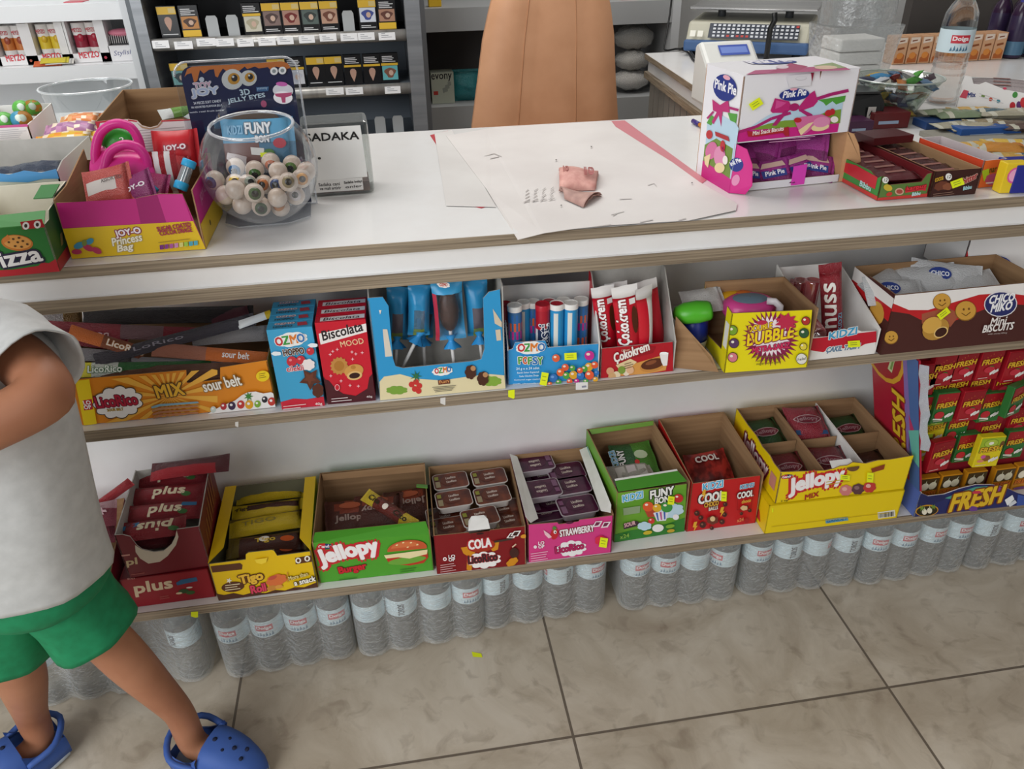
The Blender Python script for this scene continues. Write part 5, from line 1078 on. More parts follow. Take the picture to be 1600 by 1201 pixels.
# ---- green sour gum balls carton
c = Carton('gum_ball_carton', 'green carton with fruit gum ball picture and white inner lip', 'carton', (959, 847.6), (1069, 830), SB, .116, .125, .19, noise_mat('lime_green_print', '#5f9a2a', '#79ad33', (2, 2, 16), .4), KRAFT, top=[(1073, 756), (965, 770)], left=[(0, .117), (.19, .125)])
F = c.front
F.poly([(960, 848), (959, 835), (985, 828), (1015, 824), (1045, 817), (1070, 808), (1069, 830)], '#2f7a2c')
F.text('KIDZI', (973, 784), (1004, 777), 10, '#5fb2dc', .07, [('#eaf2f2', .05)]); F.text('FUNY', (1016, 779), (1052, 771), 12, '#f1f1ee', .07, [('#22261c', .08)]); F.text('BON', (1023, 787), (1045, 782), 9, '#f1f1ee', .07, [('#22261c', .08)])
F.poly([(973, 793), (1000, 789), (999, 800), (974, 804)], '#8aa07a'); F.cloud(1048, 797, 18, 10, '#bcd8e6', 7, -10)
F.poly([(1006, 795), (1026, 793), (1022, 806), (1012, 807)], '#b3432c'); F.poly([(1020, 800), (1045, 795), (1040, 812), (1026, 813)], '#e3e1ea')
for i in range(3): F.poly([(1024+6*i, 800-i), (1027+6*i, 799.5-i), (1029+5*i, 812-i), (1027+5*i, 812-i)], ('#3a5fae', '#c2548a', '#3a5fae')[i])
for x, y, r, cc in ((1012, 790, 8.5, '#dc5a2c'), (1026, 792, 7, '#e0ae2c'), (1041, 791, 9, '#3f9440'), (1059, 777, 7.5, '#c72c2e'), (1017, 812, 5, '#d2362f'), (1055, 806, 5, '#e9e9ee')): F.ell(x, y, r, r*.9, cc); F.ell(x-r*.3, y-r*.35, r*.3, r*.2, '#f6e6da')
F.cloud(1006, 820, 10, 6, '#bcd8e6', 6); F.poly([(973, 817), (994, 812), (998, 815), (994, 820), (974, 825)], '#3b2a35'); F.text('SOUR', (975, 822), (992, 817.5), 6, '#d9a9b0', .06)
F.ell(1027, 823, 9, 6, '#eceae6', -6); F.ell(1046, 820, 7, 3, '#79a832', -10); F.ell(1011, 830, 7, 3, '#c9b12c', -10); F.text('x24', (968, 840), (982, 837), 6, '#8db84a', .03); F.ell(1047, 827, 6, 2.6, '#c2a12c', -8)
c.lcol = c.mo; c.finish(); sticker(c.root, F, 1047, 779, 10, 13, 6)
q = c.q; u0 = c.front.px(965, 770)[0]
mb = MB(); mb.prism([q(.003, .002, .1155), q(c.W-.006, .002, .116), q(c.W-.012, .030, .1185), q(.006, .028, .118)], Vector((0, 0, .0014)), M('#4d9a2e')); mb.build('top_flap', c.root)
mb = MB(); mb.prism([q(.006, .0285, .1184), q(c.W-.012, .0305, .1188), q(c.W-.012, .034, .120), q(.006, .032, .1198)], Vector((0, 0, .001)), WHITEC); mb.build('flap_edge', c.root)
mb = MB(); mb.prism([q(.004, .187, .125), q(c.W, .187, .125), q(c.W, .181, .119), q(.008, .181, .117)], Vector((0, -.001, .001)), M('#6f9a3a')); mb.build('back_flap', c.root)
def gsach(label, px, z, rz, seed, skin, pr, L=.085, W=.075, rx=.35):
    p = P(*px, 2, SB+z); mx = Matrix.Translation(p) @ Euler((rx, .1*math.sin(seed*3), rz)).to_matrix().to_4x4()
    packet('sweet_sachet', label, 'packet', mx, L, W, .02, skin, pr, None, nx=12, ny=8, crimp=.09, wob=.4, seed=seed)
def funyp(F): F.text('KIDZI', (-.036, -.02), (-.036, .02), .010, '#5fb2dc', .07, [('#e9f1f2', .06)], uv=True); F.text('FUNY', (-.022, -.02), (-.020, .016), .012, '#efefec', .07, [('#20241c', .07)], uv=True); F.poly([(.012+.014*math.cos(i*.5), .010*math.sin(i*.5)) for i in range(13)], '#b9c9a6', True); F.poly([(.0+.005*math.cos(i*.6), -.016+.005*math.sin(i*.6)) for i in range(11)], '#c23a35', True)
GS = lambda u, v, tp: shell('w', '#4f8f34') if u > .45 else shell('w', '#2c5f33')
gsach('green gum ball sachet standing in the green carton', (990, 716), .075, .05, 1, GS, funyp); gsach('second green sachet lying behind the first in the green carton', (1000, 714), .055, .2, 2, GS, None)
gsach('pale printed sachet back lying in front inside the green carton', (985, 740), .070, .1, 3, shell('w', '#b9b7ae'), lambda F: [F.poly([(-.03+.022*k, -.02), (-.012+.022*k, -.02), (-.012+.022*k, .012), (-.03+.022*k, .012)], cc, True) for k, cc in enumerate(('#cfccc6', '#d8cfd0', '#c9c6c0'))], .09, .05, .25)
# ---- red chocolate ball carton
c = Carton('choco_ball_carton', 'bright red carton with chocolate ball picture, half empty', 'carton', (1072, 831), (1180, 817), SB, .114, .128, .19, '#bd1a1e', KRAFT, top=[(1188, 743), (1078, 756)], left=[(0, .114), (.02, .117), (.19, .128)], right=[(0, .114), (.19, .128)])
F = c.front
F.text('KIDZI', (1098, 766), (1129, 760), 10, '#5fb2dc', .07, [('#eaf2f2', .05)]); F.text('COOL', (1091, 787), (1130, 780), 14, '#efece8', .07, [('#3b1716', .06)]); F.text('CHOCO', (1100, 792), (1122, 788), 7, '#d9a63c', .07, [('#3b1716', .06)]); F.text('BALLS', (1107, 797), (1121, 794), 5, '#d9d1c8', .07, [('#3b1716', .05)])
F.text('KIDZI', (1156, 763), (1177, 759), 6, '#4f93bd', .07, [('#dfe8ea', .05)]); F.text('COOL', (1151, 778), (1176, 773), 9, '#efece8', .07, [('#3b1716', .06)]); F.text('choco', (1158, 785), (1172, 782), 5, '#d9a63c', .06); F.poly([(1153, 760), (1150, 795), (1172, 797), (1178, 758), (1177, 757), (1171, 796), (1151, 794)], '#9e1418')
for x, y, r in ((1088, 800, 4.2), (1094, 807, 3.8), (1097, 818, 5), (1132, 786, 3.5), (1131, 802, 3.6), (1127, 813, 4), (1111, 823, 3), (1157, 800, 2.5), (1170, 795, 3), (1166, 789, 2)): F.ell(x, y, r, r, '#43201a'); F.ell(x-1, y-1, r*.35, r*.3, '#8a5a46')
F.cloud(1112, 810, 8, 6, '#6b3322', 6); F.ell(1112, 808, 4, 4, '#e0c08f'); F.cloud(1161, 791, 5, 3.5, '#d9b88a', 5)
for x, y in ((1085, 820), (1127, 797), (1099, 770)): F.poly([(x-2, y-7), (x+3, y-8), (x+1, y-1), (x+4, y-2), (x-3, y+8), (x-1, y+1), (x-4, y+1)], '#e0a92f')
F.text('x24', (1150, 813), (1160, 811), 5, '#d98a52', .04); F.poly([(1162, 807), (1168, 806), (1168, 814), (1162, 815)], '#a3161b')
c.finish(); sticker(c.root, F, 1129, 772, 8.5, 15, 2)
RS = noise_mat('red_ball_wrap', '#6a1a18', '#b3322a', (55, 55, 55), .25, 4, .4, .6, .2)
cool = lambda F: (F.text('COOL', (-.024, .012), (.022, .012), .013, '#e3d6cf', .07, [('#5a1515', .06)], uv=True),)
gsach('red chocolate ball sachet lying on top in the red carton', (1108, 732), .060, .05, 4, RS, cool, .085, .075, .5); gsach('second red sachet tucked low beside the brown wall of the red carton', (1092, 738), .045, .5, 5, RS, None, .07, .06)

# ---- the two stacked yellow jelly mix cartons
YJ = '#e6c90f'
cl = Carton('jelly_mix_carton', 'closed yellow jelly carton with bar code, lower of the two stacked', 'carton', (1194, 834), (1401, 809), SB, .066, .066, .20, YJ, M(YJ), left=[(0, .066), (.2, .066)])
F = cl.front; F.poly([(1371, 800), (1398, 796), (1399, 806), (1372, 810)], '#e4e0cf')
x = 1373.0
while x < 1396: w = R.choice((.8, 1.2, 1.8)); F.poly([(x, 801.5-(x-1372)*.14), (x+w, 801.4-(x-1372)*.14), (x+w, 808.6-(x-1372)*.14), (x, 808.7-(x-1372)*.14)], '#2b2b26'); x += w+R.choice((.8, 1.2))
F.poly([(1289, 811), (1324, 806.5), (1325, 812), (1290, 817)], '#5c9bb8'); F.text('GANDET', (1291, 815.5), (1323, 811), 3.6, '#2b5f8a', .05)
F.strip([(1205, 822), (1388, 800)], .8, '#c9ae12')
q = cl.q; mb = MB(); mb.prism([q(0, 0, .0648), q(cl.W, 0, .0648), q(cl.W, .2, .0648), q(0, .2, .0648)], Vector((0, 0, .001)), M(YJ)); mb.build('lid', cl.root)
G = cl.lside; G.poly([(.12, .01), (.18, .01), (.17, .03), (.13, .035)], '#c8352c', True)
cl.finish()
zj = SB+.0676; A, B = P(1211, 786.5, 2, zj), P(1412, 763.6, 2, zj)
c = Carton('jelly_mix_carton', 'open yellow jelly carton with white divider and six compartments, upper of the two', 'carton', A, B, zj, .068, .074, .205, YJ, KRAFT, world=True, top=[(1432, 711), (1390, 718), (1372, 719), (1353, 724), (1340, 723), (1333, 722), (1324, 727), (1313, 728), (1303, 732), (1290, 735), (1215, 738)], left=[(0, .068), (.01, .069), (.03, .068), (.05, .072), (.08, .069), (.11, .074), (.15, .072), (.205, .075)])
F = c.front
F.ell(1230, 744, 10, 3.2, '#26254a', -5); F.poly([(1221, 743), (1230, 741), (1230, 747.5), (1222, 748)], '#c4222e'); F.text('Gandet', (1222, 747), (1239, 744.5), 3.6, '#f1eeee', .05)
F.text('Jellopy', (1233, 776), (1317, 756), 26, '#f2eeee', .035, [('#c4222e', .12), ('#f3e9e8', .02)], arch=.05); F.text('MIX', (1257, 780), (1279, 774), 7, '#a82a20', .08, shear=.1)
for x, y, cc in ((1321, 765, '#cf7d7a'), (1340, 763, '#5c3a3f'), (1358, 760, '#c03a34')): F.cloud(x, y, 9, 7.5, cc, 7, -10); F.ell(x-2, y-2, 4, 3, '#e3b0a4' if cc != '#5c3a3f' else '#8a6a6c')
F.text('3 kg', (1219, 784), (1230, 782), 3, '#5d5514', .03); F.poly([(1360, 731), (1382, 724), (1380, 732), (1362, 737)], '#8a3a1c'); F.lines(1290, 752, 1330, 746, 2, 4, '#c9ae12', 1)
F.ell(1332, 728, 10, 7, '#6b4a2c', -8, a0=0, a1=180)
G = c.lside; G.text('Jellopy', (.05, .012), (.16, .014), .040, '#efe9e8', .06, [('#6b1430', .10)], uv=True); G.poly([(.172, .02), (.195, .02), (.195, .05), (.172, .05)], '#c98a7a', True)
c.lcol = M(YJ); c.finish(); sticker(c.root, F, 1319, 744, 15, 8, 6); sticker(c.root, F, 1358, 744, 10, 15, 4)
q = c.q; W = c.W
for u0, u1, mt in ((.083, .080, KRAFT), (.162, .166, WHITEC)):
    MB().prism([q(u0, .006, .002), q(u1, .203, .002), q(u1, .203, .070), q(u0, .006, .060)], c.U*.0022, mt, mt, mt).build('divider', c.root)
for ua, ub in ((.003, .080), (.086, .161), (.167, W-.003)): MB().prism([q(ua, .103, .002), q(ub, .103, .002), q(ub, .103, .058), q(ua, .103, .056)], c.D*.0016, KRAFT, KRAFT).build('divider', c.root)
mb = MB(); mb.prism([q(.098, .002, .063), q(.140, .002, .066), q(.138, .016, .070), q(.100, .018, .068)], Vector((0, 0, .0012)), WHITEC); mb.build('front_tab', c.root)
def mixs(label, u, d, v, skin, seed, blue=False):
    p = q(u, d, v); mx = Matrix.Translation(p) @ Euler((.28, 0, .1*math.sin(seed*2.3))).to_matrix().to_4x4()
    def pr(F):
        pts = [(.026*math.cos(i*.35)*(1+.15*math.sin(3*i*.35)), .011*math.sin(i*.35)) for i in range(18)]; F.poly(pts, '#b79c9c', True); F.poly([(x*.92, y*.86) for x, y in pts], '#6d2230', True)
        F.text('Jellopy', (-.022, -.006), (.02, -.005), .011, '#a07a80', .05, uv=True)
        if blue: F.poly([(-.03, -.033), (.032, -.033), (.032, -.024), (-.03, -.022)], '#2c4f78', True)
    packet('jelly_bag', label, 'packet', mx, .072, .085, .02, skin, pr, 'jelly bags in the six compartments', nx=10, ny=9, crimp=.08, wob=.35, seed=seed)
GD = shell('w', '#1f4a22', .25); RDK = shell('w', '#6b1826', .25)
mixs('green jelly bag in the far compartment on the red carton side', .042, .152, .040, GD, 1); mixs('red and blue jelly bag filling the far middle compartment', .122, .150, .062, shell('w', '#8f1f30'), 2, True); mixs('green jelly bag in the far compartment on the chewing gum side', .215, .150, .030, GD, 3)
mixs('red jelly bag in the near compartment on the red carton side', .044, .052, .028, RDK, 4); mixs('red jelly bag in the near middle compartment behind the white tab', .124, .052, .034, RDK, 5); mixs('dark jelly bag deep in the near compartment on the chewing gum side', .215, .05, .012, shell('w', '#3c1a18'), 6)

# ---- chewing gum display
c = Carton('gum_display', 'tall chewing gum display with dark blue wavy front tray and red header', 'display box', (1427, 807.9), (1640, 784.5), SB, .06, .10, .10, '#242a63', WHITEC, top=[(1640, 782), (1610, 775), (1590, 770), (1570, 761), (1550, 757), (1525, 757), (1500, 763), (1475, 772), (1450, 775), (1430, 771), (1419, 770)], noback=True, left=[(0, .058), (.10, .058)])
F = c.front
F.poly([(1419, 771), (1430, 772), (1450, 776), (1475, 773), (1482, 778), (1460, 786), (1440, 790), (1418, 790)], '#1e2457'); F.poly([(1476, 778), (1500, 768), (1525, 760), (1545, 759), (1520, 768), (1495, 780)], '#4f9c8c'); F.poly([(1530, 771), (1550, 758), (1570, 762), (1560, 772), (1545, 776)], '#8a3f96')
F.poly([(1590, 772), (1612, 777), (1612, 795), (1585, 797)], '#3b56a3'); F.ell(1448, 797, 18, 9, '#c98f1e', -6); F.ell(1448, 797.5, 16.5, 7.5, '#2b2415', -6)
for x, y in ((1444, 799), (1452, 797)): F.ell(x, y, 4, 4.5, '#e6dfca'); F.poly([(x-1, y-3), (x, y-8), (x+1.5, y-3)], '#c9cfa6')
F.star(1440, 793, 2, 6, 6, '#6a8a34'); F.star(1458, 791, 2, 5, 6, '#6a8a34')
F.text('FRESH', (1482, 799), (1565, 783), 24, '#e0b727', .10, [('#7a3d14', .05)], shear=.15)
F.poly([(1569, 780), (1581, 772), (1584, 779), (1573, 789)], '#eceef0'); F.poly([(1574, 787), (1585, 780), (1588, 784), (1577, 791)], '#d5dae0'); F.ell(1525, 768, 7, 2.4, '#c8334c', -5); F.cloud(1520, 794, 6, 4, '#6b3f8c', 5)
c.lcol = M('#5a6fb8'); c.finish()
zt = SA-.021
B_ = Vector((c.A.x-.0005, c.A.y+.002, SB+.06)); T_ = P(1436, 563, 1, c.A.y+.01)
HP = Face(B_ + Vector((0, .15, 0)), (0, -1, 0), T_-B_)
H_ = (T_-B_).length*.995; HP.mb.prism([HP.w(0, 0), HP.w(.15, 0), HP.w(.15, H_), HP.w(0, H_)], -HP.N*.003, M('#b01f38', .3)); HP.base = .0006
HP.poly([(.035+.075*math.cos(i*.35), H_-.02+.085*math.sin(i*.35)) for i in range(18) if math.sin(i*.35) < .2], '#d8a12a', True); HP.poly([(.035+.066*math.cos(i*.35), H_-.02+.076*math.sin(i*.35)) for i in range(18) if math.sin(i*.35) < .2], '#a81a24', True)
HP.poly([(.055, H_-.07), (.075, H_-.02), (.085, H_-.022), (.068, H_-.072)], '#c9d8a0', True); HP.poly([(.062, H_-.066), (.078, H_-.024), (.082, H_-.025), (.068, H_-.066)], '#7ba04a', True)
for k in range(6): HP.poly([(.02+.012*k+.003*math.cos(i), H_-.012-.007*(k % 2)+.003*math.sin(i)) for i in range(6)], '#e0b43a', True)
HP.poly([(.118, 0), (.15, 0), (.15, H_), (.112, H_), (.122, H_*.6)], '#4f6fa8', True); HP.poly([(.105, H_), (.116, H_), (.124, H_*.5), (.118, H_*.3), (.122, .05), (.112, .05), (.108, H_*.5)], '#8a6fb0', True); HP.poly([(.12, H_*.55), (.128, H_*.2), (.138, H_*.45)], '#c23a6a', True); HP.poly([(.118, H_*.42), (.15, H_*.5), (.15, H_*.2), (.13, H_*.22)], '#6fc0b0', True)
HP.text('FRESH', (.107, .02), (.107, H_-.105), .038, '#e3bd2f', .08, [('#8c3a14', .05)], uv=True)
hp = HP.mb.build('side_header', c.root); A2 = Vector((c.A.x+.002, 0, 0))
mb = MB()
bw = 1.9
mb.prism([(A2.x+.004, .052, SB+.004), (1.25, .052, SB+.004), (1.25, .052, zt), (T_.x+.004, .052, zt)], Vector((0, .004, 0)), M('#8a1f2a', .35)); mb.build('display_back', c.root)
tf = HP.w(.15, .10); tg = HP.w(.15, H_*.98)
mb = MB(); mb.grid([[tf.lerp(tg, i/9) + Vector((x_+.002*math.sin(i*2.1), -.001-.6*x_*(1+.5*math.sin(i*1.7)), 0)) for x_ in (0, .006, .012)] for i in range(10)], clear_mat('display_film', '#dfe6f2', .45, .1, .9, 90)); mb.build('torn_film', c.root)
def gum(label, cx, cy, kind, Y=.030, rot=0, seed=0, w=.043, h=.064):
    p = P(cx, cy, 1, Y); t_ = thing('gum_pack', label, 'gum pack', (p.x, Y+.006, p.z-h/2), rot, 'gum packs in the tall display')
    mt = Matrix.Translation((p.x, Y+.006, p.z-h/2)) @ Matrix.Rotation(rot, 4, 'Z'); WM[t_.name] = mt
    base, topc, pic = {'red': ('#a01a26', '#8c1420', '#c23a2a'), 'melon': ('#2f6e34', '#a01a24', '#c0333a'), 'kiwi': ('#dcc820', '#9ab52c', '#5d8a2a'), 'onion': ('#c9861c', '#4a3c1e', '#e6dfc8')}[kind]
    mb = MB(); mb.box((-w/2, -.006, 0), (w/2, .008, h), M(base, .28), mt); mb.build('packet', t_, bevel=.0012)
    F = Face(mt @ Vector((-w/2, -.006, 0)), mt.to_3x3() @ Vector((1, 0, 0)), (0, 0, 1)); F.base = .0006
    q = lambda pts, col: F.poly([(a*w, b*h) for a, b in pts], col, True)
    circ = lambda cx, cy, rx, ry, col, n=14: q([(cx+rx*math.cos(2*math.pi*i/n), cy+ry*math.sin(2*math.pi*i/n)) for i in range(n)], col)
    if kind != 'onion':
        q([(0.03, .52), (.97, .56), (.97, .97), (.03, .97)], topc)
        if kind == 'kiwi': circ(.45, .80, .30, .15, '#7f9a2c'); circ(.45, .80, .26, .12, '#a9bf45'); circ(.45, .80, .10, .05, '#eceada'); circ(.9, .74, .09, .12, '#6b4a24'); circ(.45, .30, .16, .10, '#8c5a2c'); circ(.24, .22, .14, .05, '#d98a6c'); circ(.3, .36, .10, .06, '#c9599a')
        else:
            for k in range(7): circ(.15+.11*k, .68+.05*(k*5 % 4), .012, .012, '#e0a03a', 6)
            if kind == 'melon': circ(.3, .28, .22, .12, '#bf2a34'); q([(.05, .14), (.5, .10), (.5, .15), (.05, .19)], '#e9e6da')
            else: circ(.55, .42, .12, .05, '#3c6a2c'); circ(.5, .34, .24, .10, '#c03040')
        F.text('FRESH', (w*.08, h*.50), (w*.94, h*.56), h*.16, '#dcb32b', .10, [('#7a1a14', .05)], shear=.15, uv=True)
        q([(.58, .16), (.78, .26), (.74, .34), (.54, .24)], '#ece9e4'); q([(.70, .18), (.92, .28), (.88, .36), (.68, .27)], '#dcd9d4'); q([(.08, .08), (.5, .09), (.5, .105), (.08, .095)], '#ead9d0')
    else:
        q([(.03, .5), (.97, .5), (.97, .97), (.03, .97)], '#4a3a20'); circ(.32, .66, .2, .15, pic); circ(.7, .68, .2, .15, '#d9d2b6'); q([(.30, .78), (.34, .92), (.37, .78)], '#d9d8b4'); q([(.70, .80), (.80, .93), (.77, .78)], '#d9d8b4')
        F.text('FRESH', (w*.08, h*.28), (w*.94, h*.32), h*.16, '#d9761f', .10, [('#7a1a14', .04)], shear=.1, uv=True); circ(.5, .1, .4, .06, '#6b3f7c')
    F.mb.build('front_print', t_)
rows_ = [('red', 1446, 594, 'top row, nearest the header'), ('red', 1475, 579, 'top row, second from the header'), ('red', 1508, 572, 'top row, third from the header'), ('red', 1548, 569, 'top row, fourth from the header'), ('red', 1588, 573, 'top row at the far end'),
         ('melon', 1443, 643, 'second row, nearest the header')]
for i, (k, x, y, w_) in enumerate(rows_): gum(f'{"red" if k == "red" else "green and red"} gum pack in the display, {w_}', x, y, k, .034, 0, i)
gum('green and red gum pack standing forward in the second row', 1477, 637, 'melon', .024); gum('red gum pack standing forward in the second row beside the melon one', 1518, 634, 'red', .020); gum('dark green gum pack set back in the second row', 1549, 636, 'melon', .038); gum('gum pack with bright green side at the far end of the second row', 1588, 626, 'melon', .018, .35)
gum('kiwi gum pack half hidden low beside the header', 1436, 700, 'kiwi', .038); gum('red gum pack standing forward in the third row', 1470, 713, 'red', .012, .12, w=.047, h=.068); gum('green and red gum pack set back behind the yellow kiwi one', 1510, 700, 'melon', .036); gum('yellow kiwi gum pack standing forward in the third row', 1546, 706, 'kiwi', .010, -.06, w=.048, h=.068); gum('red gum pack at the far end of the third row', 1586, 694, 'melon', .034)
gum('red gum pack set back between the second and third rows', 1546, 672, 'red', .040)
for i, (x, y, n) in enumerate(((1448, 766, 'first'), (1483, 761, 'second'), (1522, 756, 'third'), (1566, 751, 'fourth'), (1600, 746, 'fifth'))): gum(f'garlic gum pack in the lowest row, {n} from the header', x, y, 'onion', .028, 0, i, w=.042, h=.060)
for i, (x, y, k, n) in enumerate(((1462, 612, 'red', 'first gap by the header'), (1495, 606, 'red', 'second gap from the header'), (1530, 602, 'red', 'third gap from the header'), (1570, 600, 'red', 'fourth gap from the header'))): gum(f'dim red gum pack set back, top row, {n}', x, y, k, .045)
for i, (x, y, k, n) in enumerate(((1460, 672, 'kiwi', 'first gap by the header'), (1496, 668, 'melon', 'second gap from the header'), (1592, 660, 'red', 'far end gap'))): gum(f'dim {"kiwi" if k == "kiwi" else "green and red" if k == "melon" else "red"} gum pack set back, second row, {n}', x, y, k, .045)

# ================================================================== things on the worktop
def hface(O, mb=None, z=None): return Face(O, (1, 0, 0), (0, 1, 0), mb)
# ---- pizza jelly carton
A, B = P(-70, 440, 2, TOP), P(94, 424.5, 2, TOP)
c = Carton('pizza_jelly_carton', 'green and red carton with a pizza picture at the worktop corner', 'carton', A, B, TOP, .061, .080, .125, '#2c7a33', noise_mat('cream_card', '#cfc9b6', '#dcd6c5', (20, 20, 20), .7), world=True, left=[(0, .061), (.125, .08)], right=[(0, .061), (.02, .061), (.03, .070), (.06, .072), (.065, .078), (.125, .08)])
F = c.front
F.poly([(-70, 440), (-70, 424), (20, 421), (60, 415), (66, 409), (76, 411), (90, 404), (94, 424)], '#b8222c')
F.ell(27, 379, 25, 12.5, '#c9772c', 6); F.ell(27, 378, 22, 10.5, '#e0a050', 6); F.poly([(4, 374), (12, 366), (17, 373), (6, 380)], '#d98238')
for x, y in ((14, 378), (21, 373), (28, 378), (36, 376), (43, 381), (24, 384), (34, 385), (30, 371)): F.ell(x, y, 2.2, 1.6, '#5a3a16', 10)
F.text('Pizza', (-16, 421), (68, 406), 24, '#f0eeec', .055, [('#26203a', .10)])
F.poly([(32, 346), (70, 341), (72, 354), (36, 358)], '#b8222c')
for x, y in ((41, 352), (59, 350)): F.ell(x, y, 5.5, 6, '#f1efec'); F.ell(x, y, 2.5, 3, '#3a2a20')
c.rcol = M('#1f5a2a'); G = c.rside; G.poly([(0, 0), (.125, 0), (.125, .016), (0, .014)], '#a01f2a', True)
for k in range(3): G.poly([(.03+.018*k, .022), (.04+.018*k, .022), (.05+.018*k, .035), (.04+.018*k, .035)], '#8c7a4a', True)
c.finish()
mb = MB(); q = c.q; mb.prism([q(c.W-.06, .0, .061), q(c.W, .0, .061), q(c.W-.004, .03, .069), q(c.W-.09, .028, .067)], Vector((0, 0, .0012)), M('#3d8a3f')); mb.build('top_flap', c.root)
mb = MB(); mb.prism([q(c.W-.022, .055, .078), q(c.W+.002, .05, .079), q(c.W+.004, .085, .086), q(c.W-.02, .09, .085)], Vector((0, 0, .0012)), M('#2f7a36')); mb.build('torn_flap', c.root)
# ---- blue lipped carton behind it
c = Carton('blue_sachet_carton', 'open grey lined carton with torn blue lip behind the pizza carton', 'carton', (-.74, .135, TOP), (-.452, .135, TOP), TOP, .087, .098, .16, '#c9c5b8', GREYC, world=True, left=[(0, .087), (.16, .098)], right=[(0, .086), (.03, .094), (.16, .098)])
c.finish(); q = c.q
mb = MB(); mb.prism([q(i*.288/14, -.0012, .0765+.002*math.sin(i*2)) for i in range(15)] + [q(i*.288/14, -.0012, .0885+.0022*math.sin(i*3.3)) for i in range(14, -1, -1)], Vector((0, .001, 0)), M('#4f93c9', .5)); mb.build('torn_blue_lip', c.root)
for i, (u, d, n) in enumerate(((.19, .05, 'dark blue sachet lying at the front of the blue lipped carton'), (.235, .07, 'second dark blue sachet in the blue lipped carton'))):
    pouch_m = Matrix.Translation(q(u, d, .072)) @ Euler((.2, 0, .3*i)).to_matrix().to_4x4()
    packet('sweet_sachet', n, 'packet', pouch_m, .08, .05, .02, shell('w', '#24324a'), None, 'dark blue sachets', wob=.4, seed=i)
# ---- twisted sweets carton, marshmallow packs and clear tub
a, b = P(-40, 238, 1, .36), P(56, 234, 1, .36); a.z = b.z = TOP
hw = P(20, 197, 1, .36).z-TOP
c = Carton('twist_sweet_carton', 'white printed carton of green and blue twisted sweets at the worktop end', 'carton', a, b, TOP, hw, hw+.01, .12, '#e2dedd', WHITEC, world=True)
F = c.front; F.strip([(-40, 200), (56, 195)], 4, '#c8508f'); F.lines(0, 204, 42, 201, 6, 3, '#b9b5b9', .9); F.poly([(44, 198), (56, 196), (56, 232), (50, 214)], '#d9894a'); F.lines(14, 224, 26, 223, 2, 4, '#a5a2a6', 1); c.finish()
for i in range(14):
    u, d = (.05+.022*(i % 7) + .01*(i//7)), .025+.05*(i//7); cc = ('#5fb04a', '#47a59a', '#7cc24a', '#3f8fae', '#d9923a', '#56b0a0', '#8fc94a')[i*3 % 7]
    o = MB(); p = c.q(min(u, c.W-.014), d, hw+.004+.008*(i//7)); o.ell(p, (.014, .013, .013), M(cc, .35), 12, 8); o.ell(p+Vector((.004, -.011, .004)), (.006, .003, .006), M('#e3efe2', .35), 8, 6)
    tag(o.build('twisted_sweet', None, p-Vector((0, 0, .013))), f'{("green", "teal", "lime", "blue", "orange", "pale teal", "light lime")[i*3 % 7]} twisted sweet in the {"back" if i//7 else "front"} row of the white carton, place {"one two three four five six seven".split()[i % 7]}', 'sweet', 'twisted sweets in the white carton')
for i, (p0, p1, y, c1, c2, n) in enumerate((((52, 228), (150, 218), .34, '#d9ac2a', '#e6902c', 'yellow and orange marshmallow twist pack beside the toy bag carton'), ((68, 210), (156, 203), .38, '#a5739a', '#c08ab0', 'purple marshmallow twist pack beneath the clear tub'), ((92, 196), (160, 189), .42, '#d9844a', '#e0a870', 'orange marshmallow twist pack at the foot of the clear tub'))):
    def sk(u, v, tp, c1=c1, c2=c2): return M(c1, .3) if (u*6+v*2) % 1 < .55 else (M(c2, .3) if (u*6) % 2 < 1 else M('#ead9c2', .3))
    A, B = P(*p0, 1, y), P(*p1, 1, y); packet('marshmallow_pack', n, 'packet', frame((A+B)/2, B-A, (0, -.4, .9)), (B-A).length, .045, .03, sk, None, 'marshmallow twist packs', wob=.3, seed=i+3)
A = P(100, 235, 1, .37); tag(MB().box((-.56, .30, TOP+.0005), (-.462, .50, TOP+.05), M('#c9b9a4', .6)).build('packet_tray', None, (-.51, .4, TOP)), 'low tray carrying the marshmallow packs, between the cartons', 'tray')
tb = P(135, 190, 1, .74); rt = (P(203, 132, 1, .74)-P(65, 138, 1, .74)).length/2; zt_ = P(134, 134, 1, .74).z
t_ = thing('clear_tub', 'empty looking clear plastic sweet tub standing behind the marshmallow packs', 'tub', (P(134, 134, 1, .74).x, .74, TOP))
CLR = clear_mat('clear_tub_plastic', '#eef2f3', .04, .04, diff=.2, edge=.4)
MB().lathe([(rt*.72, .001), (rt*.80, .004), (rt, zt_-TOP-.004), (rt*1.03, zt_-TOP), (rt*.98, zt_-TOP)], CLR, t_.location, 36, cap0=True).build('tub_wall', t_)
MB().lathe([(rt*1.03+.002*math.cos(a), zt_-TOP+.002*math.sin(a)) for a in [i*1.05 for i in range(7)]], clear_mat('rim_plastic', '#e8ecee', .4, .06), t_.location, 36).build('rim', t_)
for i in range(4):
    p = Vector(t_.location)+Vector((-.03+.022*i, -.01*(i % 2), .02+.004*i)); packet('wrapped_sweet', f'pink and purple wrapped sweet at the bottom of the clear tub, {"first second third fourth".split()[i]} along', 'packet', Matrix.Translation(p) @ Euler((.5, .2*i, .4*i)).to_matrix().to_4x4(), .06, .03, .015, shell('w', ('#b05a7a', '#8a5a8f', '#c98aa0', '#a34a55')[i]), None, 'sweets left in the clear tub', wob=.4, seed=i)
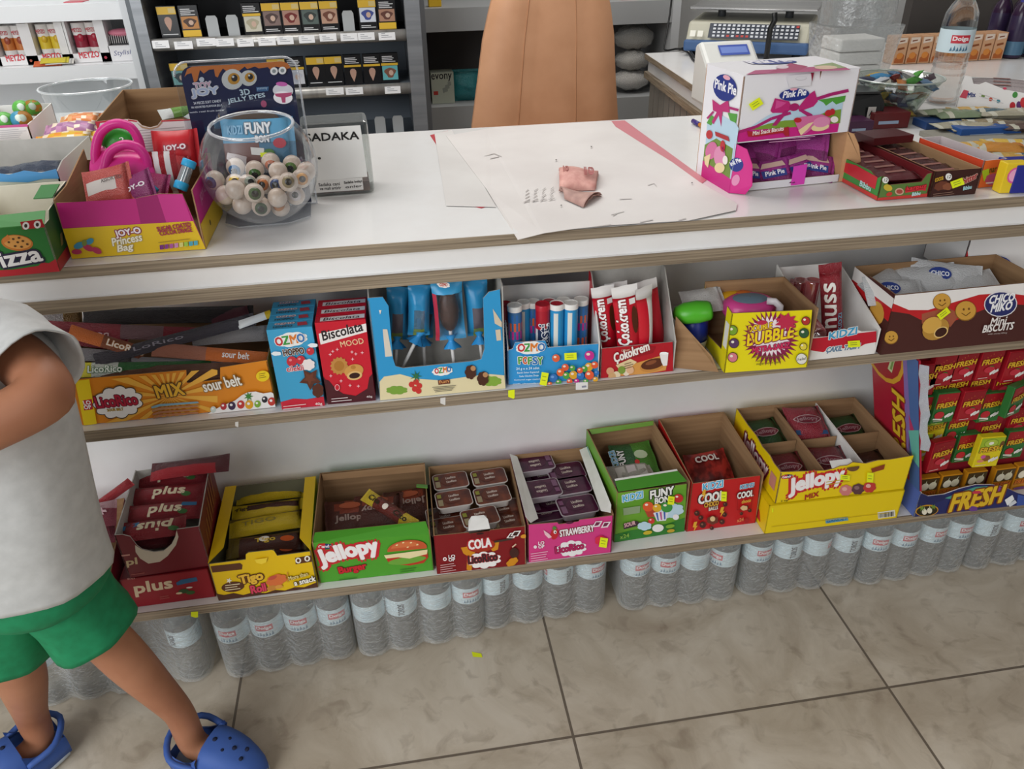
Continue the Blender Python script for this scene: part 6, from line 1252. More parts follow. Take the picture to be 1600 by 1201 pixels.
# ---- brown carton behind the toy bags
c = Carton('wrapped_gum_carton', 'open brown carton with white small-print front behind the toy bag carton', 'carton', (-.405, .195, TOP), (-.236, .195, TOP), TOP, .138, .152, .16, '#e4dedd', KRAFT, world=True, top=[(300, 186), (252, 188), (246, 196), (234, 199), (222, 196), (214, 188), (200, 186), (178, 187), (147, 190)])
F = c.front; F.poly([(147, 190), (178, 187), (180, 189), (156, 192), (154, 200), (150, 216)], '#c42a3c'); F.strip([(252, 189), (300, 187)], 2, '#c42a3c'); F.strip([(200, 187.5), (214, 189.5)], 2, '#c42a3c')
F.poly([(222, 197), (234, 200), (246, 197), (252, 189), (254, 191), (247, 199), (235, 202), (222, 200), (213, 191)], '#b39474')
F.lines(212, 204, 300, 197, 12, 4.2, '#b5b0b0', 1.1, .15); F.lines(162, 194, 182, 192, 2, 3, '#b9b4b4', 1); c.finish()
q = c.q; mb = MB(); mb.prism([q(.118, .10, .155), q(.166, .10, .155), q(.166, .10, .172), q(.118, .10, .166)], Vector((0, .0015, 0)), M('#c9202f'), WHITEC, WHITEC); mb.prism([q(.118, .0985, .150), q(.166, .0985, .152), q(.166, .0985, .1575), q(.118, .0985, .156)], Vector((0, .001, 0)), WHITEC); mb.build('red_flap', c.root)
for i, (u, d, v, cc, n) in enumerate(((.105, .05, .135, '#6a9a3a', 'green wrapped gum strip in the open brown carton'), (.14, .06, .14, '#5f8a30', 'second green gum strip by the toy eyes card in the brown carton'), (.13, .03, .132, '#c94f8f', 'pink wrapped gum strip low in the brown carton'), (.15, .08, .137, '#3f7fb0', 'blue printed gum strip at the back of the brown carton'))):
    packet('gum_strip', n, 'packet', Matrix.Translation(q(u, d, v)) @ Euler((.6, .3*(i % 2), .5+.5*i)).to_matrix().to_4x4(), .06, .02, .012, lambda x, y, tp, cc=cc: shell('w', cc) if x > .3 else shell('w', '#d9dcd9'), None, 'gum strips in the brown carton', wob=.3, seed=i)

# ---- toy bag carton
MAG = '#c01f7d'
c = Carton('toy_bag_carton', 'magenta and yellow carton full of plastic toy bags, torn front edge', 'carton', (113, 405), (322, 389.5), TOP, .079, .09, .15, MAG, KRAFT, top=[(285, 303), (248, 303), (212, 310), (217, 330), (200, 334), (172, 334), (165, 315), (88, 317)], left=[(0, .079), (.05, .082), (.15, .105)], right=[(0, .080), (.15, .083)])
F = c.front; F.poly([(113, 406), (98, 357), (302, 345), (322, 390)], '#dfba1e')
F.poly([(88, 317), (98, 356), (220, 349), (212, 310)], '#c4267f'); F.poly([(212, 310), (220, 349), (260, 347), (246, 304)], '#a01a68'); F.poly([(246, 304), (260, 347), (300, 345), (285, 303)], '#c93388')
F.text('JOY-O', (183, 372), (222, 366), 12, '#f2e8ee', .07, [('#8c1c4a', .09)]); F.text('Princess', (177, 384), (224, 375), 12, '#f4efdc', .03, [('#b3a27a', .05)], shear=.3); F.text('Bag', (186, 396), (212, 391), 13, '#f4efdc', .03, [('#b3a27a', .05)], shear=.3)
F.text('SUGAR COATED', (247, 361), (299, 353), 7, '#a01f4a', .06); F.text('COCOA DRAGE', (251, 367.5), (301, 361), 7, '#a01f4a', .06); F.lines(248, 378, 308, 371, 1, 3, '#9a7f2a', 1)
for i, cc in enumerate(('#7a2f7f', '#8a3f8f', '#b05aa0', '#c98ab4', '#d9d27a', '#9ac04a', '#4fa5b8', '#4fa5b8')): F.poly([(250+i*7.6, 382-i*.95), (256+i*7.6, 381.2-i*.95), (256.5+i*7.6, 388-i*.95), (250.5+i*7.6, 389-i*.95)], cc)
for x, y, rx, ry, cc, r in ((125, 382, 9, 5, '#3f8fb0', -20), (141, 376, 7, 4.5, '#3f8fb0', -30), (139, 386, 9, 4.5, '#b8345a', 25), (121, 392, 8, 4, '#b8345a', 0), (152, 390, 8.5, 4.5, '#b8345a', 25), (133, 378, 4, 5, '#7a8a3a', 0)): F.ell(x, y, rx, ry, cc, r)
c.rcol = M(MAG); G = c.rside; G.poly([(0, 0), (.15, 0), (.15, .034), (0, .034)], '#dfba1e', True); G.text('JOY-O', (.03, .05), (.075, .055), .014, '#d98ab5', .05, uv=True); G.poly([(.055+.004*math.cos(i*.6), .018+.004*math.sin(i*.6)) for i in range(11)], '#5a4a20', True); c.finish()
PK = M('#d9358f', .3); PKD = M('#b52a77', .35); RED = M('#c4222c', .35)
def arch(pts, y, r): return [P(x, z_, 1, y+.004*i/len(pts)) for i, (x, z_) in enumerate(pts)]
def smooth(pts, n=4):
    out = []
    for i in range(len(pts)-1):
        p0, p1, p2, p3 = pts[max(i-1, 0)], pts[i], pts[i+1], pts[min(i+2, len(pts)-1)]
        for k in range(n):
            t = k/n; out.append(.5*((2*p1)+(p2-p0)*t+(2*p0-5*p1+4*p2-p3)*t*t+(3*p1-p0-3*p2+p3)*t**3))
    return out+[pts[-1]]
def toy_bag(label, pts, y, body, cb, disc=None):
    ps = smooth(arch(pts, y, 0)); base = P(*body, 1, y); t_ = thing('toy_handbag', label, 'toy', (base.x, y, TOP+.004), 0, 'plastic toy handbags')
    MB().tube(ps, .0062, PK, 12).build('handle', t_)
    mx = frame(base, (1, 0, .05), (0, -.8, .6)); m2 = MB(); m2.ell((0, 0, 0), (.038, .036, .016), cb, 20, 12, mx); m2.ell((0, 0, .006), (.030, .028, .014), PKD, 20, 12, mx); m2.build('bag_body', t_)
    if disc:
        p = P(*disc, 1, y+.012); m3 = MB(); m3.ell((0, 0, 0), (.021, .017, .006), M('#2f9a2f', .35), 20, 8, frame(p, (1, 0, 0), (0, -.9, .4))); F = Face(p+Vector((-.016, -.0065, -.010)), (1, 0, .35), (-.35, .4, .9), m3); F.text('JOY-O', (0, 0), (.03, 0), .006, '#e6eee4', .05, uv=True); m3.build('green_disc', t_)
toy_bag('pink toy handbag with arched handle and green disc, at the back of the magenta carton', [(153, 272), (149, 240), (155, 212), (170, 197), (187, 193), (205, 200), (217, 220), (222, 248)], .125, (185, 262), PK, (182, 219))
toy_bag('pink toy handbag with arched handle, in front of the green disc one', [(168, 286), (165, 262), (171, 240), (185, 229), (200, 226), (217, 232), (229, 250), (233, 280)], .095, (198, 276), PK)
q = P(188, 258, 1, .088); 
p = P(275, 232, 1, .15); m2 = MB(); pouch(m2, frame(p, (1, 0, 0), (0, -.9, .4)), .062, .052, .024, RED, wob=.2, seed=2); F = Face(p+Vector((-.018, -.0135, -.004)), (1, 0, .06), (0, .4, .9), m2); F.base = .001; F.text('JOY-O', (.004, .002), (.034, .002), .009, '#f0e6e8', .07, [('#a0324a', .08)], uv=True); tag(m2.build('toy_pouch', None, p-Vector((0, 0, .03))), 'red pouch with white bubble lettering by the toy eyes card', 'packet')
def strip_pack(label, px0, px1, y, w, sk, seed, nm='toy_packet', pr=None, t=.014):
    A, B = P(*px0, 1, y), P(*px1, 1, y); return packet(nm, label, 'packet', frame((A+B)/2, B-A, (0, -.75, .65)), (B-A).length, w, t, sk, pr, None, wob=.35, seed=seed)
strip_pack('red and white striped packet leaning in the magenta carton', (246, 236), (262, 302), .105, .045, lambda u, v, tp: M('#e3dcdc', .3) if .30 < v < .48 or .68 < v < .8 else shell('w', '#b5202c'), 3)
strip_pack('salmon packet with white printed label at the front of the magenta carton', (132, 300), (206, 282), .06, .055, lambda u, v, tp: M('#dcd4cf', .35) if .1 < u < .75 and .25 < v < .6 else shell('w', '#c9524a'), 4, pr=lambda F: F.text('ASSORTED', (-.004, .002), (.022, .004), .005, '#4a3a3a', .03, uv=True))
strip_pack('purple toy packet with white lettering near the torn notch', (196, 305), (240, 288), .055, .05, shell('w', '#8f1f6a'), 5, pr=lambda F: F.text('JOY-O', (-.018, -.004), (.012, -.002), .008, '#e9dce6', .06, uv=True))
strip_pack('pink toy packet filling the middle of the magenta carton', (205, 290), (262, 300), .075, .05, shell('w', '#b02668'), 6); strip_pack('red packet at the side wall of the magenta carton', (236, 262), (292, 270), .12, .05, shell('w', '#c03038'), 7)
A, B = P(281, 296, 1, .075), P(297, 250, 1, .09); t_ = thing('toy_bubble_tube', 'small clear tube with two light blue caps in the magenta carton', 'toy', A, 0); mx = frame(A, (B-A).cross(Vector((0, -1, 0))), B-A); L = (B-A).length
mz = Matrix.Translation(A) @ (B-A).to_track_quat('Z', 'Y').to_matrix().to_4x4()
MB().lathe([(.0075, L*.2), (.0075, L*.8)], clear_mat('tube_clear', '#c9d6da', .35, .05), None, 16, mz).lathe([(.004, L*.2), (.004, L*.75)], M('#7f8f95', .3), None, 10, mz).build('clear_barrel', t_)
for z0, z1 in ((0, .26), (.76, 1)): MB().lathe([(.0088, L*z0), (.0092, L*(z0+.03)), (.0092, L*(z1-.03)), (.008, L*z1), (.0003, L*z1)], M('#2fa3d6', .35), None, 16, mz, cap0=True).build('blue_cap', t_)
tag(MB().tube([P(222, 279, 1, .07), P(245, 299, 1, .062)], .0042, M('#2f93bd', .35), 10).build('blue_stick', None, P(240, 296, 1, .065)), 'short blue plastic stick among the toy packets', 'toy')
ps = [P(200+17*math.cos(a), 320+14*math.sin(a), 1, .05) for a in [i*.35 for i in range(9, 20)]]
tag(MB().tube(ps, .0035, RED, 10).build('red_ring', None, ps[0]), 'red plastic ring peeping over the torn notch of the magenta carton', 'toy')
p = P(180, 327, 1, .045); tag(MB().ell(p, (.012, .008, .010), M('#e0b52a', .35), 12, 8).build('yellow_toy', None, p-Vector((0, 0, .01))), 'yellow plastic toy bit behind the torn notch', 'toy')

# ---- toy eye sweets: printed card and clear bubble
t_ = thing('eye_sweet_dispenser', 'clear bubble dispenser of jelly eyes with tall dark blue printed card', 'dispenser', (-.19, .12, TOP+.0005), .06)
CY_ = .190; F = Face((-.277, CY_, TOP+.002), (1, .06, 0), (0, .03, 1)); W_, H_ = .151, .203
CLAM = clear_mat('clamshell', '#f2f4f6', .03, .05, diff=.15, edge=.45); CLAME = clear_mat('clamshell_edge', '#eef0f3', .28, .06)
def rrect(w, h, r, x0=0, y0=0, top_only=True):
    pts = [(x0, y0), (x0+w, y0)]
    for cx, cy, a0 in ((x0+w-r, y0+h-r, 0), (x0+r, y0+h-r, 90)):
        for i in range(6): a = math.radians(a0+18*i); pts.append((cx+r*math.cos(a), cy+r*math.sin(a)))
    return pts
m2 = MB(); FC = Face(F.O, F.U, F.V, m2); m2.prism([FC.w(u, v, 0) for u, v in rrect(W_, H_, .016)], -F.N*.001, M('#24264f', .25), WHITEC)
FC.base = .0005
FC.poly([(288, 120), (292, 108), (300, 104), (380, 100), (440, 96), (449, 99), (454, 106), (448, 108), (446, 114), (441, 115), (438, 106), (430, 104), (424, 111), (418, 105), (404, 107), (398, 104), (386, 108), (382, 104), (372, 112), (366, 108), (356, 113), (348, 107), (343, 114), (340, 121), (336, 119), (334, 108), (326, 109), (318, 115), (312, 109), (308, 126), (303, 129), (299, 114), (292, 116)], '#d9782c')
for x, y, r, ir in ((363, 124, 17, 9), (388, 122, 13, 7.5)): FC.ell(x, y, r, r*.95, '#e6e2da'); FC.ell(x+2, y-1, ir*1.05, ir, '#d99a2c'); FC.ell(x+3, y-2, ir*.55, ir*.6, '#241a14'); FC.ell(x+1, y-4, ir*.2, ir*.2, '#f2f0ea')
FC.text('TOY', (304, 139), (331, 136), 9, '#e8b3c4', .07, [('#f2eef0', .08)]); FC.text('JOY', (301, 153), (343, 148), 13, '#c9d3ee', .07, [('#f2eef0', .10)]); FC.ell(315, 124, 4, 4, '#d9dde6')
FC.text('3D', (376, 149), (391, 147), 9, '#dfeef6', .05); FC.text('JELLY EYES', (357, 163), (415, 153), 8.5, '#dfeef6', .06)
FC.ell(412, 162, 4.5, 5.5, '#d9628a', -20); FC.poly([(400, 136), (420, 135), (419, 142), (401, 143)], '#3f6f9f'); FC.text('yummy', (402, 141), (418, 140), 4, '#c9dcec', .03)
for i in range(3): FC.text(('24 PIECES SOFT CANDY', 'IN ASSORTED FLAVOUR JELLY', 'with real fruit juice')[i], (303-i*3, 163+i*7), (346+i*2, 159+i*7), 4 if i < 2 else 3, '#dcdfe8', .03)
for x, y, r in ((428, 111, 6), (441, 110, 6)): FC.ell(x, y, r, r, '#e9e6e4'); FC.ell(x, y, r*.5, r*.5, '#8a8f8f')
FC.ell(442, 141, 16, 11, '#e3dfe3', 5); FC.ell(442, 152, 15, 10, '#e3dfe3', 5); FC.poly([(429, 146), (456, 144), (455, 149), (446, 152), (446, 160), (441, 160), (439, 152), (431, 150)], '#a8456a'); FC.ell(440, 131, 9, 3.5, '#b0559a', 5)
m2.build('printed_card', t_)
bc = Vector((-.179, .104, TOP+.0865)); br = .0785; m2 = MB(); rows = []
ax = Vector((0, -.12, 1)).normalized(); mxb = Matrix.Translation(bc) @ ax.to_track_quat('Z', 'Y').to_matrix().to_4x4(); cut = math.asin(.72); n = 18
rows = [[mxb @ Vector((br*math.cos(a)*math.cos(2*math.pi*j/36), br*math.cos(a)*math.sin(2*math.pi*j/36), br*math.sin(a))) for j in range(36)] for a in [-math.pi/2+.02+(cut+math.pi/2-.02)*i/n for i in range(n+1)]]
for r in rows:
    for k, p in enumerate(r):
        if p.y > CY_-.004: p.y = CY_-.004
        if p.z < TOP+.0035: p.z = TOP+.0035
m2.grid(rows, CLAM, True, True).build('clear_bubble', t_)
ro = br*math.cos(cut); zo = br*math.sin(cut)
MB().tube([mxb @ Vector((ro*math.cos(2*math.pi*j/36), ro*math.sin(2*math.pi*j/36), zo)) for j in range(37)], .0022, CLAME, 6, False).build('bubble_rim', t_)
MB().prism([FC.w(u, v, .0035) for u, v in rrect(W_+.016, H_+.007, .018, -.008, -.001)], -F.N*.0008, CLAM, CLAM, CLAME).build('clear_backing', t_)
m2 = MB(); m2.tube([FC.w(u, v, .003) for u, v in rrect(W_+.016, H_+.007, .018, -.008, -.001)], .0016, CLAME, 6, False).build('backing_rim', t_)
for u0, u1 in ((.0, .012), (.135, .152)): pass
MB().prism([FC.w(.026, -.001, .004), FC.w(.150, -.001, .004), FC.w(.150, -.001, .075), FC.w(.12, -.001, .10), FC.w(.05, -.001, .10), FC.w(.03, -.001, .075)], Vector((0, 0, .002)), CLAM, CLAM, CLAME).build('clear_foot', t_)
bp = P(392, 188, 1, CY_-.006); MB().ell(bp, (.041, .0015, .014), M('#6b5646', .7), 20, 8).build('card_opening', t_)
A = P(405, 222, 1, .145); m2 = MB(); skf = lambda u, v, tp: M('#5f9fc4', .3) if v > .45 else (M('#7d5a55', .3) if u < .45 else M('#4f7a96', .3))
packet('sweet_bag', 'light blue sweet bag standing inside the clear bubble behind the eyes', 'packet', frame(A, (1, .06, -.03), (0, -.97, .2)), .098, .066, .012, skf, lambda F: (F.text('FUNY', (-.016, .012), (.018, .012), .014, '#e3e6ea', .06, [('#6a7684', .06)], uv=True), F.text('BON', (-.004, .0), (.014, .0), .009, '#e3e6ea', .06, [('#6a7684', .06)], uv=True), F.text('KIDZI', (-.040, .012), (-.02, .012), .011, '#8fc0e0', .05, uv=True), F.poly([(.028+.009*math.cos(i*.5), -.002+.007*math.sin(i*.5)) for i in range(13)], '#b83a4a', True), F.poly([(.012+.008*math.cos(i*.5), -.016+.007*math.sin(i*.5)) for i in range(13)], '#4f7a3a', True), F.poly([(-.012, -.016), (.006, -.018), (.006, -.008), (-.012, -.006)], '#dcd9d4', True), F.poly([(.0, -.02), (.010, -.02), (.009, -.014), (.0, -.014)], YEL, True)), None, wob=.2, seed=3)
EYE = noise_mat('eye_white', '#bda897', '#d9cabd', (60, 60, 60), .28, 3)
EL = []
for e in ((420, 795, '#2d5f8a', 'blue', 'in the back row at the card side of the bubble', (-.2, -.6, -.6)), (545, 800, '#3f5f2c', 'green', 'in the back row looking down', (0, -.5, -.8)), (660, 765, '#a8552c', 'amber', 'high in the middle of the back row', (0, -.6, -.7)), (778, 770, '#4f6a2c', 'green', 'high in the back row by the coin box', (-.3, -.5, -.6)),
          (305, 885, '#26365f', 'dark blue', 'against the bubble wall by the toy bag carton', (-.7, -.4, -.4)), (405, 965, '#c9b8a6', 'hidden', 'turned away near the bubble wall', (.3, .8, .3)), (505, 890, '#8a8f7f', 'pale grey', 'in the middle of the heap', (.7, -.2, .3)), (605, 872, '#b0652c', 'amber', 'in the middle of the heap beside the pale one', (-.3, -.7, .1)), (690, 872, '#2c3f6a', 'dark blue', 'in the middle of the heap looking sideways', (-.5, -.6, .1)),
          (790, 845, '#2c4f7a', 'blue', 'near the coin box side, third row', (-.6, -.4, .3)), (848, 882, '#c98a2c', 'yellow', 'against the bubble wall by the coin box', (.3, -.8, .0)), (755, 935, '#cfc6c6', 'white and black', 'staring straight out at the front', (.05, -.85, .35)), (560, 1010, '#3a5226', 'green', 'at the very front, looking forward', (.3, -.8, .0)), (650, 1000, '#b0703a', 'amber', 'at the front beside the green one', (-.2, -.5, .6)),
          (620, 1065, '#334a2c', 'dark green', 'at the lowest front of the bubble', (0, -.8, -.3)), (455, 985, '#d9cfc6', 'pale', 'lying on its side in the front row', (.8, .3, .3)), (845, 800, '#c98f7a', 'pinkish', 'high by the coin box side', (.3, .6, .4)), (705, 815, '#d3c8be', 'pale', 'behind the middle row', (.2, .8, .3)), (415, 870, '#d9b02c', 'yellow', 'just below the blue back row one', (.2, -.6, .5)), (805, 985, '#8a7a5a', 'brown', 'low on the coin box side', (.1, -.8, .2)), (520, 940, '#c9b89a', 'cream', 'between the front and middle rows', (-.2, .8, .2)), (690, 1050, '#b89a8a', 'rosy', 'low at the front by the coin box side', (.5, .3, -.5)), (360, 1010, '#a08a7a', 'dull', 'low on the toy bag carton side', (-.4, .5, .3))): EL.append(list(e))
pos = []
for zx, zy, *_r in EL: pos.append(P(270+zx/4.142, 80+zy/4.142, 1, .034+(1080-zy)/340*.085))
for it in range(200):
    for i in range(len(pos)):
        for j in range(i):
            d = pos[i]-pos[j]
            if d.length < .0262: d = d.normalized()*(.0263-d.length)*.5; pos[i] += d; pos[j] -= d
        d = pos[i]-bc
        if d.length > .0625: pos[i] = bc + d.normalized()*.0625
        pos[i].z = max(pos[i].z, TOP+.0165)
for p, (zx, zy, col, cname, place, look) in zip(pos, EL):
    e = MB(); e.ell(p, .013, EYE, 16, 10); o = e.build('jelly_eyeball', None, p-Vector((0, 0, .013))); tag(o, f'jelly eyeball, {cname} iris, {place}', 'sweet', 'jelly eyeballs in the clear bubble')
    dv = (Vector(look)*.75+Vector((.08, -.75, .25))).normalized() if look[1] < .2 else Vector(look).normalized(); mx = Matrix.Translation(p) @ dv.to_track_quat('Z', 'Y').to_matrix().to_4x4()
    MB().lathe([(.0082, .0100), (.0080, .0108), (.0045, .0129), (.0043, .01305)], M(col, .2), None, 14, mx).lathe([(.0045, .01305), (.0022, .0137), (.0003, .0138)], M('#171310', .15), None, 12, mx).build('iris', o)
# ---- coin collection box
t_ = thing('collection_box', 'clear acrylic collection box with handwritten white notice', 'collection box', (-.075, .25, TOP+.0005), .04)
mt = wm(t_); ACR = clear_mat('acrylic', '#dfe2e0', .08, .04, diff=.3); m2 = MB()
bx = [(-.058, -.022), (.045, -.022), (.045, .045), (-.058, .045)]
m2.box((-.058, -.022, 0), (.045, .045, .112), ACR, mt); m2.build('acrylic_case', t_, bevel=.006)
F = Face(mt @ Vector((-.056, -.0228, .001)), mt.to_3x3() @ Vector((1, 0, 0)), (0, 0, 1)); F.mb.prism([F.w(.004, .026, .0002), F.w(.092, .026, .0002), F.w(.090, .105, .0002), F.w(.004, .105, .0002)], -F.N*-.0004, M('#e6e4e0', .6)); F.base = .001
F.text('SADAKA', (478, 221), (561, 217), 12, '#1d1b1a', .05); F.ell(499, 247, 2.5, 2, '#2a2624'); F.mb.build('paper_notice', t_)
F2 = Face(F.O, F.U, F.V); F2.poly([(480, 282), (566, 277), (568, 296), (482, 302)], '#dcd9d5'); F2.text('Sadaka cani', (498, 291), (531, 289), 5, '#3a3634', .04); F2.text('ve mali artirir', (500, 297), (533, 295), 4.5, '#3a3634', .04); F2.text('Sadaka belayi', (538, 288), (566, 285.5), 5, '#3a3634', .04); F2.text('onler', (540, 294), (566, 291.5), 4, '#3a3634', .03); o = F2.mb.build('printed_strip', t_)
m2 = MB(); m2.box((-.05, -.015, .003), (.038, .038, .018), noise_mat('coins_and_notes', '#4a3232', '#8a6a5e', (70, 70, 70), .5, 4), mt); m2.build('money_inside', t_)

# ---- paper sheets, banknotes and pen
def sheet(name, label, cat, pts, z, mat, lift=()):
    mb = MB(); q = [P(x, y, 2, z) for x, y in pts]
    for i, dz in lift: q[i].z += dz
    mb.prism(q, Vector((0, 0, -.0005)), mat); return mb, tag(mb.build(name, None, (q[0].x, q[0].y, z)), label, cat)
PAP = noise_mat('white_paper', '#d6d0cd', '#dfdad7', (6, 6, 6), .55, 4); PAP2 = noise_mat('grey_paper', '#cfcbc8', '#d8d5d2', (6, 6, 6), .55, 4)
sheet('pink_film', 'pink red film sheet showing along the edge of the white paper sheet', 'sheet', [(950, 189), (976, 188), (1104, 281), (1097, 286), (1000, 300), (900, 250)], TOP+.0009, M('#cf8088', .4))
sheet('red_card', 'red card whose corner sticks out beneath the two sheets', 'sheet', [(672, 211), (700, 204), (772, 318), (752, 325), (738, 321), (682, 226)], TOP+.0009, M('#b53a42', .5))
sheet('paper_sheet', 'narrow grey paper sheet lying beneath the large white one', 'paper', [(679, 209), (706, 203), (775, 323), (697, 321)], TOP+.0017, PAP2)
mb = MB(); z = TOP+.0026; pts = [(697, 212), (760, 201), (830, 196), (955, 189), (962, 198), (1000, 222), (1050, 253), (1093, 284), (1152, 318), (1150, 328), (1077, 344), (960, 351), (897, 357), (850, 364), (809, 371), (760, 295)]
q = [P(x, y, 2, z) for x, y in pts]; q[14].z -= .003; mb.prism(q, Vector((0, 0, -.0005)), PAP)
F = hface(P(700, 212, 2, z), mb); F.base = .0002
for x0, y0, x1, y1, w in ((757, 244, 772, 240, 1), (772, 240, 784, 245, 1), (766, 248, 780, 245, 1), (925, 355, 955, 351, 1), (955, 336, 975, 331, 1), (1012, 290, 1022, 287, 1), (1022, 287, 1026, 292, .8), (968, 312, 987, 311, 1), (1000, 348, 1020, 344, 1.4), (1060, 345, 1072, 342, 1.5), (958, 338, 964, 334, 1.2)): F.strip([(x0, y0), (x1, y1)], w, '#bcb6b3')
for i in range(4):
    for k in range(4): F.strip([(820+i*13+k*.5, 316-k*5-i), (824+i*13+R.random()*4, 312-k*5-i)], 1, '#aaa4a1')
    F.strip([(818+i*13, 317-i), (828+i*13, 315-i)], 1, '#aaa4a1')
for x, y in ((877, 323), (924, 231), (869, 252), (1081, 288)): F.ell(x, y, 1.3, .9, '#5a5553')
tag(mb.build('paper_sheet', None, (q[0].x, q[0].y, z)), 'large white paper sheet with pencil marks, its corner overhanging the counter edge', 'paper')
NOTE = noise_mat('banknote_pink', '#c98f86', '#dba79c', (80, 80, 20), .6, 4); NOTB = noise_mat('banknote_brown', '#a58078', '#bd978c', (60, 60, 20), .6, 4)
def note(label, quad, lift, mat, pr, seed):
    a, b, c2, d = [P(*p, 2, z+.0008) for p in quad]; rows = []
    for i in range(9):
        s_ = i/8; r = []
        for j in range(9): t = j/8; p = d.lerp(c2, t).lerp(a.lerp(b, t), s_); r.append(p + Vector((0, 0, lift*math.sin(math.pi*s_)**.6*(1+.25*math.sin(t*5+seed)) + .001)))
        rows.append(r)
    m2 = MB(); m2.grid(rows, mat); m2.grid([[p+Vector((.002, .004, -.0035-.3*lift*(k % 2))) for p in r] for k, r in enumerate(rows)], mat)
    if pr: pr(m2, a, b, c2, d, lift)
    tag(m2.build('banknote', None, (a+b+c2+d)/4, solid=.0006), label, 'banknote', 'folded banknotes on the white sheet')
def ten(m2, a, b, c2, d, lift):
    L = (b-a).length; h = (a-d).length; F = Face(d, b-a, a-d, m2); F.base = .0018; F.bend = lambda u, v: lift*max(0, math.sin(math.pi*min(max(v/h, 0), 1)))**.6*1.25
    F.text('10', (L*.62, h*.30), (L*.82, h*.30), h*.34, '#a0504f', .05, uv=True); F.text('10', (L*.10, h*.40), (L*.22, h*.40), h*.26, '#b5706a', .03, uv=True)
note('pink folded banknote with number ten, lying behind the brown one', [(873, 268), (935, 271), (930, 298), (874, 299)], .016, NOTE, ten, 0)
note('brown folded banknote lying nearer the counter edge than the pink one', [(873, 299), (941, 306), (911, 325), (882, 312)], .010, NOTB, None, 2)
A, B = P(1083, 189, 2, TOP+.0055), P(1128, 214, 2, TOP+.0055); t_ = thing('ballpoint_pen', 'orange ballpoint pen with purple end lying behind the pink biscuit box', 'pen', A)
MB().tube([A.lerp(B, .22), B], .0042, M('#d98a2c', .35), 10).build('barrel', t_); MB().tube([A, A.lerp(B, .24)], .0048, M('#3a2a78', .35), 10).build('cap', t_)

# ---- pink biscuit dispenser box
PKB = '#d12b8a'
A, B = P(1140, 302, 2, TOP), P(1310, 284.5, 2, TOP)
c = Carton('biscuit_dispenser_box', 'white and pink dispenser box with ribbon print and open hatch of pink packets', 'dispenser box', A, B, TOP, .170, .170, .118, '#e9e7ea', noise_mat('tan_card', '#b98a60', '#c4966c', (5, 5, 40), .8), world=True, left=[(0, .170), (.118, .170)], right=[(0, .170), (.118, .170)], skip_front=True, sides=(1, 1))
q = c.q; W = c.W; F = c.front; F.umax = W
yl = F.px(1152, 224)[1]; yr = F.px(1308, 207)[1]
F.mb.prism([q(0, 0, yl), q(W, 0, yr), q(W, 0, .170), q(W*.66, 0, .170), q(W*.655, 0, .158), q(W*.645, 0, .170), q(0, 0, .170)], c.D*.0018, M('#e6e4e8', .35), c.inn)
F.base = .0007; c.lside.base = .0007
F.poly([(1152, 222), (1151, 207), (1180, 200), (1215, 195), (1260, 193), (1300, 190), (1312, 186), (1308, 206)], '#c5217f')
F.poly([(1166, 202), (1200, 180), (1240, 165), (1285, 155), (1318, 150), (1313, 186), (1300, 192), (1230, 196)], '#b5cfe0'); F.poly([(1168, 203), (1200, 193), (1225, 188), (1262, 186), (1290, 175), (1314, 170), (1312, 192), (1220, 200)], '#7a9a35')
F.poly([(1278, 156), (1321, 149), (1319, 158), (1306, 163), (1300, 158), (1290, 165), (1286, 160)], '#4f9a3a')
F.strip([(1154, 206), (1180, 198), (1205, 185), (1235, 176)], 4.5, '#a81f6a'); F.strip([(1270, 156), (1298, 147), (1325, 141)], 5, '#a81f6a')
F.poly([(1203, 173), (1210, 153), (1232, 158), (1238, 170), (1224, 176), (1206, 176)], '#b8246f'); F.poly([(1246, 168), (1262, 148), (1272, 141), (1277, 158), (1270, 166), (1248, 174)], '#b8246f'); F.ell(1240, 167, 8, 6, '#a51d62', -15); F.poly([(1232, 172), (1212, 196), (1205, 196), (1214, 184), (1226, 172)], '#a81f6a'); F.poly([(1252, 170), (1268, 178), (1270, 184), (1262, 182), (1248, 173)], '#a81f6a'); F.poly([(1212, 156), (1228, 160), (1220, 166), (1210, 170)], '#cf4a8f')
F.ell(1240, 147.5, 23.5, 9.5, '#20307f', -5); F.text('Pink Pie', (1222, 153), (1258, 148), 9.5, '#f0eef2', .06, shear=.15); F.ell(1239, 139, 6, 2, '#e0a5b5', -5)
F.poly([(1166, 204), (1180, 206), (1224, 199), (1231, 197), (1232, 212), (1226, 212), (1222, 207), (1180, 213), (1168, 213)], '#a8202c'); F.text('Mini Snack Biscuits', (1175, 211), (1223, 203), 6, '#f0e2dc', .04)
F.poly([(1240, 188), (1250, 182), (1268, 180), (1283, 178), (1297, 184), (1294, 200), (1280, 204), (1268, 200), (1258, 208), (1250, 211), (1246, 202)], '#cf6a9a'); F.poly([(1246, 203), (1262, 192), (1270, 190), (1260, 202), (1250, 211)], '#e6cfa0'); F.ell(1280, 198, 14, 6, '#e6cfa0', -10); F.ell(1282, 190, 13, 8, '#d98ab0', -10)
F.ell(1245, 187, 6, 4, '#b8242c'); F.ell(1293, 176, 6, 5, '#b8242c', -20); F.ell(1299, 174, 4, 5, '#b8242c'); F.ell(1302, 186, 6, 5, '#ece4de')
F.lines(1200, 218, 1288, 211, 2, 3.5, '#e3a5cb', .9); F.poly([(1228, 118), (1267, 114), (1265, 133), (1232, 136)], '#dcdadf'); F.ell(1250, 122, 9, 3.5, '#c6c4ca', -5); F.ell(1250, 121.4, 8, 2.6, '#dcdadf', -5); F.poly([(1265, 113), (1270, 113), (1267, 127)], '#8c1c3a')
G = c.lside
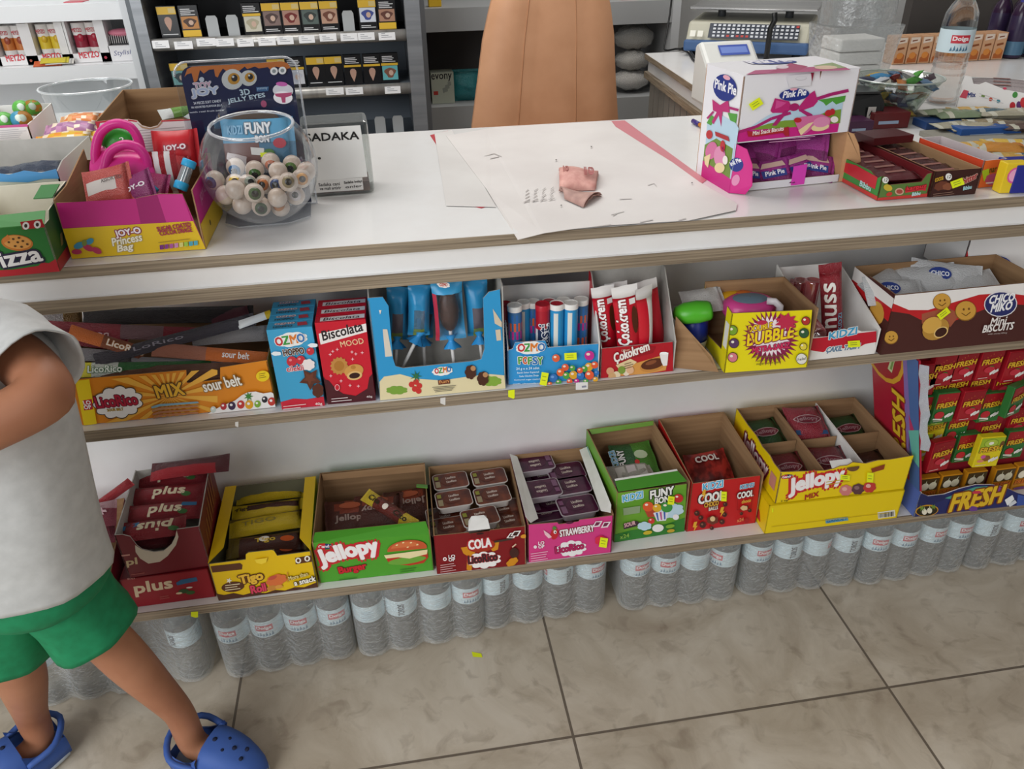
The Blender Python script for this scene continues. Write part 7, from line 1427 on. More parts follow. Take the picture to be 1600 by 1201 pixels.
G.poly([(1096, 278), (1140, 302), (1142, 288), (1098, 263)], '#c5217f'); G.poly([(1101, 250), (1106, 190), (1125, 178), (1150, 192), (1155, 200), (1146, 262), (1140, 296), (1098, 266)], '#b5cfe0'); G.poly([(1098, 265), (1102, 226), (1120, 216), (1146, 232), (1140, 290)], '#6d8a34'); G.poly([(1096, 278), (1099, 250), (1143, 280), (1140, 302)], '#c5217f')
G.poly([(1105, 192), (1112, 180), (1120, 184), (1112, 196)], '#4f9a3a'); G.poly([(1138, 176), (1153, 178), (1151, 192), (1142, 188)], '#4f9a3a')
G.poly([(1114, 155), (1126, 164), (1139, 156), (1141, 176), (1130, 174), (1128, 198), (1124, 180), (1116, 194), (1113, 190), (1121, 175), (1115, 172)], '#b8246f'); G.strip([(1106, 185), (1116, 174)], 3, '#a81f6a'); G.strip([(1140, 168), (1155, 172)], 4, '#a81f6a')
G.ell(1134, 137, 18, 21.5, '#20307f', -20); G.text('Pink Pie', (1118, 137), (1151, 149), 13, '#f0eef2', .06); G.ell(1137, 121, 6, 3.5, '#e0a5b5', 25)
G.ell(1113, 235, 9, 14, '#cf6a9a', 15); G.ell(1126, 244, 9, 16, '#d98ab0', 0); G.ell(1126, 262, 8, 8, '#e6cfa0'); G.poly([(1102, 245), (1112, 240), (1108, 262), (1103, 256)], '#e6cfa0'); G.ell(1110, 210, 5, 7, '#b8242c'); G.ell(1131, 228, 4, 9, '#b8242c'); G.ell(1135, 250, 4, 7, '#ece4de'); G.poly([(1119, 205), (1140, 213), (1142, 221), (1120, 212)], '#a8202c')
c.lcol = M('#e6e4e8', .35); c.finish(); sticker(c.root, F, 1179, 161.5, 20, 12, -33)
TF = Face(q(0, 0, .1705), c.U, c.D); TF.mb.prism([q(0, 0, .170), q(W, 0, .170), q(W, .118, .170), q(0, .118, .170)], Vector((0, 0, .0015)), M('#e3e1e5', .35)); TF.base = .0018
TF.ell(1206, 99, 39, 3.2, '#20307f', -1); TF.text('Pink Pie', (1176, 102), (1238, 98), 5, '#e6e4ec', .06); TF.poly([(1165, 119), (1180, 112), (1230, 110), (1290, 105), (1318, 106), (1329, 111.5)], '#a8406f'); TF.poly([(1200, 116), (1235, 101), (1262, 106), (1250, 112)], '#9c2a5a'); TF.poly([(1270, 105), (1300, 100), (1322, 108), (1300, 110)], '#8a9a6a'); TF.ell(1222, 107, 10, 3, '#d0c0c8'); TF.ell(1290, 108, 18, 3, '#cfb39a'); TF.mb.build('top_panel', c.root)
mb = MB(); mb.prism([q(0, 0, 0), q(0, 0, yl), q(.012, -.014, yl-.006), q(.020, -.022, yl*.62), q(.023, -.024, .016), q(.018, -.016, .0005)], Vector((-.0012, .0004, 0)), M('#cf2f86', .35)); G2 = Face(q(0, 0, 0), (q(.023, -.024, 0)-q(0, 0, 0)), (0, 0, 1), mb); G2.base = .0012
G2.ell(1151, 257, 11, 11, '#20307f', -20); G2.text('ink Pie', (1143, 259), (1159, 252), 7, '#f0eef2', .05); G2.ell(1150, 281, 6, 9, '#d98ab0', 20); mb.build('side_wing', c.root)
mb = MB(); e_ = [(-.002, yr), (.010, yr-.004), (.022, yr*.72), (.030, yr*.42), (.032, .014), (.026, .001)]; mb.prism([q(W, 0, 0)] + [q(W+d*.9, -d*.25, v) for d, v in reversed(e_)] + [q(W, .0, yr)], Vector((.0012, .0008, 0)), c.inn, c.inn); mb.build('side_wing', c.root)
mb = MB(); mb.prism([q(0, 0, .0005), q(W, 0, .0005), q(W, 0, .012), q(0, 0, .012)], c.D*.0015, M('#d9d6da', .4), c.inn); mb.prism([q(.105, -.001, .002), q(.128, -.001, .002), q(.128, -.001, .034), q(.105, -.001, .032)], c.D*.0012, M('#d43fb0', .35)); mb.build('hatch_lip', c.root)
PP = lambda u, v, tp: shell('w', '#a8328f') if v > .3 else shell('w', '#7a1f63')
for i, (u, d, v, rz, pr_) in enumerate(((.03, .03, .045, .4, 0), (.07, .045, .048, -.3, 0), (.11, .05, .05, .2, 0), (.15, .04, .048, -.5, 0), (.035, .02, .022, .1, 1), (.08, .018, .020, -.1, 1), (.125, .02, .024, .2, 1), (.165, .02, .022, -.2, 1), (.055, .07, .06, .6, 0), (.13, .075, .062, -.2, 0))):
    mx = Matrix.Translation(q(min(u, W-.035), d, v)) @ Euler((.9, .2*math.sin(i*2), rz)).to_matrix().to_4x4()
    packet('biscuit_packet', f'shiny pink biscuit packet in the open hatch, {("top row by the printed wing", "top row second from the printed wing", "top row third from the printed wing", "top row by the tan wing", "bottom row by the printed wing", "bottom row second from the printed wing", "bottom row third from the printed wing", "bottom row by the tan wing", "deep inside behind the top row", "deep inside on the tan wing side")[i]}', 'packet', mx, .064, .045, .016, PP, (lambda F: (F.poly([(-.018, -.012), (.02, -.010), (.019, .001), (-.02, .0)], '#27357f', True), F.text('Pink Pie', (-.014, -.009), (.016, -.007), .007, '#e6e4ec', .05, uv=True), F.poly([(-.02, .004), (.02, .006), (.016, .014), (-.016, .012)], '#c9a59a', True))) if pr_ else None, 'pink biscuit packets in the dispenser', wob=.5, seed=i)

# ================================================================== goods on the worktop beside the pink dispenser
def snackbox(name, label, bl, br, hf, dp, out, inn, **k): return Carton(name, label, 'carton', bl, br, TOP, hf, hf, dp, out, inn, **k)
MAR = shell('w', '#5e141c', .25); MAR2 = shell('w', '#4a1a1c', .25); PUR = shell('w', '#4c1f3a', .25)
def bars(c, n, lab, skin, z, w=None, rows=1, group=None):
    for r in range(rows):
        for i in range(n):
            d = .012+(c.dp-.02)*(i+.5)/n; W = (c.W-.008)/rows; mx = frame(c.q(.004+W*(r+.5), d, z), c.U, (0, -.12, 1)) @ Matrix.Rotation(.05*math.sin(i*3+r), 4, 'Z')
            packet('chocolate_bar', lab.format(('nearest', 'second', 'third', 'fourth', 'fifth', 'sixth', 'seventh', 'eighth', 'ninth')[i]), 'packet', mx, W, (c.dp-.02)/n*1.06, .016, skin, lambda F: F.poly([(-.02, -.003), (.012, -.003), (.012, .003), (-.02, .003)], '#8a5a50', True), group, wob=.3, seed=i+7*r, nx=10, ny=5)
c = snackbox('melon_bar_carton', 'small green and red melon print bar carton at the worktop front edge', (1370, 314), (1448, 308), .037, .19, '#5a7a3a', M('#6b1a20', .5), top=[(1457, 270), (1449, 272), (1440, 284), (1388, 289), (1382, 275), (1378, 275)], left=[(0, .037), (.012, .03), (.03, .036), (.19, .036)])
F = c.front; F.poly([(1370, 314), (1371, 309), (1449, 302), (1448, 308)], '#c23a34'); F.poly([(1414, 293), (1420, 296), (1426, 291), (1434, 294), (1440, 289), (1447, 287), (1446, 298), (1440, 297), (1414, 301)], '#c42a34'); F.ell(1405, 299, 7, 5.5, '#c9a58a'); F.ell(1405, 299, 5, 3.5, '#a5483c')
F.ell(1387, 293, 7, 5, '#c9b03a', 20); F.ell(1389, 303, 5, 3, '#c4382c', -20); F.ell(1383, 281, 5, 5, '#eceae4'); F.text('12', (1380.5, 283.5), (1386, 283), 4.5, '#33302a', .03); F.text('Bibbu', (1424, 306), (1437, 304), 5, '#bfe2e2', .06); F.text('karpuz', (1415, 299), (1446, 294), 7, '#d8323a', .06, [('#7c1820', .06)])
G = c.lside; c.lcol = M('#3f8a3c'); G.poly([(.0, 0), (.19, 0), (.19, .006), (0, .006)], '#c23a34', True); G.poly([(.07, .016), (.18, .014), (.18, .032), (.12, .034), (.07, .028)], '#c42a34', True); G.text('Bibbu', (.14, .008), (.17, .008), .008, '#bfe2e2', .06, uv=True); c.finish()
bars(c, 6, 'maroon wrapped bar in the melon print carton, {} from its torn front', MAR, .026, group='maroon bars in the melon print carton')
c = snackbox('brown_bar_carton', 'small dark brown bar carton beside the melon print carton', (1451, 309), (1523, 303.5), .039, .24, '#3c1d18', KRAFT, left=[(0, .039), (.24, .039)])
F = c.front; F.ell(1482, 276, 5, 5.5, '#eceae4'); F.text('12', (1479.5, 278.5), (1485, 278), 4.5, '#33302a', .03); F.cloud(1470, 290, 10, 6, '#6b3a28', 7, -20); F.cloud(1481, 291, 8, 5, '#8a5238', 6, -10); F.text('bitter', (1504, 288), (1527, 277), 8, '#a02a30', .06, [('#d9b9a8', .05)], shear=.2); F.text('Bibbu', (1504, 297), (1517, 294), 5, '#a9d2d6', .06); F.text('cocoa', (1460, 284), (1473, 280), 5, '#c9a02c', .05)
F.lines(1457, 303, 1490, 299, 2, 3, '#8a6a5a', .9); c.finish(); sticker(c.root, F, 1494, 285, 20, 11, -20)
bars(c, 7, 'dark wrapped bar in the brown carton, {} from its front', MAR2, .024, group='dark bars in the brown carton')
q = c.q; MB().box((0, 0, 0), (.075, .05, .012), M('#4a1218', .3), Matrix.Translation(q(-.01, .15, .0405)) @ Matrix.Rotation(.1, 4, 'Z')).build('chocolate_bar_box', None, q(0, .17, .0405))
o = [x for x in C.objects if x.name.startswith('chocolate_bar_box')][0]; tag(o, 'flat maroon bar box lying across the back of the dark brown carton', 'box')
c = snackbox('orange_bar_carton', 'narrow orange and white bar carton with a bright green front label', (1526, 294.5), (1562, 291), .042, .15, '#d8662c', noise_mat('pale_card', '#b9aeb0', '#c6bcbc', (9, 9, 9), .7))
F = c.front; F.poly([(1532, 267), (1545, 263), (1546, 279), (1537, 283)], '#a8c22a'); F.cloud(1551, 280, 11, 8, '#b5506a', 7, -10); F.lines(1540, 286, 1558, 284, 1, 3, '#e3cdbb', 2); F.text('nar', (1545, 270), (1556, 268), 6, '#5a4a14', .05); c.lcol = M('#d24a2c'); c.finish(); bars(c, 4, 'bar lying in the orange carton, {} from its front', shell('w', '#8a4a6a'), .018, group='bars in the orange carton')
def flat(name, label, px, sz, h, col, rz=0, pr=None, z=TOP, cat='box', grp=None):
    p = P(*px, 2, z); mt = Matrix.Translation((p.x, p.y, z+.0006)) @ Matrix.Rotation(rz, 4, 'Z'); mb = MB(); w, d = sz
    mb.box((-w/2, -d/2, 0), (w/2, d/2, h), M(col, .35), mt); F = Face(mt @ Vector((-w/2, -d/2, 0)), mt.to_3x3() @ Vector((1, 0, 0)), (0, 0, 1), mb); F.base = .0004
    if pr: pr(F, w, h)
    return tag(mb.build(name, None, mt.translation, bevel=.0012), label, cat, grp)
flat('gum_pack', 'yellow and purple gum pack with a pink fruit slice at the worktop edge', (1572, 299), (.035, .02), .045, '#e0c02a', -.1, lambda F, w, h: (F.poly([(w*(.45+.32*math.cos(i*.5)), h*(.6+.27*math.sin(i*.5))) for i in range(13)], '#d9579a', True), F.poly([(w*(.45+.25*math.cos(i*.5)), h*(.6+.21*math.sin(i*.5))) for i in range(13)], '#e9a5c4', True), F.lines(0, 0, 0, 0, 0, 1, '#ffffff')), cat='gum pack')
flat('gum_box', 'dark blue and red gum box behind the fruit slice gum pack', (1592, 294), (.06, .05), .042, '#2a2f86', -.1, lambda F, w, h: (F.poly([(w*.5, 0), (w, 0), (w, h*.6), (w*.5, h*.7)], '#b8242c', True), F.poly([(w*.42, h*.55), (w*.75, h*.6), (w*.75, h*.75), (w*.42, h*.7)], '#c9dc2a', True)))
for i, (px, sz, h, cc, n) in enumerate((((1476, 197), (.11, .05), .014, '#24406f', 'dark blue flat chocolate box, rear one of two'), ((1532, 212), (.12, .055), .020, '#254f8f', 'bright blue flat chocolate box, front one of two'), ((1378, 196), (.075, .06), .030, '#5a1418', 'dark red chocolate box beside the purple one behind the bar cartons'), ((1333, 207), (.05, .05), .026, '#40183a', 'dark purple chocolate box behind the tan wing'))): flat('chocolate_box', n, px, sz, h, cc, -.05, lambda F, w, h: F.poly([(w*.15, h*.3), (w*.7, h*.3), (w*.7, h*.5), (w*.15, h*.5)], '#8fa0b8', True))
# piles of flat packs beyond
cols = ['#8f9a7a', '#6b5a4a', '#a5a08a', '#7a8a6a', '#5f4a42', '#b0a890', '#c9a04a', '#d18a3a', '#8a7a5a', '#47616a']
for k, (y0, x0, x1, n, grp) in enumerate(((176, 1478, 1590, 6, 'rear'), (196, 1500, 1600, 5, 'second'), (228, 1530, 1610, 4, 'yellow front'), (246, 1572, 1618, 2, 'near'))):
    for i in range(n):
        p = P(x0+(x1-x0)*i/max(1, n-1), y0+3*math.sin(i*2), 2, TOP+.016+.004*(k == 0)); cc = cols[(i*3+k*2) % 10] if k != 2 else ('#d9a83a', '#c9862a', '#dcb84a', '#b8702a')[i]
        packet('flat_sweet_pack', f'flat sweet pack in the {grp} row beyond the bar cartons, place {"one two three four five six".split()[i]}', 'packet', Matrix.Translation(p) @ Euler((.12*math.sin(i), 0, -.25+.15*math.sin(i*1.7+k))).to_matrix().to_4x4(), .10, .045, .014, lambda u, v, tp, cc=cc: shell('w', cc) if (u*9+i) % 3 > .8 else shell('w', '#c9c6b4'), None, 'flat sweet packs on the worktop', wob=.4, seed=i+k*9)
for k, (px, w) in enumerate((((1535, 182), .30), ((1560, 215), .24), ((1580, 240), .16))): p = P(*px, 2, TOP); tag(MB().box((p.x-.13, p.y-.045, TOP+.0004), (p.x+.2, p.y+.05, TOP+.009), M('#8d8a80', .6)).build('display_tray', None, (p.x, p.y, TOP)), f'flat grey display tray under the {("rear", "yellow", "near")[k]} sweet packs', 'tray')
# white carton printed with fruits
a, b = P(1491, 176, 2, TOP), P(1625, 186, 2, TOP)
c = Carton('fruit_sweet_carton', 'white carton printed with red fruits and a torn dipped edge', 'carton', a, b, TOP, .055, .05, .14, '#e9e6e4', WHITEC, world=True, top=[(1625, 150), (1570, 140), (1540, 128), (1530, 132), (1521, 131), (1518, 120), (1507, 118)])
F = c.front; F.poly([(1499, 152), (1506, 140), (1514, 142), (1510, 154)], '#c9485a'); F.text('Mix', (1512, 152), (1524, 151), 7, '#2c3a78', .06)
for x, y, rx, ry, cc, r in ((1586, 148, 4, 5, '#3f8a3a', 20), (1582, 165, 4.5, 6, '#b8242c', 10), (1592, 164, 4, 6, '#5a2c6a', 0), (1599, 160, 5, 8, '#c42a30', 0), (1548, 155, 3, 3, '#c4503a', 0), (1560, 158, 3, 3, '#3f8a9a', 0), (1570, 138, 3, 2, '#c43a5a', 0), (1536, 150, 3, 2, '#6a8a3a', 0), (1578, 172, 4, 4, '#c9a07a', 0)): F.ell(x, y, rx, ry, cc, r)
F.lines(1530, 146, 1570, 158, 2, 4, '#c9c4c4', 1); c.finish()
bars(c, 3, 'striped sweet bar lying in the white fruit printed carton, {} from its front', shell('w', '#a59a9a'), .045, group='bars in the fruit carton')
# black till printer and glass bowl of small sweets
p = P(1345, 200, 2, TOP); mt = Matrix.Translation((p.x, p.y+.05, TOP+.0005)) @ Matrix.Rotation(-.12, 4, 'Z'); t_ = thing('receipt_printer', 'black receipt printer with a small white label behind the pink dispenser', 'printer', mt.translation, -.12); WM[t_.name] = mt
MB().prism([mt @ Vector(v) for v in ((-.045, -.05, 0), (.045, -.05, 0), (.045, -.05, .045), (.04, -.035, .062), (-.04, -.035, .062), (-.045, -.05, .045))], mt.to_3x3() @ Vector((0, .09, 0)), M('#191a1b', .4)).build('housing', t_, bevel=.003)
MB().box((-.035, -.04, .0621), (.035, .03, .066), M('#2a2b2d', .3), mt).build('lid', t_)
F = Face(mt @ Vector((.012, -.0512, .016)), mt.to_3x3() @ Vector((1, 0, 0)), (0, 0, 1)); F.poly([(0, 0), (.016, 0), (.016, .024), (0, .024)], '#b9b5b0', True); F.text('A', (.004, .007), (.012, .007), .010, '#2a2826', .04, uv=True); F.mb.build('label_sticker', t_)
bw = P(1412, 192, 2, TOP); BC = Vector((bw.x+.005, bw.y+.06, TOP)); rr = .088; hb_ = .078
t_ = thing('glass_bowl', 'flared clear glass bowl heaped with small wrapped sweets beside the printer', 'bowl', BC)
MB().lathe([(.035, .001), (.042, .002), (.060, .035), (rr, hb_), (rr*.975, hb_), (.056, .036), (.038, .006), (.001, .006)], clear_mat('bowl_glass', '#e6ece8', .06, .03, diff=.1, edge=.5), BC, 32, cap0=True).build('glass', t_)
MB().tube([BC+Vector((rr*math.cos(2*math.pi*j/32), rr*math.sin(2*math.pi*j/32), hb_)) for j in range(33)], .0018, clear_mat('bowl_rim', '#dfe8e2', .4, .04), 6, False).build('rim', t_)
cc_ = (('#4fa53a', 'green'), ('#2f7fb0', 'blue'), ('#c9a22a', 'yellow'), ('#8a2a26', 'red'), ('#c8ccd2', 'silver'), ('#2a2f4a', 'navy'), ('#5fb04a', 'lime'), ('#b06a2c', 'amber'), ('#d9d6d4', 'white'), ('#3a2430', 'plum'), ('#4a6a8a', 'steel blue'), ('#6a1f2a', 'wine'))
for i in range(39):
    lay = i//13; a = i*2.4+lay; r_ = (.011, .0135, .0185)[lay]*math.sqrt(i % 13+.3); z = (.014, .042, .070)[lay]+(.012*(1-r_/.07) if lay == 2 else 0); cl_, nm = cc_[(i*5) % 12]
    packet('small_sweet', f'{nm} wrapped sweet in the glass bowl, {("at the bottom", "halfway up", "heaped on top")[lay]}', 'sweet', Matrix.Translation(BC+Vector((r_*math.cos(a), r_*math.sin(a), z))) @ Euler((.4*math.sin(i), .5*math.cos(i*2), a)).to_matrix().to_4x4(), .040, .020, .013, shell('w', cl_), (lambda F: F.text('MINT', (-.011, -.003), (.011, -.003), .006, '#e3e6e8', .05, uv=True)) if i % 3 == 0 else None, 'wrapped sweets in the glass bowl', wob=.3, seed=i, nx=9, ny=5)

# ---- clear tub of napkins, scale, card terminal, drink cartons
p = P(1342, 150, 2, TOP); TC = Vector((p.x+.01, p.y+.085, TOP))
t_ = thing('napkin_tub', 'tall clear plastic tub holding white paper napkins', 'tub', TC)
HAZ = clear_mat('tub_film', '#eceeee', .12, .12, .4, 14, diff=.4)
m2 = MB(); rows = [[TC+Vector((sx*(.072+.02*z/.15)*(1 if abs(sx) else 1), sy*(.06+.015*z/.15), z)) for sx, sy in [(math.copysign(abs(math.cos(a))**.35, math.cos(a)), math.copysign(abs(math.sin(a))**.35, math.sin(a))) for a in [2*math.pi*j/32 for j in range(32)]]] for z in (.001, .05, .10, .145)]
m2.grid(rows, HAZ, True, True).build('tub_wall', t_)
m2 = MB(); m2.grid([[TC+Vector((sx*.085, sy*.07, z)) for sx, sy in [(math.cos(2*math.pi*j/28), math.sin(2*math.pi*j/28)) for j in range(28)]] for z in (.146, .20, .27, .33)], HAZ, True, True).build('plastic_sleeve', t_)
for k in range(4): tag(MB().box((TC.x-.055, TC.y-.045, TC.z+.003+.029*k), (TC.x+.055, TC.y+.045, TC.z+.030+.029*k), M('#e6e3df', .8, 0, .2, .2)).build('napkin_stack', None, TC+Vector((0, 0, .003+.029*k)), bevel=.004), f'white paper napkin stack in the clear tub, {("lowest", "second from below", "third from below", "topmost")[k]}', 'napkins', 'napkin stacks in the clear tub')
p0, p1 = P(1098, 88, 2, TOP), P(1292, 96, 2, TOP); SO = p0.lerp(p1, .5)+Vector((0, .11, 0)); rz = math.atan2(p1.y-p0.y, p1.x-p0.x)
t_ = thing('shop_scale', 'beige and blue electronic shop scale with steel pan on the side counter', 'scale', SO, rz); mt = wm(t_); w = (p1-p0).length/2
MB().prism([mt @ Vector(v) for v in ((-w, -.10, .018), (-w, -.055, .092), (-w, .15, .098), (-w, .15, .018))], mt.to_3x3() @ Vector((2*w, 0, 0)), M('#b9b6a4', .45)).build('body', t_, bevel=.008)
MB().box((-w-.002, -.102, .014), (w+.002, .152, .045), M('#3f5f8c', .4), mt).build('blue_base', t_, bevel=.006)
kp = Face(mt @ Vector((-w*.62, -.091, .050)), mt.to_3x3() @ Vector((1, 0, 0)), mt.to_3x3() @ Vector((0, .50, .80)), MB()); kp.base = .0042
kp.poly([(0, 0), (w*1.45, 0), (w*1.45, .044), (0, .044)], '#2a3140', True)
for r in range(4):
    for i in range(18): x_, y_ = .012+i*.0125*w/.16, .004+r*.0098; kp.poly([(x_, y_), (x_+.008, y_), (x_+.008, y_+.006), (x_, y_+.006)], '#b8342c' if (r == 0 and i in (3, 5, 6, 7)) or (r == 3 and i > 16) else '#c9ccd2', True)
kp.mb.build('keypad', t_)
MB().box((-w-.004, -.045, .122), (w+.01, .17, .130), noise_mat('steel_pan', '#9a9a9a', '#b5b4b2', (3, 40, 3), .25, 3, metal=.85), mt).build('pan', t_, bevel=.003)
for x in (-.1, .1):
    MB().tube([mt @ Vector((x, .06, .092)), mt @ Vector((x, .06, .123))], .012, M('#55575a', .4), 10).build('pan_support', t_)
for sx in (-1, 1): MB().lathe([(.012, 0), (.012, .015)], M('#1c1c1c', .6), mt @ Vector((sx*(w-.03), -.07, 0)), 10, cap0=True, cap1=True).build('foot', t_)
F = Face(mt @ Vector((-w*.92, -.098, .05)), mt.to_3x3() @ Vector((1, 0, 0)), mt.to_3x3() @ Vector((0, .50, .80)), MB()); F.base = .003
for k in range(2): F.poly([(.022*k, .004), (.016+.022*k, .004), (.016+.022*k, .022), (.022*k, .022)], '#e3e1d6', True)
F.mb.build('white_label', t_)
MB().tube([mt @ Vector((w*.42, -.16, .002)), mt @ Vector((w*.42, -.16, .09)), mt @ Vector((w*.47, -.16, .11)), mt @ Vector((w*.45, -.16, .13))], .008, M('#161616', .4), 8).build('display_pole', t_)
q = P(1150, 106, 1, .70); t_ = thing('card_terminal', 'white card terminal with blue screen standing behind the pink dispenser', 'terminal', (q.x, .72, TOP+.0005)); mx = Matrix.Translation((q.x, .72, TOP+.0005))
MB().prism([mx @ Vector(v) for v in ((-.062, -.06, 0), (-.062, -.06, .05), (-.062, .05, .128), (-.062, .075, .118), (-.062, .075, 0))], Vector((.124, 0, 0)), M('#d9d9d4', .4)).build('housing', t_, bevel=.008)
F = Face(mx @ Vector((-.025, .012, .101)), (1, 0, 0), (0, .816, .578)); F.base = .0025; F.poly([(0, 0), (.068, 0), (.068, .03), (0, .03)], '#3f55a8', True); F.poly([(.004, .006), (.064, .006), (.064, .024), (.004, .024)], '#6f86c9', True); F.mb.build('screen', t_)
cb = [P(1052, -30, 1, 1.62), P(1047, 20, 1, 1.60), P(1040, 60, 1, 1.55), P(1039, 78, 2, TOP+.004), P(1060, 76, 2, TOP+.004), P(1075, 82, 2, TOP+.004), P(1085, 95, 2, TOP+.004), P(1110, 105, 2, TOP+.004)]
tag(MB().tube(smooth(cb), .003, M('#1b1b1b', .5), 6).build('power_cable', None, cb[3]), 'black power cable hanging down and curling to the scale', 'cable')
tag(MB().tube(smooth([P(1062, 77, 2, TOP+.010), P(1076, 75, 2, TOP+.012), P(1084, 88, 2, TOP+.010), P(1104, 98, 2, TOP+.006), P(1116, 108, 2, TOP+.005)]), .004, M('#1b1b1b', .5), 6).build('scale_lead', None, cb[5]), 'thick black lead looped beside the scale', 'cable')
ty = P(1395, 108, 2, TOP).y+.06; tx0, tx1 = P(1392, 106, 1, ty).x, P(1562, 106, 1, ty).x; n = 9; wc = (tx1-tx0)/n
for i in range(n):
    x = tx0+wc*i; F = Face((x+.002, ty, TOP+.001), (1, 0, 0), (0, 0, 1)); h = P(1470, 55, 1, ty).z-TOP
    F.mb.box((x+.002, ty, TOP+.001), (x+wc-.002, ty+.05, TOP+h), M('#cfa07a', .4)); ww = wc-.004
    F.poly([(ww*.1, h*.05), (ww*.9, h*.05), (ww*.9, h*.32), (ww*.6, h*.42), (ww*.1, h*.2)], '#b5622a', True); F.poly([(ww*.2, h*.5), (ww*.8, h*.55), (ww*.75, h*.62), (ww*.2, h*.58)], '#8a4a22', True); F.poly([(ww*(.5+.3*math.cos(a)), h*(.3+.12*math.sin(a))) for a in [k*.6 for k in range(10)]], '#d98a3c', True); F.poly([(ww*.1, h*.72), (ww*.9, h*.78), (ww*.9, h*.95), (ww*.1, h*.95)], '#e3d2c2', True); F.poly([(ww*.25, h*.8), (ww*.7, h*.83), (ww*.7, h*.87), (ww*.25, h*.85)], '#7a3f22', True)
    tag(F.mb.build('drink_carton', None, (x+wc/2, ty, TOP)), f'orange and white drink carton, {"first second third fourth fifth sixth seventh eighth ninth".split()[i]} from the napkin tub', 'drink carton', 'drink cartons in a row behind the water bottle')
for i in range(6):
    x = tx1+.04+.062*(i % 3); y = ty+.02+.08*(i//3); t_ = thing('dark_bottle', f'dark purple drink bottle with light blue base band, {("front", "rear")[i//3]} row, {("nearest", "second from", "third from")[i % 3]} the drink cartons', 'bottle', (x, y, TOP+.0005), 0, 'dark drink bottles')
    MB().lathe([(.022, 0), (.027, .004), (.027, .11), (.022, .13), (.012, .145)], lambda a, b: M('#2b1530', .2) if a != 1 else M('#2f2440', .25), t_.location, 16, cap0=True).lathe([(.0274, .01), (.0274, .045)], M('#4a6f8a', .3), t_.location, 16).build('bottle_body', t_); MB().lathe([(.0135, .143), (.0135, .168), (.0003, .168)], M('#3f3f86', .3), t_.location, 14).build('cap', t_)
MB().box((1.76, 1.62, 0), (2.75, 1.66, 1.55), M('#4f4a47', .7)).build('dark_partition', None, (2.2, 1.64, 0)); tag(C.objects['dark_partition'], 'dark grey partition board behind the row of drink cartons', 'partition')  # added board, its dark colour stands in for shade on the wall

# ================================================================== water bottles
WAT = water_mat('bottled_water', '#f8fafa', .62, 1.25, .06); LBL = M('#cfe0e6', .35)
def make_bottle(loc, label, group, rz):
    t_ = thing('water_bottle', label, 'bottle', loc, 0, group); WM[t_.name] = Matrix.Translation(loc); r = .0305
    prof = [(.004, .004), (.018, .001), (.026, .003), (r, .012)]
    for k in range(5): prof += [(r, .020+.0145*k), (r*.955, .0235+.0145*k), (r, .027+.0145*k)]
    prof += [(r*.985, .097), (r*.985, .135), (r, .142), (r*.93, .162), (r*.72, .176), (r*.45, .188), (.0125, .193), (.0125, .196)]
    b_ = MB().lathe(prof, WAT, loc, 24, cap0=True).build('bottle_body', t_)
    m2 = MB(); rl = r*.992+.0004; L0 = Vector(loc)
    m2.grid([[L0+Vector((rl*math.cos(2*math.pi*j/32), rl*math.sin(2*math.pi*j/32), z)) for j in range(32)] for z in (.096, .136)], LBL, True, True)
    F = Face(L0+Vector((-.05, -rl, .096)), (1, 0, 0), (0, 0, 1), m2); F.base = .0002; F.dz = .000018
    def wrap(u0, c, text, h, v, col, ol, vert=False):
        a0 = c
        F.w = lambda u, v_, hh=0: L0+Vector(((rl+hh)*math.sin(a0+u/rl), -(rl+hh)*math.cos(a0+u/rl), .096+v_))
        F.N = Vector((math.sin(a0), -math.cos(a0), 0))
        if vert: F.text(text, (.006, .003), (.006, .032), .012, col, .05, uv=True)
        else:
            F.poly([(x_*.0022-.0165, .017+(y_*.014)) for x_, y_ in [(i, 0) for i in range(16)]+[(15-i, 1) for i in range(16)]], '#c8303f', True)
            F.text(text, (-.014, .0195), (.014, .0195), .009, col, .06, uv=True)
            for k in range(6): F.poly([(-.016+.0055*k, .003), (-.011+.0055*k, .004+.001*(k % 2)), (-.0135+.0055*k, .011+.003*((k*3) % 2))], '#4f7a96', True)
    wrap(0, 0, 'Dolga', 0, 0, '#f3eeee', None); wrap(0, 2.1, 'TOROS', 0, 0, '#2b2f3a', None, True)
    for k in range(5): a0 = -2.3; F.w = lambda u, v_, hh=0: L0+Vector(((rl+hh)*math.sin(-2.2+u/rl), -(rl+hh)*math.cos(-2.2+u/rl), .096+v_)); F.N = Vector((math.sin(-2.2), -math.cos(-2.2), 0)); F.poly([(-.014+.003*i, .006+.005*k) for i in range(9)]+[(.010-.003*i, .0075+.005*k) for i in range(9)], '#a9bfca', True)
    m2.build('label_band', t_)
    MB().lathe([(.0145, .194), (.0145, .209), (.0135, .211), (.0003, .211)], M('#c41f2e', .35), loc, 18, cap0=True).build('cap', t_); return t_
D_, T__, B__ = 0.0, -2.1, 2.2
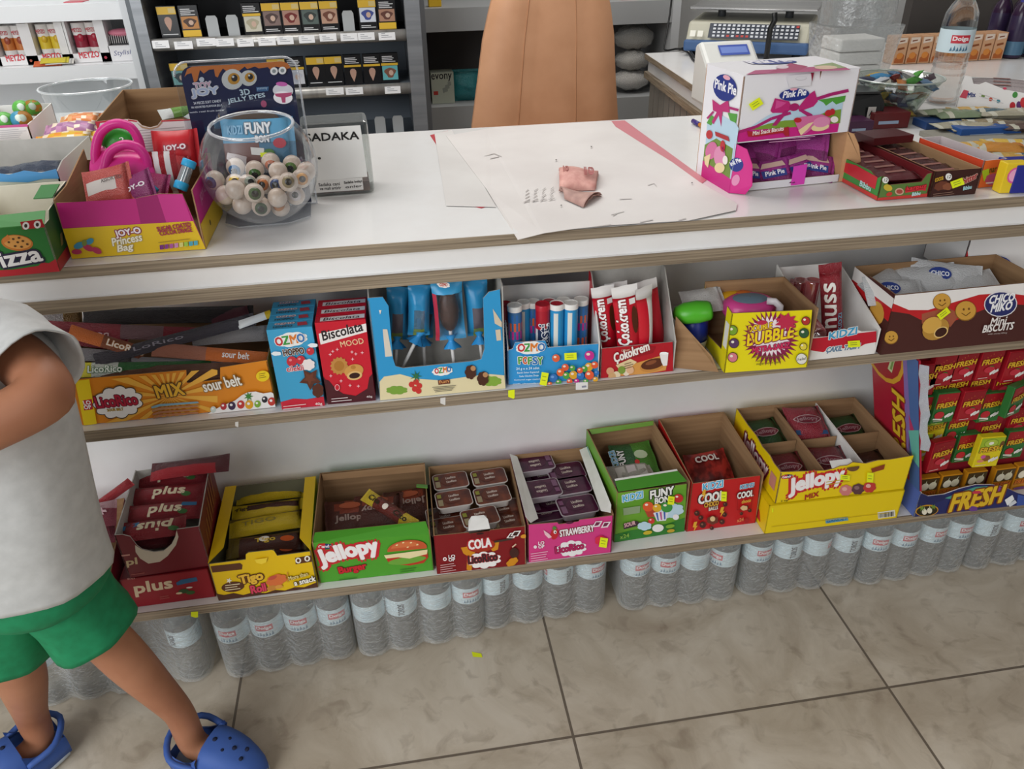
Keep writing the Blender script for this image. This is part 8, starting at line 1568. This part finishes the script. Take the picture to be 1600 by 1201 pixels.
pk = (('beside the person\'s legs', [(80, 1104, 2.6), (143, 1090, D_+.5), (200, 1079, B__), (303, 1066, T__-.5)]), ('under the yellow snack carton', [(378, 1059, D_-.15), (429, 1052, D_), (480, 1043, D_), (532, 1031, D_+.3)]), ('under the green burger carton', [(586, 1026, B__), (635, 1018, T__), (688, 1006, B__+.4), (736, 997, D_+.2)]), ('under the cola and strawberry cartons', [(777, 983, T__+.5), (829, 975, B__), (876, 968, T__+.6), (925, 958, D_+.4)]),
      ('under the green sour carton', [(994, 954, D_+.25), (1041, 952, D_-.1), (1084, 946, B__), (1128, 939, D_-1.0)]), ('under the stacked yellow cartons', [(1181, 931, D_+.1), (1228, 929, T__), (1271, 922, D_+.9), (1317, 916, T__)]), ('before the gum display', [(1362, 914, D_-.2), (1405, 910, D_), (1447, 901, D_+.2), (1483, 895, D_+.1)]), ('under the gum display', [(1530, 890, T__), (1575, 884, D_+.2), (1615, 878, D_)]))
first = None; FILM = clear_mat('shrink_film', '#f4f6f6', .17, .05, .9, 22, diff=.68, edge=.35)
for where, bs in pk:
    pp = [P(x, y, 2, 0)+Vector((0, .030, .0008)) for x, y, a in bs]; U = (pp[-1]-pp[0]).normalized(); cen = [pp[0]+U*(p-pp[0]).dot(U) for p in pp]
    for i in range(1, len(cen)):
        if (cen[i]-cen[i-1]).dot(U) < .0618: cen[i] = cen[i-1]+U*.0618
    for i, (x, y, a) in enumerate(bs):
        p = cen[i]
        lab = f'clear water bottle {where}, {"first second third fourth".split()[i]} along, {"red patch" if abs(a) < .8 else ("upright name" if a < -1.2 else "small print")} outward'
        if first is None: first = make_bottle(p, lab, 'packed water bottles on the floor', 0); first.rotation_euler[2] = a
        else: dup(first, p, a, lab)
    a, b = cen[0], cen[-1]; U = (b-a).normalized(); Nn = Vector((U.y, -U.x, 0)); n = 8*len(cen); rows = []
    for z, o in ((.003, .0312), (.05, .0318), (.11, .0318), (.155, .0316), (.184, .022), (.192, .017)):
        r = [a+U*-(o+.001)+Nn*-.09+Vector((0, 0, z))]+[a+(U*-math.cos(q_)+Nn*math.sin(q_))*(o+.001)+Vector((0, 0, z)) for q_ in (0, .35, .7, 1.05, 1.35)]
        for k in range(n+1):
            s_ = k/n*((b-a).length); nb = min((a+U*s_-c_).length for c_ in cen); r.append(a+U*s_+Nn*(o-max(0, nb-.012)*.62+.0006*math.sin(k*3+z*90))+Vector((0, 0, z)))
        r += [b+(U*math.cos(q_)+Nn*math.sin(q_))*(o+.001)+Vector((0, 0, z)) for q_ in (1.35, 1.05, .7, .35, 0)]+[b+U*(o+.001)+Nn*-.09+Vector((0, 0, z))]; rows.append(r)
    o = MB(); o.grid(rows, FILM); tag(o.build('shrink_wrap', None, (a+b)/2), f'clear shrink film around the water bottles {where}', 'packaging', 'shrink films around the bottles')
p = P(1482, 166, 2, TOP); dup(first, (p.x, p.y+.03, TOP+.0008), -.35, 'clear water bottle with red cap standing alone on the worktop', 'water bottle on the worktop').scale = (1.12, 1.12, 1.12)
F = hface(P(735, 1023, 2, .0004)); F.poly([(737, 1018), (752, 1021), (754, 1027), (739, 1026)], YEL); tag(F.mb.build('fallen_sticker', None, F.O), 'small yellow price sticker lying on the floor tiles', 'sticker')

# ================================================================== boy at the shelves
SKIN = noise_mat('skin', '#a06a4e', '#b07a5c', (9, 9, 9), .5, 4); GREY = noise_mat('grey_jersey', '#b9bab9', '#c6c7c6', (60, 60, 60), .85, 3, .3, .7, .05); GRNC = noise_mat('green_shorts', '#0e7449', '#158556', (60, 60, 60), .75, 3, .3, .7, .05)
boy = thing('person', 'person in grey T-shirt, green shorts and blue clogs striding in front of the shelves', 'person', (-.60, -.12, 0)); G0 = wm(boy).inverted()
def skin(name, nodes, edges, mat, root, parent=boy, sub=2):
    ks = list(nodes); me = bpy.data.meshes.new(name); me.from_pydata([G0 @ nodes[k][0] for k in ks], [(ks.index(a), ks.index(b)) for a, b in edges], []); me.materials.append(mat)
    o = bpy.data.objects.new(name, me); C.objects.link(o); o.parent = parent; WM[o.name] = wm(boy); md = o.modifiers.new('skin', 'SKIN'); md.use_smooth_shade = True
    for k, v in zip(ks, me.skin_vertices[0].data): r = nodes[k][1]; v.radius = r if isinstance(r, tuple) else (r, r); v.use_root = k == root
    o.modifiers.new('subdivision', 'SUBSURF').levels = sub; o.modifiers['subdivision'].render_levels = sub; return o
Pv = P(46, 885, 1, -.15); Wa = P(22, 790, 1, -.155); Ch = P(-25, 650, 1, -.15); Nk = P(-88, 505, 1, -.145); Sr = P(0, 535, 1, -.145); Sl = Nk*2-Sr+Vector((0, .01, .0)); Sl.z = Sr.z
Er = P(88, 614, 1, -.215); Hr = P(-65, 690, 1, -.27); El = Sl+Vector((-.06, -.02, -.15)); Hl = El+Vector((.02, -.10, -.10))
HiR = P(88, 910, 1, -.14); HiL = P(0, 920, 1, -.13); KnR = P(153, 985, 1, -.135); AnR = P(281, 1112, 1, -.105); KnL = P(20, 1015, 1, -.125); AnL = P(60, 1138, 1, -.05)
heR = Vector((AnR.x+.004, AnR.y-.004, .038)); heL = Vector((AnL.x-.002, AnL.y-.004, .038)); toeR = heR+Vector((.075, -.034, -.008)); toeL = heL+Vector((-.055, -.048, -.008)); Hd = Nk+Vector((-.005, -.02, .125))
N_ = {'pv': (Pv, (.072, .062)), 'wa': (Wa, (.072, .062)), 'ch': (Ch, (.080, .060)), 'nk': (Nk+Vector((0, 0, .02)), .034), 'hd0': (Hd+Vector((0, -.012, -.045)), .052), 'hd': (Hd+Vector((0, 0, .02)), .082), 'hd1': (Hd+Vector((0, .008, .07)), .05), 'sr': (Sr, .036), 'er': (Er, .038), 'wr': (Er.lerp(Hr, .85), .027), 'pr': (Hr, (.026, .014)), 'sl': (Sl, .038), 'el': (El, .032), 'wl': (El.lerp(Hl, .85), .022), 'pl': (Hl, (.024, .013)),
      'hr': (HiR, .052), 'kr': (KnR, .037), 'cr': (KnR.lerp(AnR, .35), .037), 'ar': (AnR, .025), 'her': (heR, .026), 'tr': (toeR, .020), 'hl': (HiL, .052), 'kl': (KnL, .037), 'cl': (KnL.lerp(AnL, .35), .038), 'al': (AnL+Vector((0, 0, .035)), .026), 'hel': (heL, .026), 'tl': (toeL, .020)}
E_ = [('pv', 'wa'), ('wa', 'ch'), ('ch', 'nk'), ('nk', 'hd0'), ('hd0', 'hd'), ('hd', 'hd1'), ('ch', 'sr'), ('sr', 'er'), ('er', 'wr'), ('wr', 'pr'), ('ch', 'sl'), ('sl', 'el'), ('el', 'wl'), ('wl', 'pl'), ('pv', 'hr'), ('hr', 'kr'), ('kr', 'cr'), ('cr', 'ar'), ('ar', 'her'), ('her', 'tr'), ('pv', 'hl'), ('hl', 'kl'), ('kl', 'cl'), ('cl', 'al'), ('al', 'hel'), ('hel', 'tl')]
for s_, (w_, h_) in (('r', (Er, Hr)), ('l', (El, Hl))):
    d = (h_-w_).normalized(); sd = d.cross(Vector((0, -.6, .8))).normalized(); dn = sd.cross(d)
    for k, (o, L) in enumerate(((-.018, .036), (-.006, .042), (.006, .040), (.018, .032))):
        for j in (1, 2, 3): N_[f'f{s_}{k}{j}'] = (h_+sd*(o*(1+.12*j))+d*(.012+L*j/3)+dn*(-.004*j*j), .0075-.0008*j); E_.append((f'p{s_}' if j == 1 else f'f{s_}{k}{j-1}', f'f{s_}{k}{j}'))
    for j in (1, 2): N_[f't{s_}{j}'] = (h_+sd*(-.022-.012*j)+d*(-.008+.014*j)+dn*(-.006*j), .0085-.001*j); E_.append((f'p{s_}' if j == 1 else f't{s_}1', f't{s_}{j}'))
skin('body', N_, E_, SKIN, 'pv')
def loft(mb, pts, rad, mat, ref=(1, 0, 0), seg=28, fold=0.0):
    sp = smooth(pts, 4); rr_ = smooth([Vector((r[0], r[1], 0)) for r in rad], 4); rows = []
    for i, p in enumerate(sp):
        t = (sp[min(i+1, len(sp)-1)]-sp[max(i-1, 0)]).normalized(); x = Vector(ref); x = (x-t*x.dot(t)).normalized(); y = t.cross(x); k = i/(len(sp)-1)
        rows.append([p + x*rr_[i].x*(1+fold*k*math.sin(j*2*math.pi*5/seg+2))*math.cos(2*math.pi*j/seg) + y*rr_[i].y*(1+fold*k*math.sin(j*2*math.pi*4/seg))*math.sin(2*math.pi*j/seg) for j in range(seg)])
    return mb.grid(rows, mat, True, True)
m2 = MB(); loft(m2, [Nk+Vector((0, .004, .018)), Nk+Vector((0, 0, -.014)), Nk.lerp(Ch, .45), Ch, Wa, Wa.lerp(Pv, .55), Wa.lerp(Pv, .95)], [(.045, .043), (.076, .058), (.100, .072), (.098, .080), (.092, .085), (.095, .088), (.099, .092)], GREY, fold=.05)
loft(m2, [Sr.lerp(Ch, .35)+Vector((-.03, 0, .02)), Sr+Vector((-.004, 0, 0)), Sr.lerp(Er, .34), Sr.lerp(Er, .66)], [(.046, .046), (.050, .052), (.048, .054), (.054, .060)], GREY, (0, 1, 0), fold=.05)
loft(m2, [Sl.lerp(Ch, .35), Sl, Sl.lerp(El, .42), Sl.lerp(El, .8)], [(.05, .05), (.054, .056), (.053, .058), (.06, .064)], GREY, (0, 1, 0)); m2.build('shirt', boy, solid=.002)
m2 = MB(); loft(m2, [Pv+Vector((0, 0, .06)), Pv+Vector((0, 0, .02)), Pv+Vector((0, 0, -.03)), Pv+Vector((0, 0, -.06))], [(.084, .075), (.091, .083), (.093, .085), (.06, .06)], GRNC)
for h_, k_ in ((HiR, KnR), (HiL, KnL)): d_ = (k_-h_); loft(m2, [h_-d_*.25, h_+d_*.1, h_+d_*.5, h_+d_*.92], [(.052, .058), (.061, .064), (.058, .062), (.060, .066)], GRNC, fold=.06)
m2.build('shorts', boy, solid=.002)
m2 = MB(); m2.ell(Hd+Vector((0, .016, .052)), (.088, .085, .072), M('#2a1c14', .7, 0, .3, .6), 24, 16); m2.build('hair', boy)
for sx in (-1, 1):
    e = MB().ell(Hd+Vector((sx*.026, -.0625, .012)), (.010, .006, .0065), M('#efebe6', .3), 12, 8).build('eye', boy); MB().ell(Hd+Vector((sx*.026, -.0668, .012)), .0042, M('#2a1a12', .2), 10, 8).build('pupil', e); MB().ell(Hd+Vector((sx*.076, .004, .005)), (.010, .018, .024), SKIN, 12, 8).build('ear', boy)
MB().ell(Hd+Vector((0, -.070, -.010)), (.009, .012, .010), SKIN, 12, 8).build('nose', boy); MB().ell(Hd+Vector((0, -.061, -.036)), (.017, .006, .0045), M('#8a4a42', .5), 12, 8).build('mouth', boy)
CLOG = M('#3f5fa6', .55, 0, .3); SOLE = M('#b9c2cc', .6)
def clog(an, d):
    d = Vector(d).normalized(); sd = Vector((d.y, -d.x, 0)); O = Vector((an.x, an.y, 0))-d*.020
    def ring(t, h0, h1, g=1.0):
        w = (.030+.012*max(0, math.sin(math.pi*min(1, max(0, t)*1.15)))**.8)*g*(1 if t < .8 else math.sqrt(max(.05, 1-((t-.8)/.24)**2))); return [O+d*(t*.158-.008)+sd*(w*math.copysign(abs(math.cos(a))**.7, math.cos(a)))+Vector((0, 0, h0+(h1-h0)*(.5+.5*math.sin(a)))) for a in [2*math.pi*j/20 for j in range(20)]]
    ts = [-.02, .02, .1, .25, .4, .6, .8, .92, 1.0, 1.03]
    root = MB(); k = []
    for t, h in ((-.01, .046), (.03, .050), (.10, .046), (.22, .048), (.34, .058), (.42, .072)):
        w = .032+.011*math.sin(math.pi*min(1, t*1.15)); k.append([O+d*(t*.158-.008)+sd*(w*s_)+Vector((0, 0, z)) for s_, z in ((-.86, h), (-1.0, h-.004), (-1.08, .03), (-1.0, .012), (1.0, .012), (1.08, .03), (1.0, h-.004), (.86, h))])
    root.grid(k, CLOG); root.add(k[0], [list(range(8))], CLOG)
    root.grid([ring(t, .010, h, 1.0) for t, h in ((.41, .078), (.5, .080), (.62, .076), (.74, .068), (.86, .056), (.95, .044), (1.0, .032), (1.025, .024))], CLOG, True, True)
    o = root.build('clog', boy); m3 = MB(); m3.grid([ring(t, .0008, .022, 1.08 if -.02 < t < 1.03 else .6) for t in ts], SOLE, True, True); m3.build('sole', o)
    for a_, b_ in ((.5, -.5), (.5, .0), (.5, .5), (.62, -.3), (.62, .3), (.72, -.5), (.72, 0), (.72, .5), (.82, -.25), (.82, .25)):
        h = .0795-.0*a_ if a_ < .55 else .0755 if a_ < .68 else .0695 if a_ < .78 else .061
        MB().ell(O+d*(a_*.158-.008)+sd*(b_*.036)+Vector((0, 0, h-.016*b_*b_*1.6)), (.0042, .0042, .0022), M('#141c38', .8), 10, 6).build('vent_hole', o)
    st = MB(); st.tube(smooth([O+d*.056+sd*.043+Vector((0, 0, .052)), O+d*.01+sd*.044+Vector((0, 0, .062)), O-d*.018+Vector((0, 0, .066)), O+d*.01-sd*.044+Vector((0, 0, .062)), O+d*.056-sd*.043+Vector((0, 0, .052))]), .0055, CLOG, 8).build('heel_strap', o)
clog(heR, (.90, -.42, 0)); clog(heL, (-.72, -.62, 0))
# yellow carton low on the shelf behind his legs
c = Carton('yellow_sweet_carton', 'yellow carton with orange base band on the low shelf behind the person\'s legs', 'carton', (-70, 1023), (60, 1000), SB-.0, .075, .075, .17, '#d9ae1a', KRAFT); c.front.poly([(-70, 1023), (-70, 1003), (60, 981), (60, 1000)], '#b8681c'); c.finish()
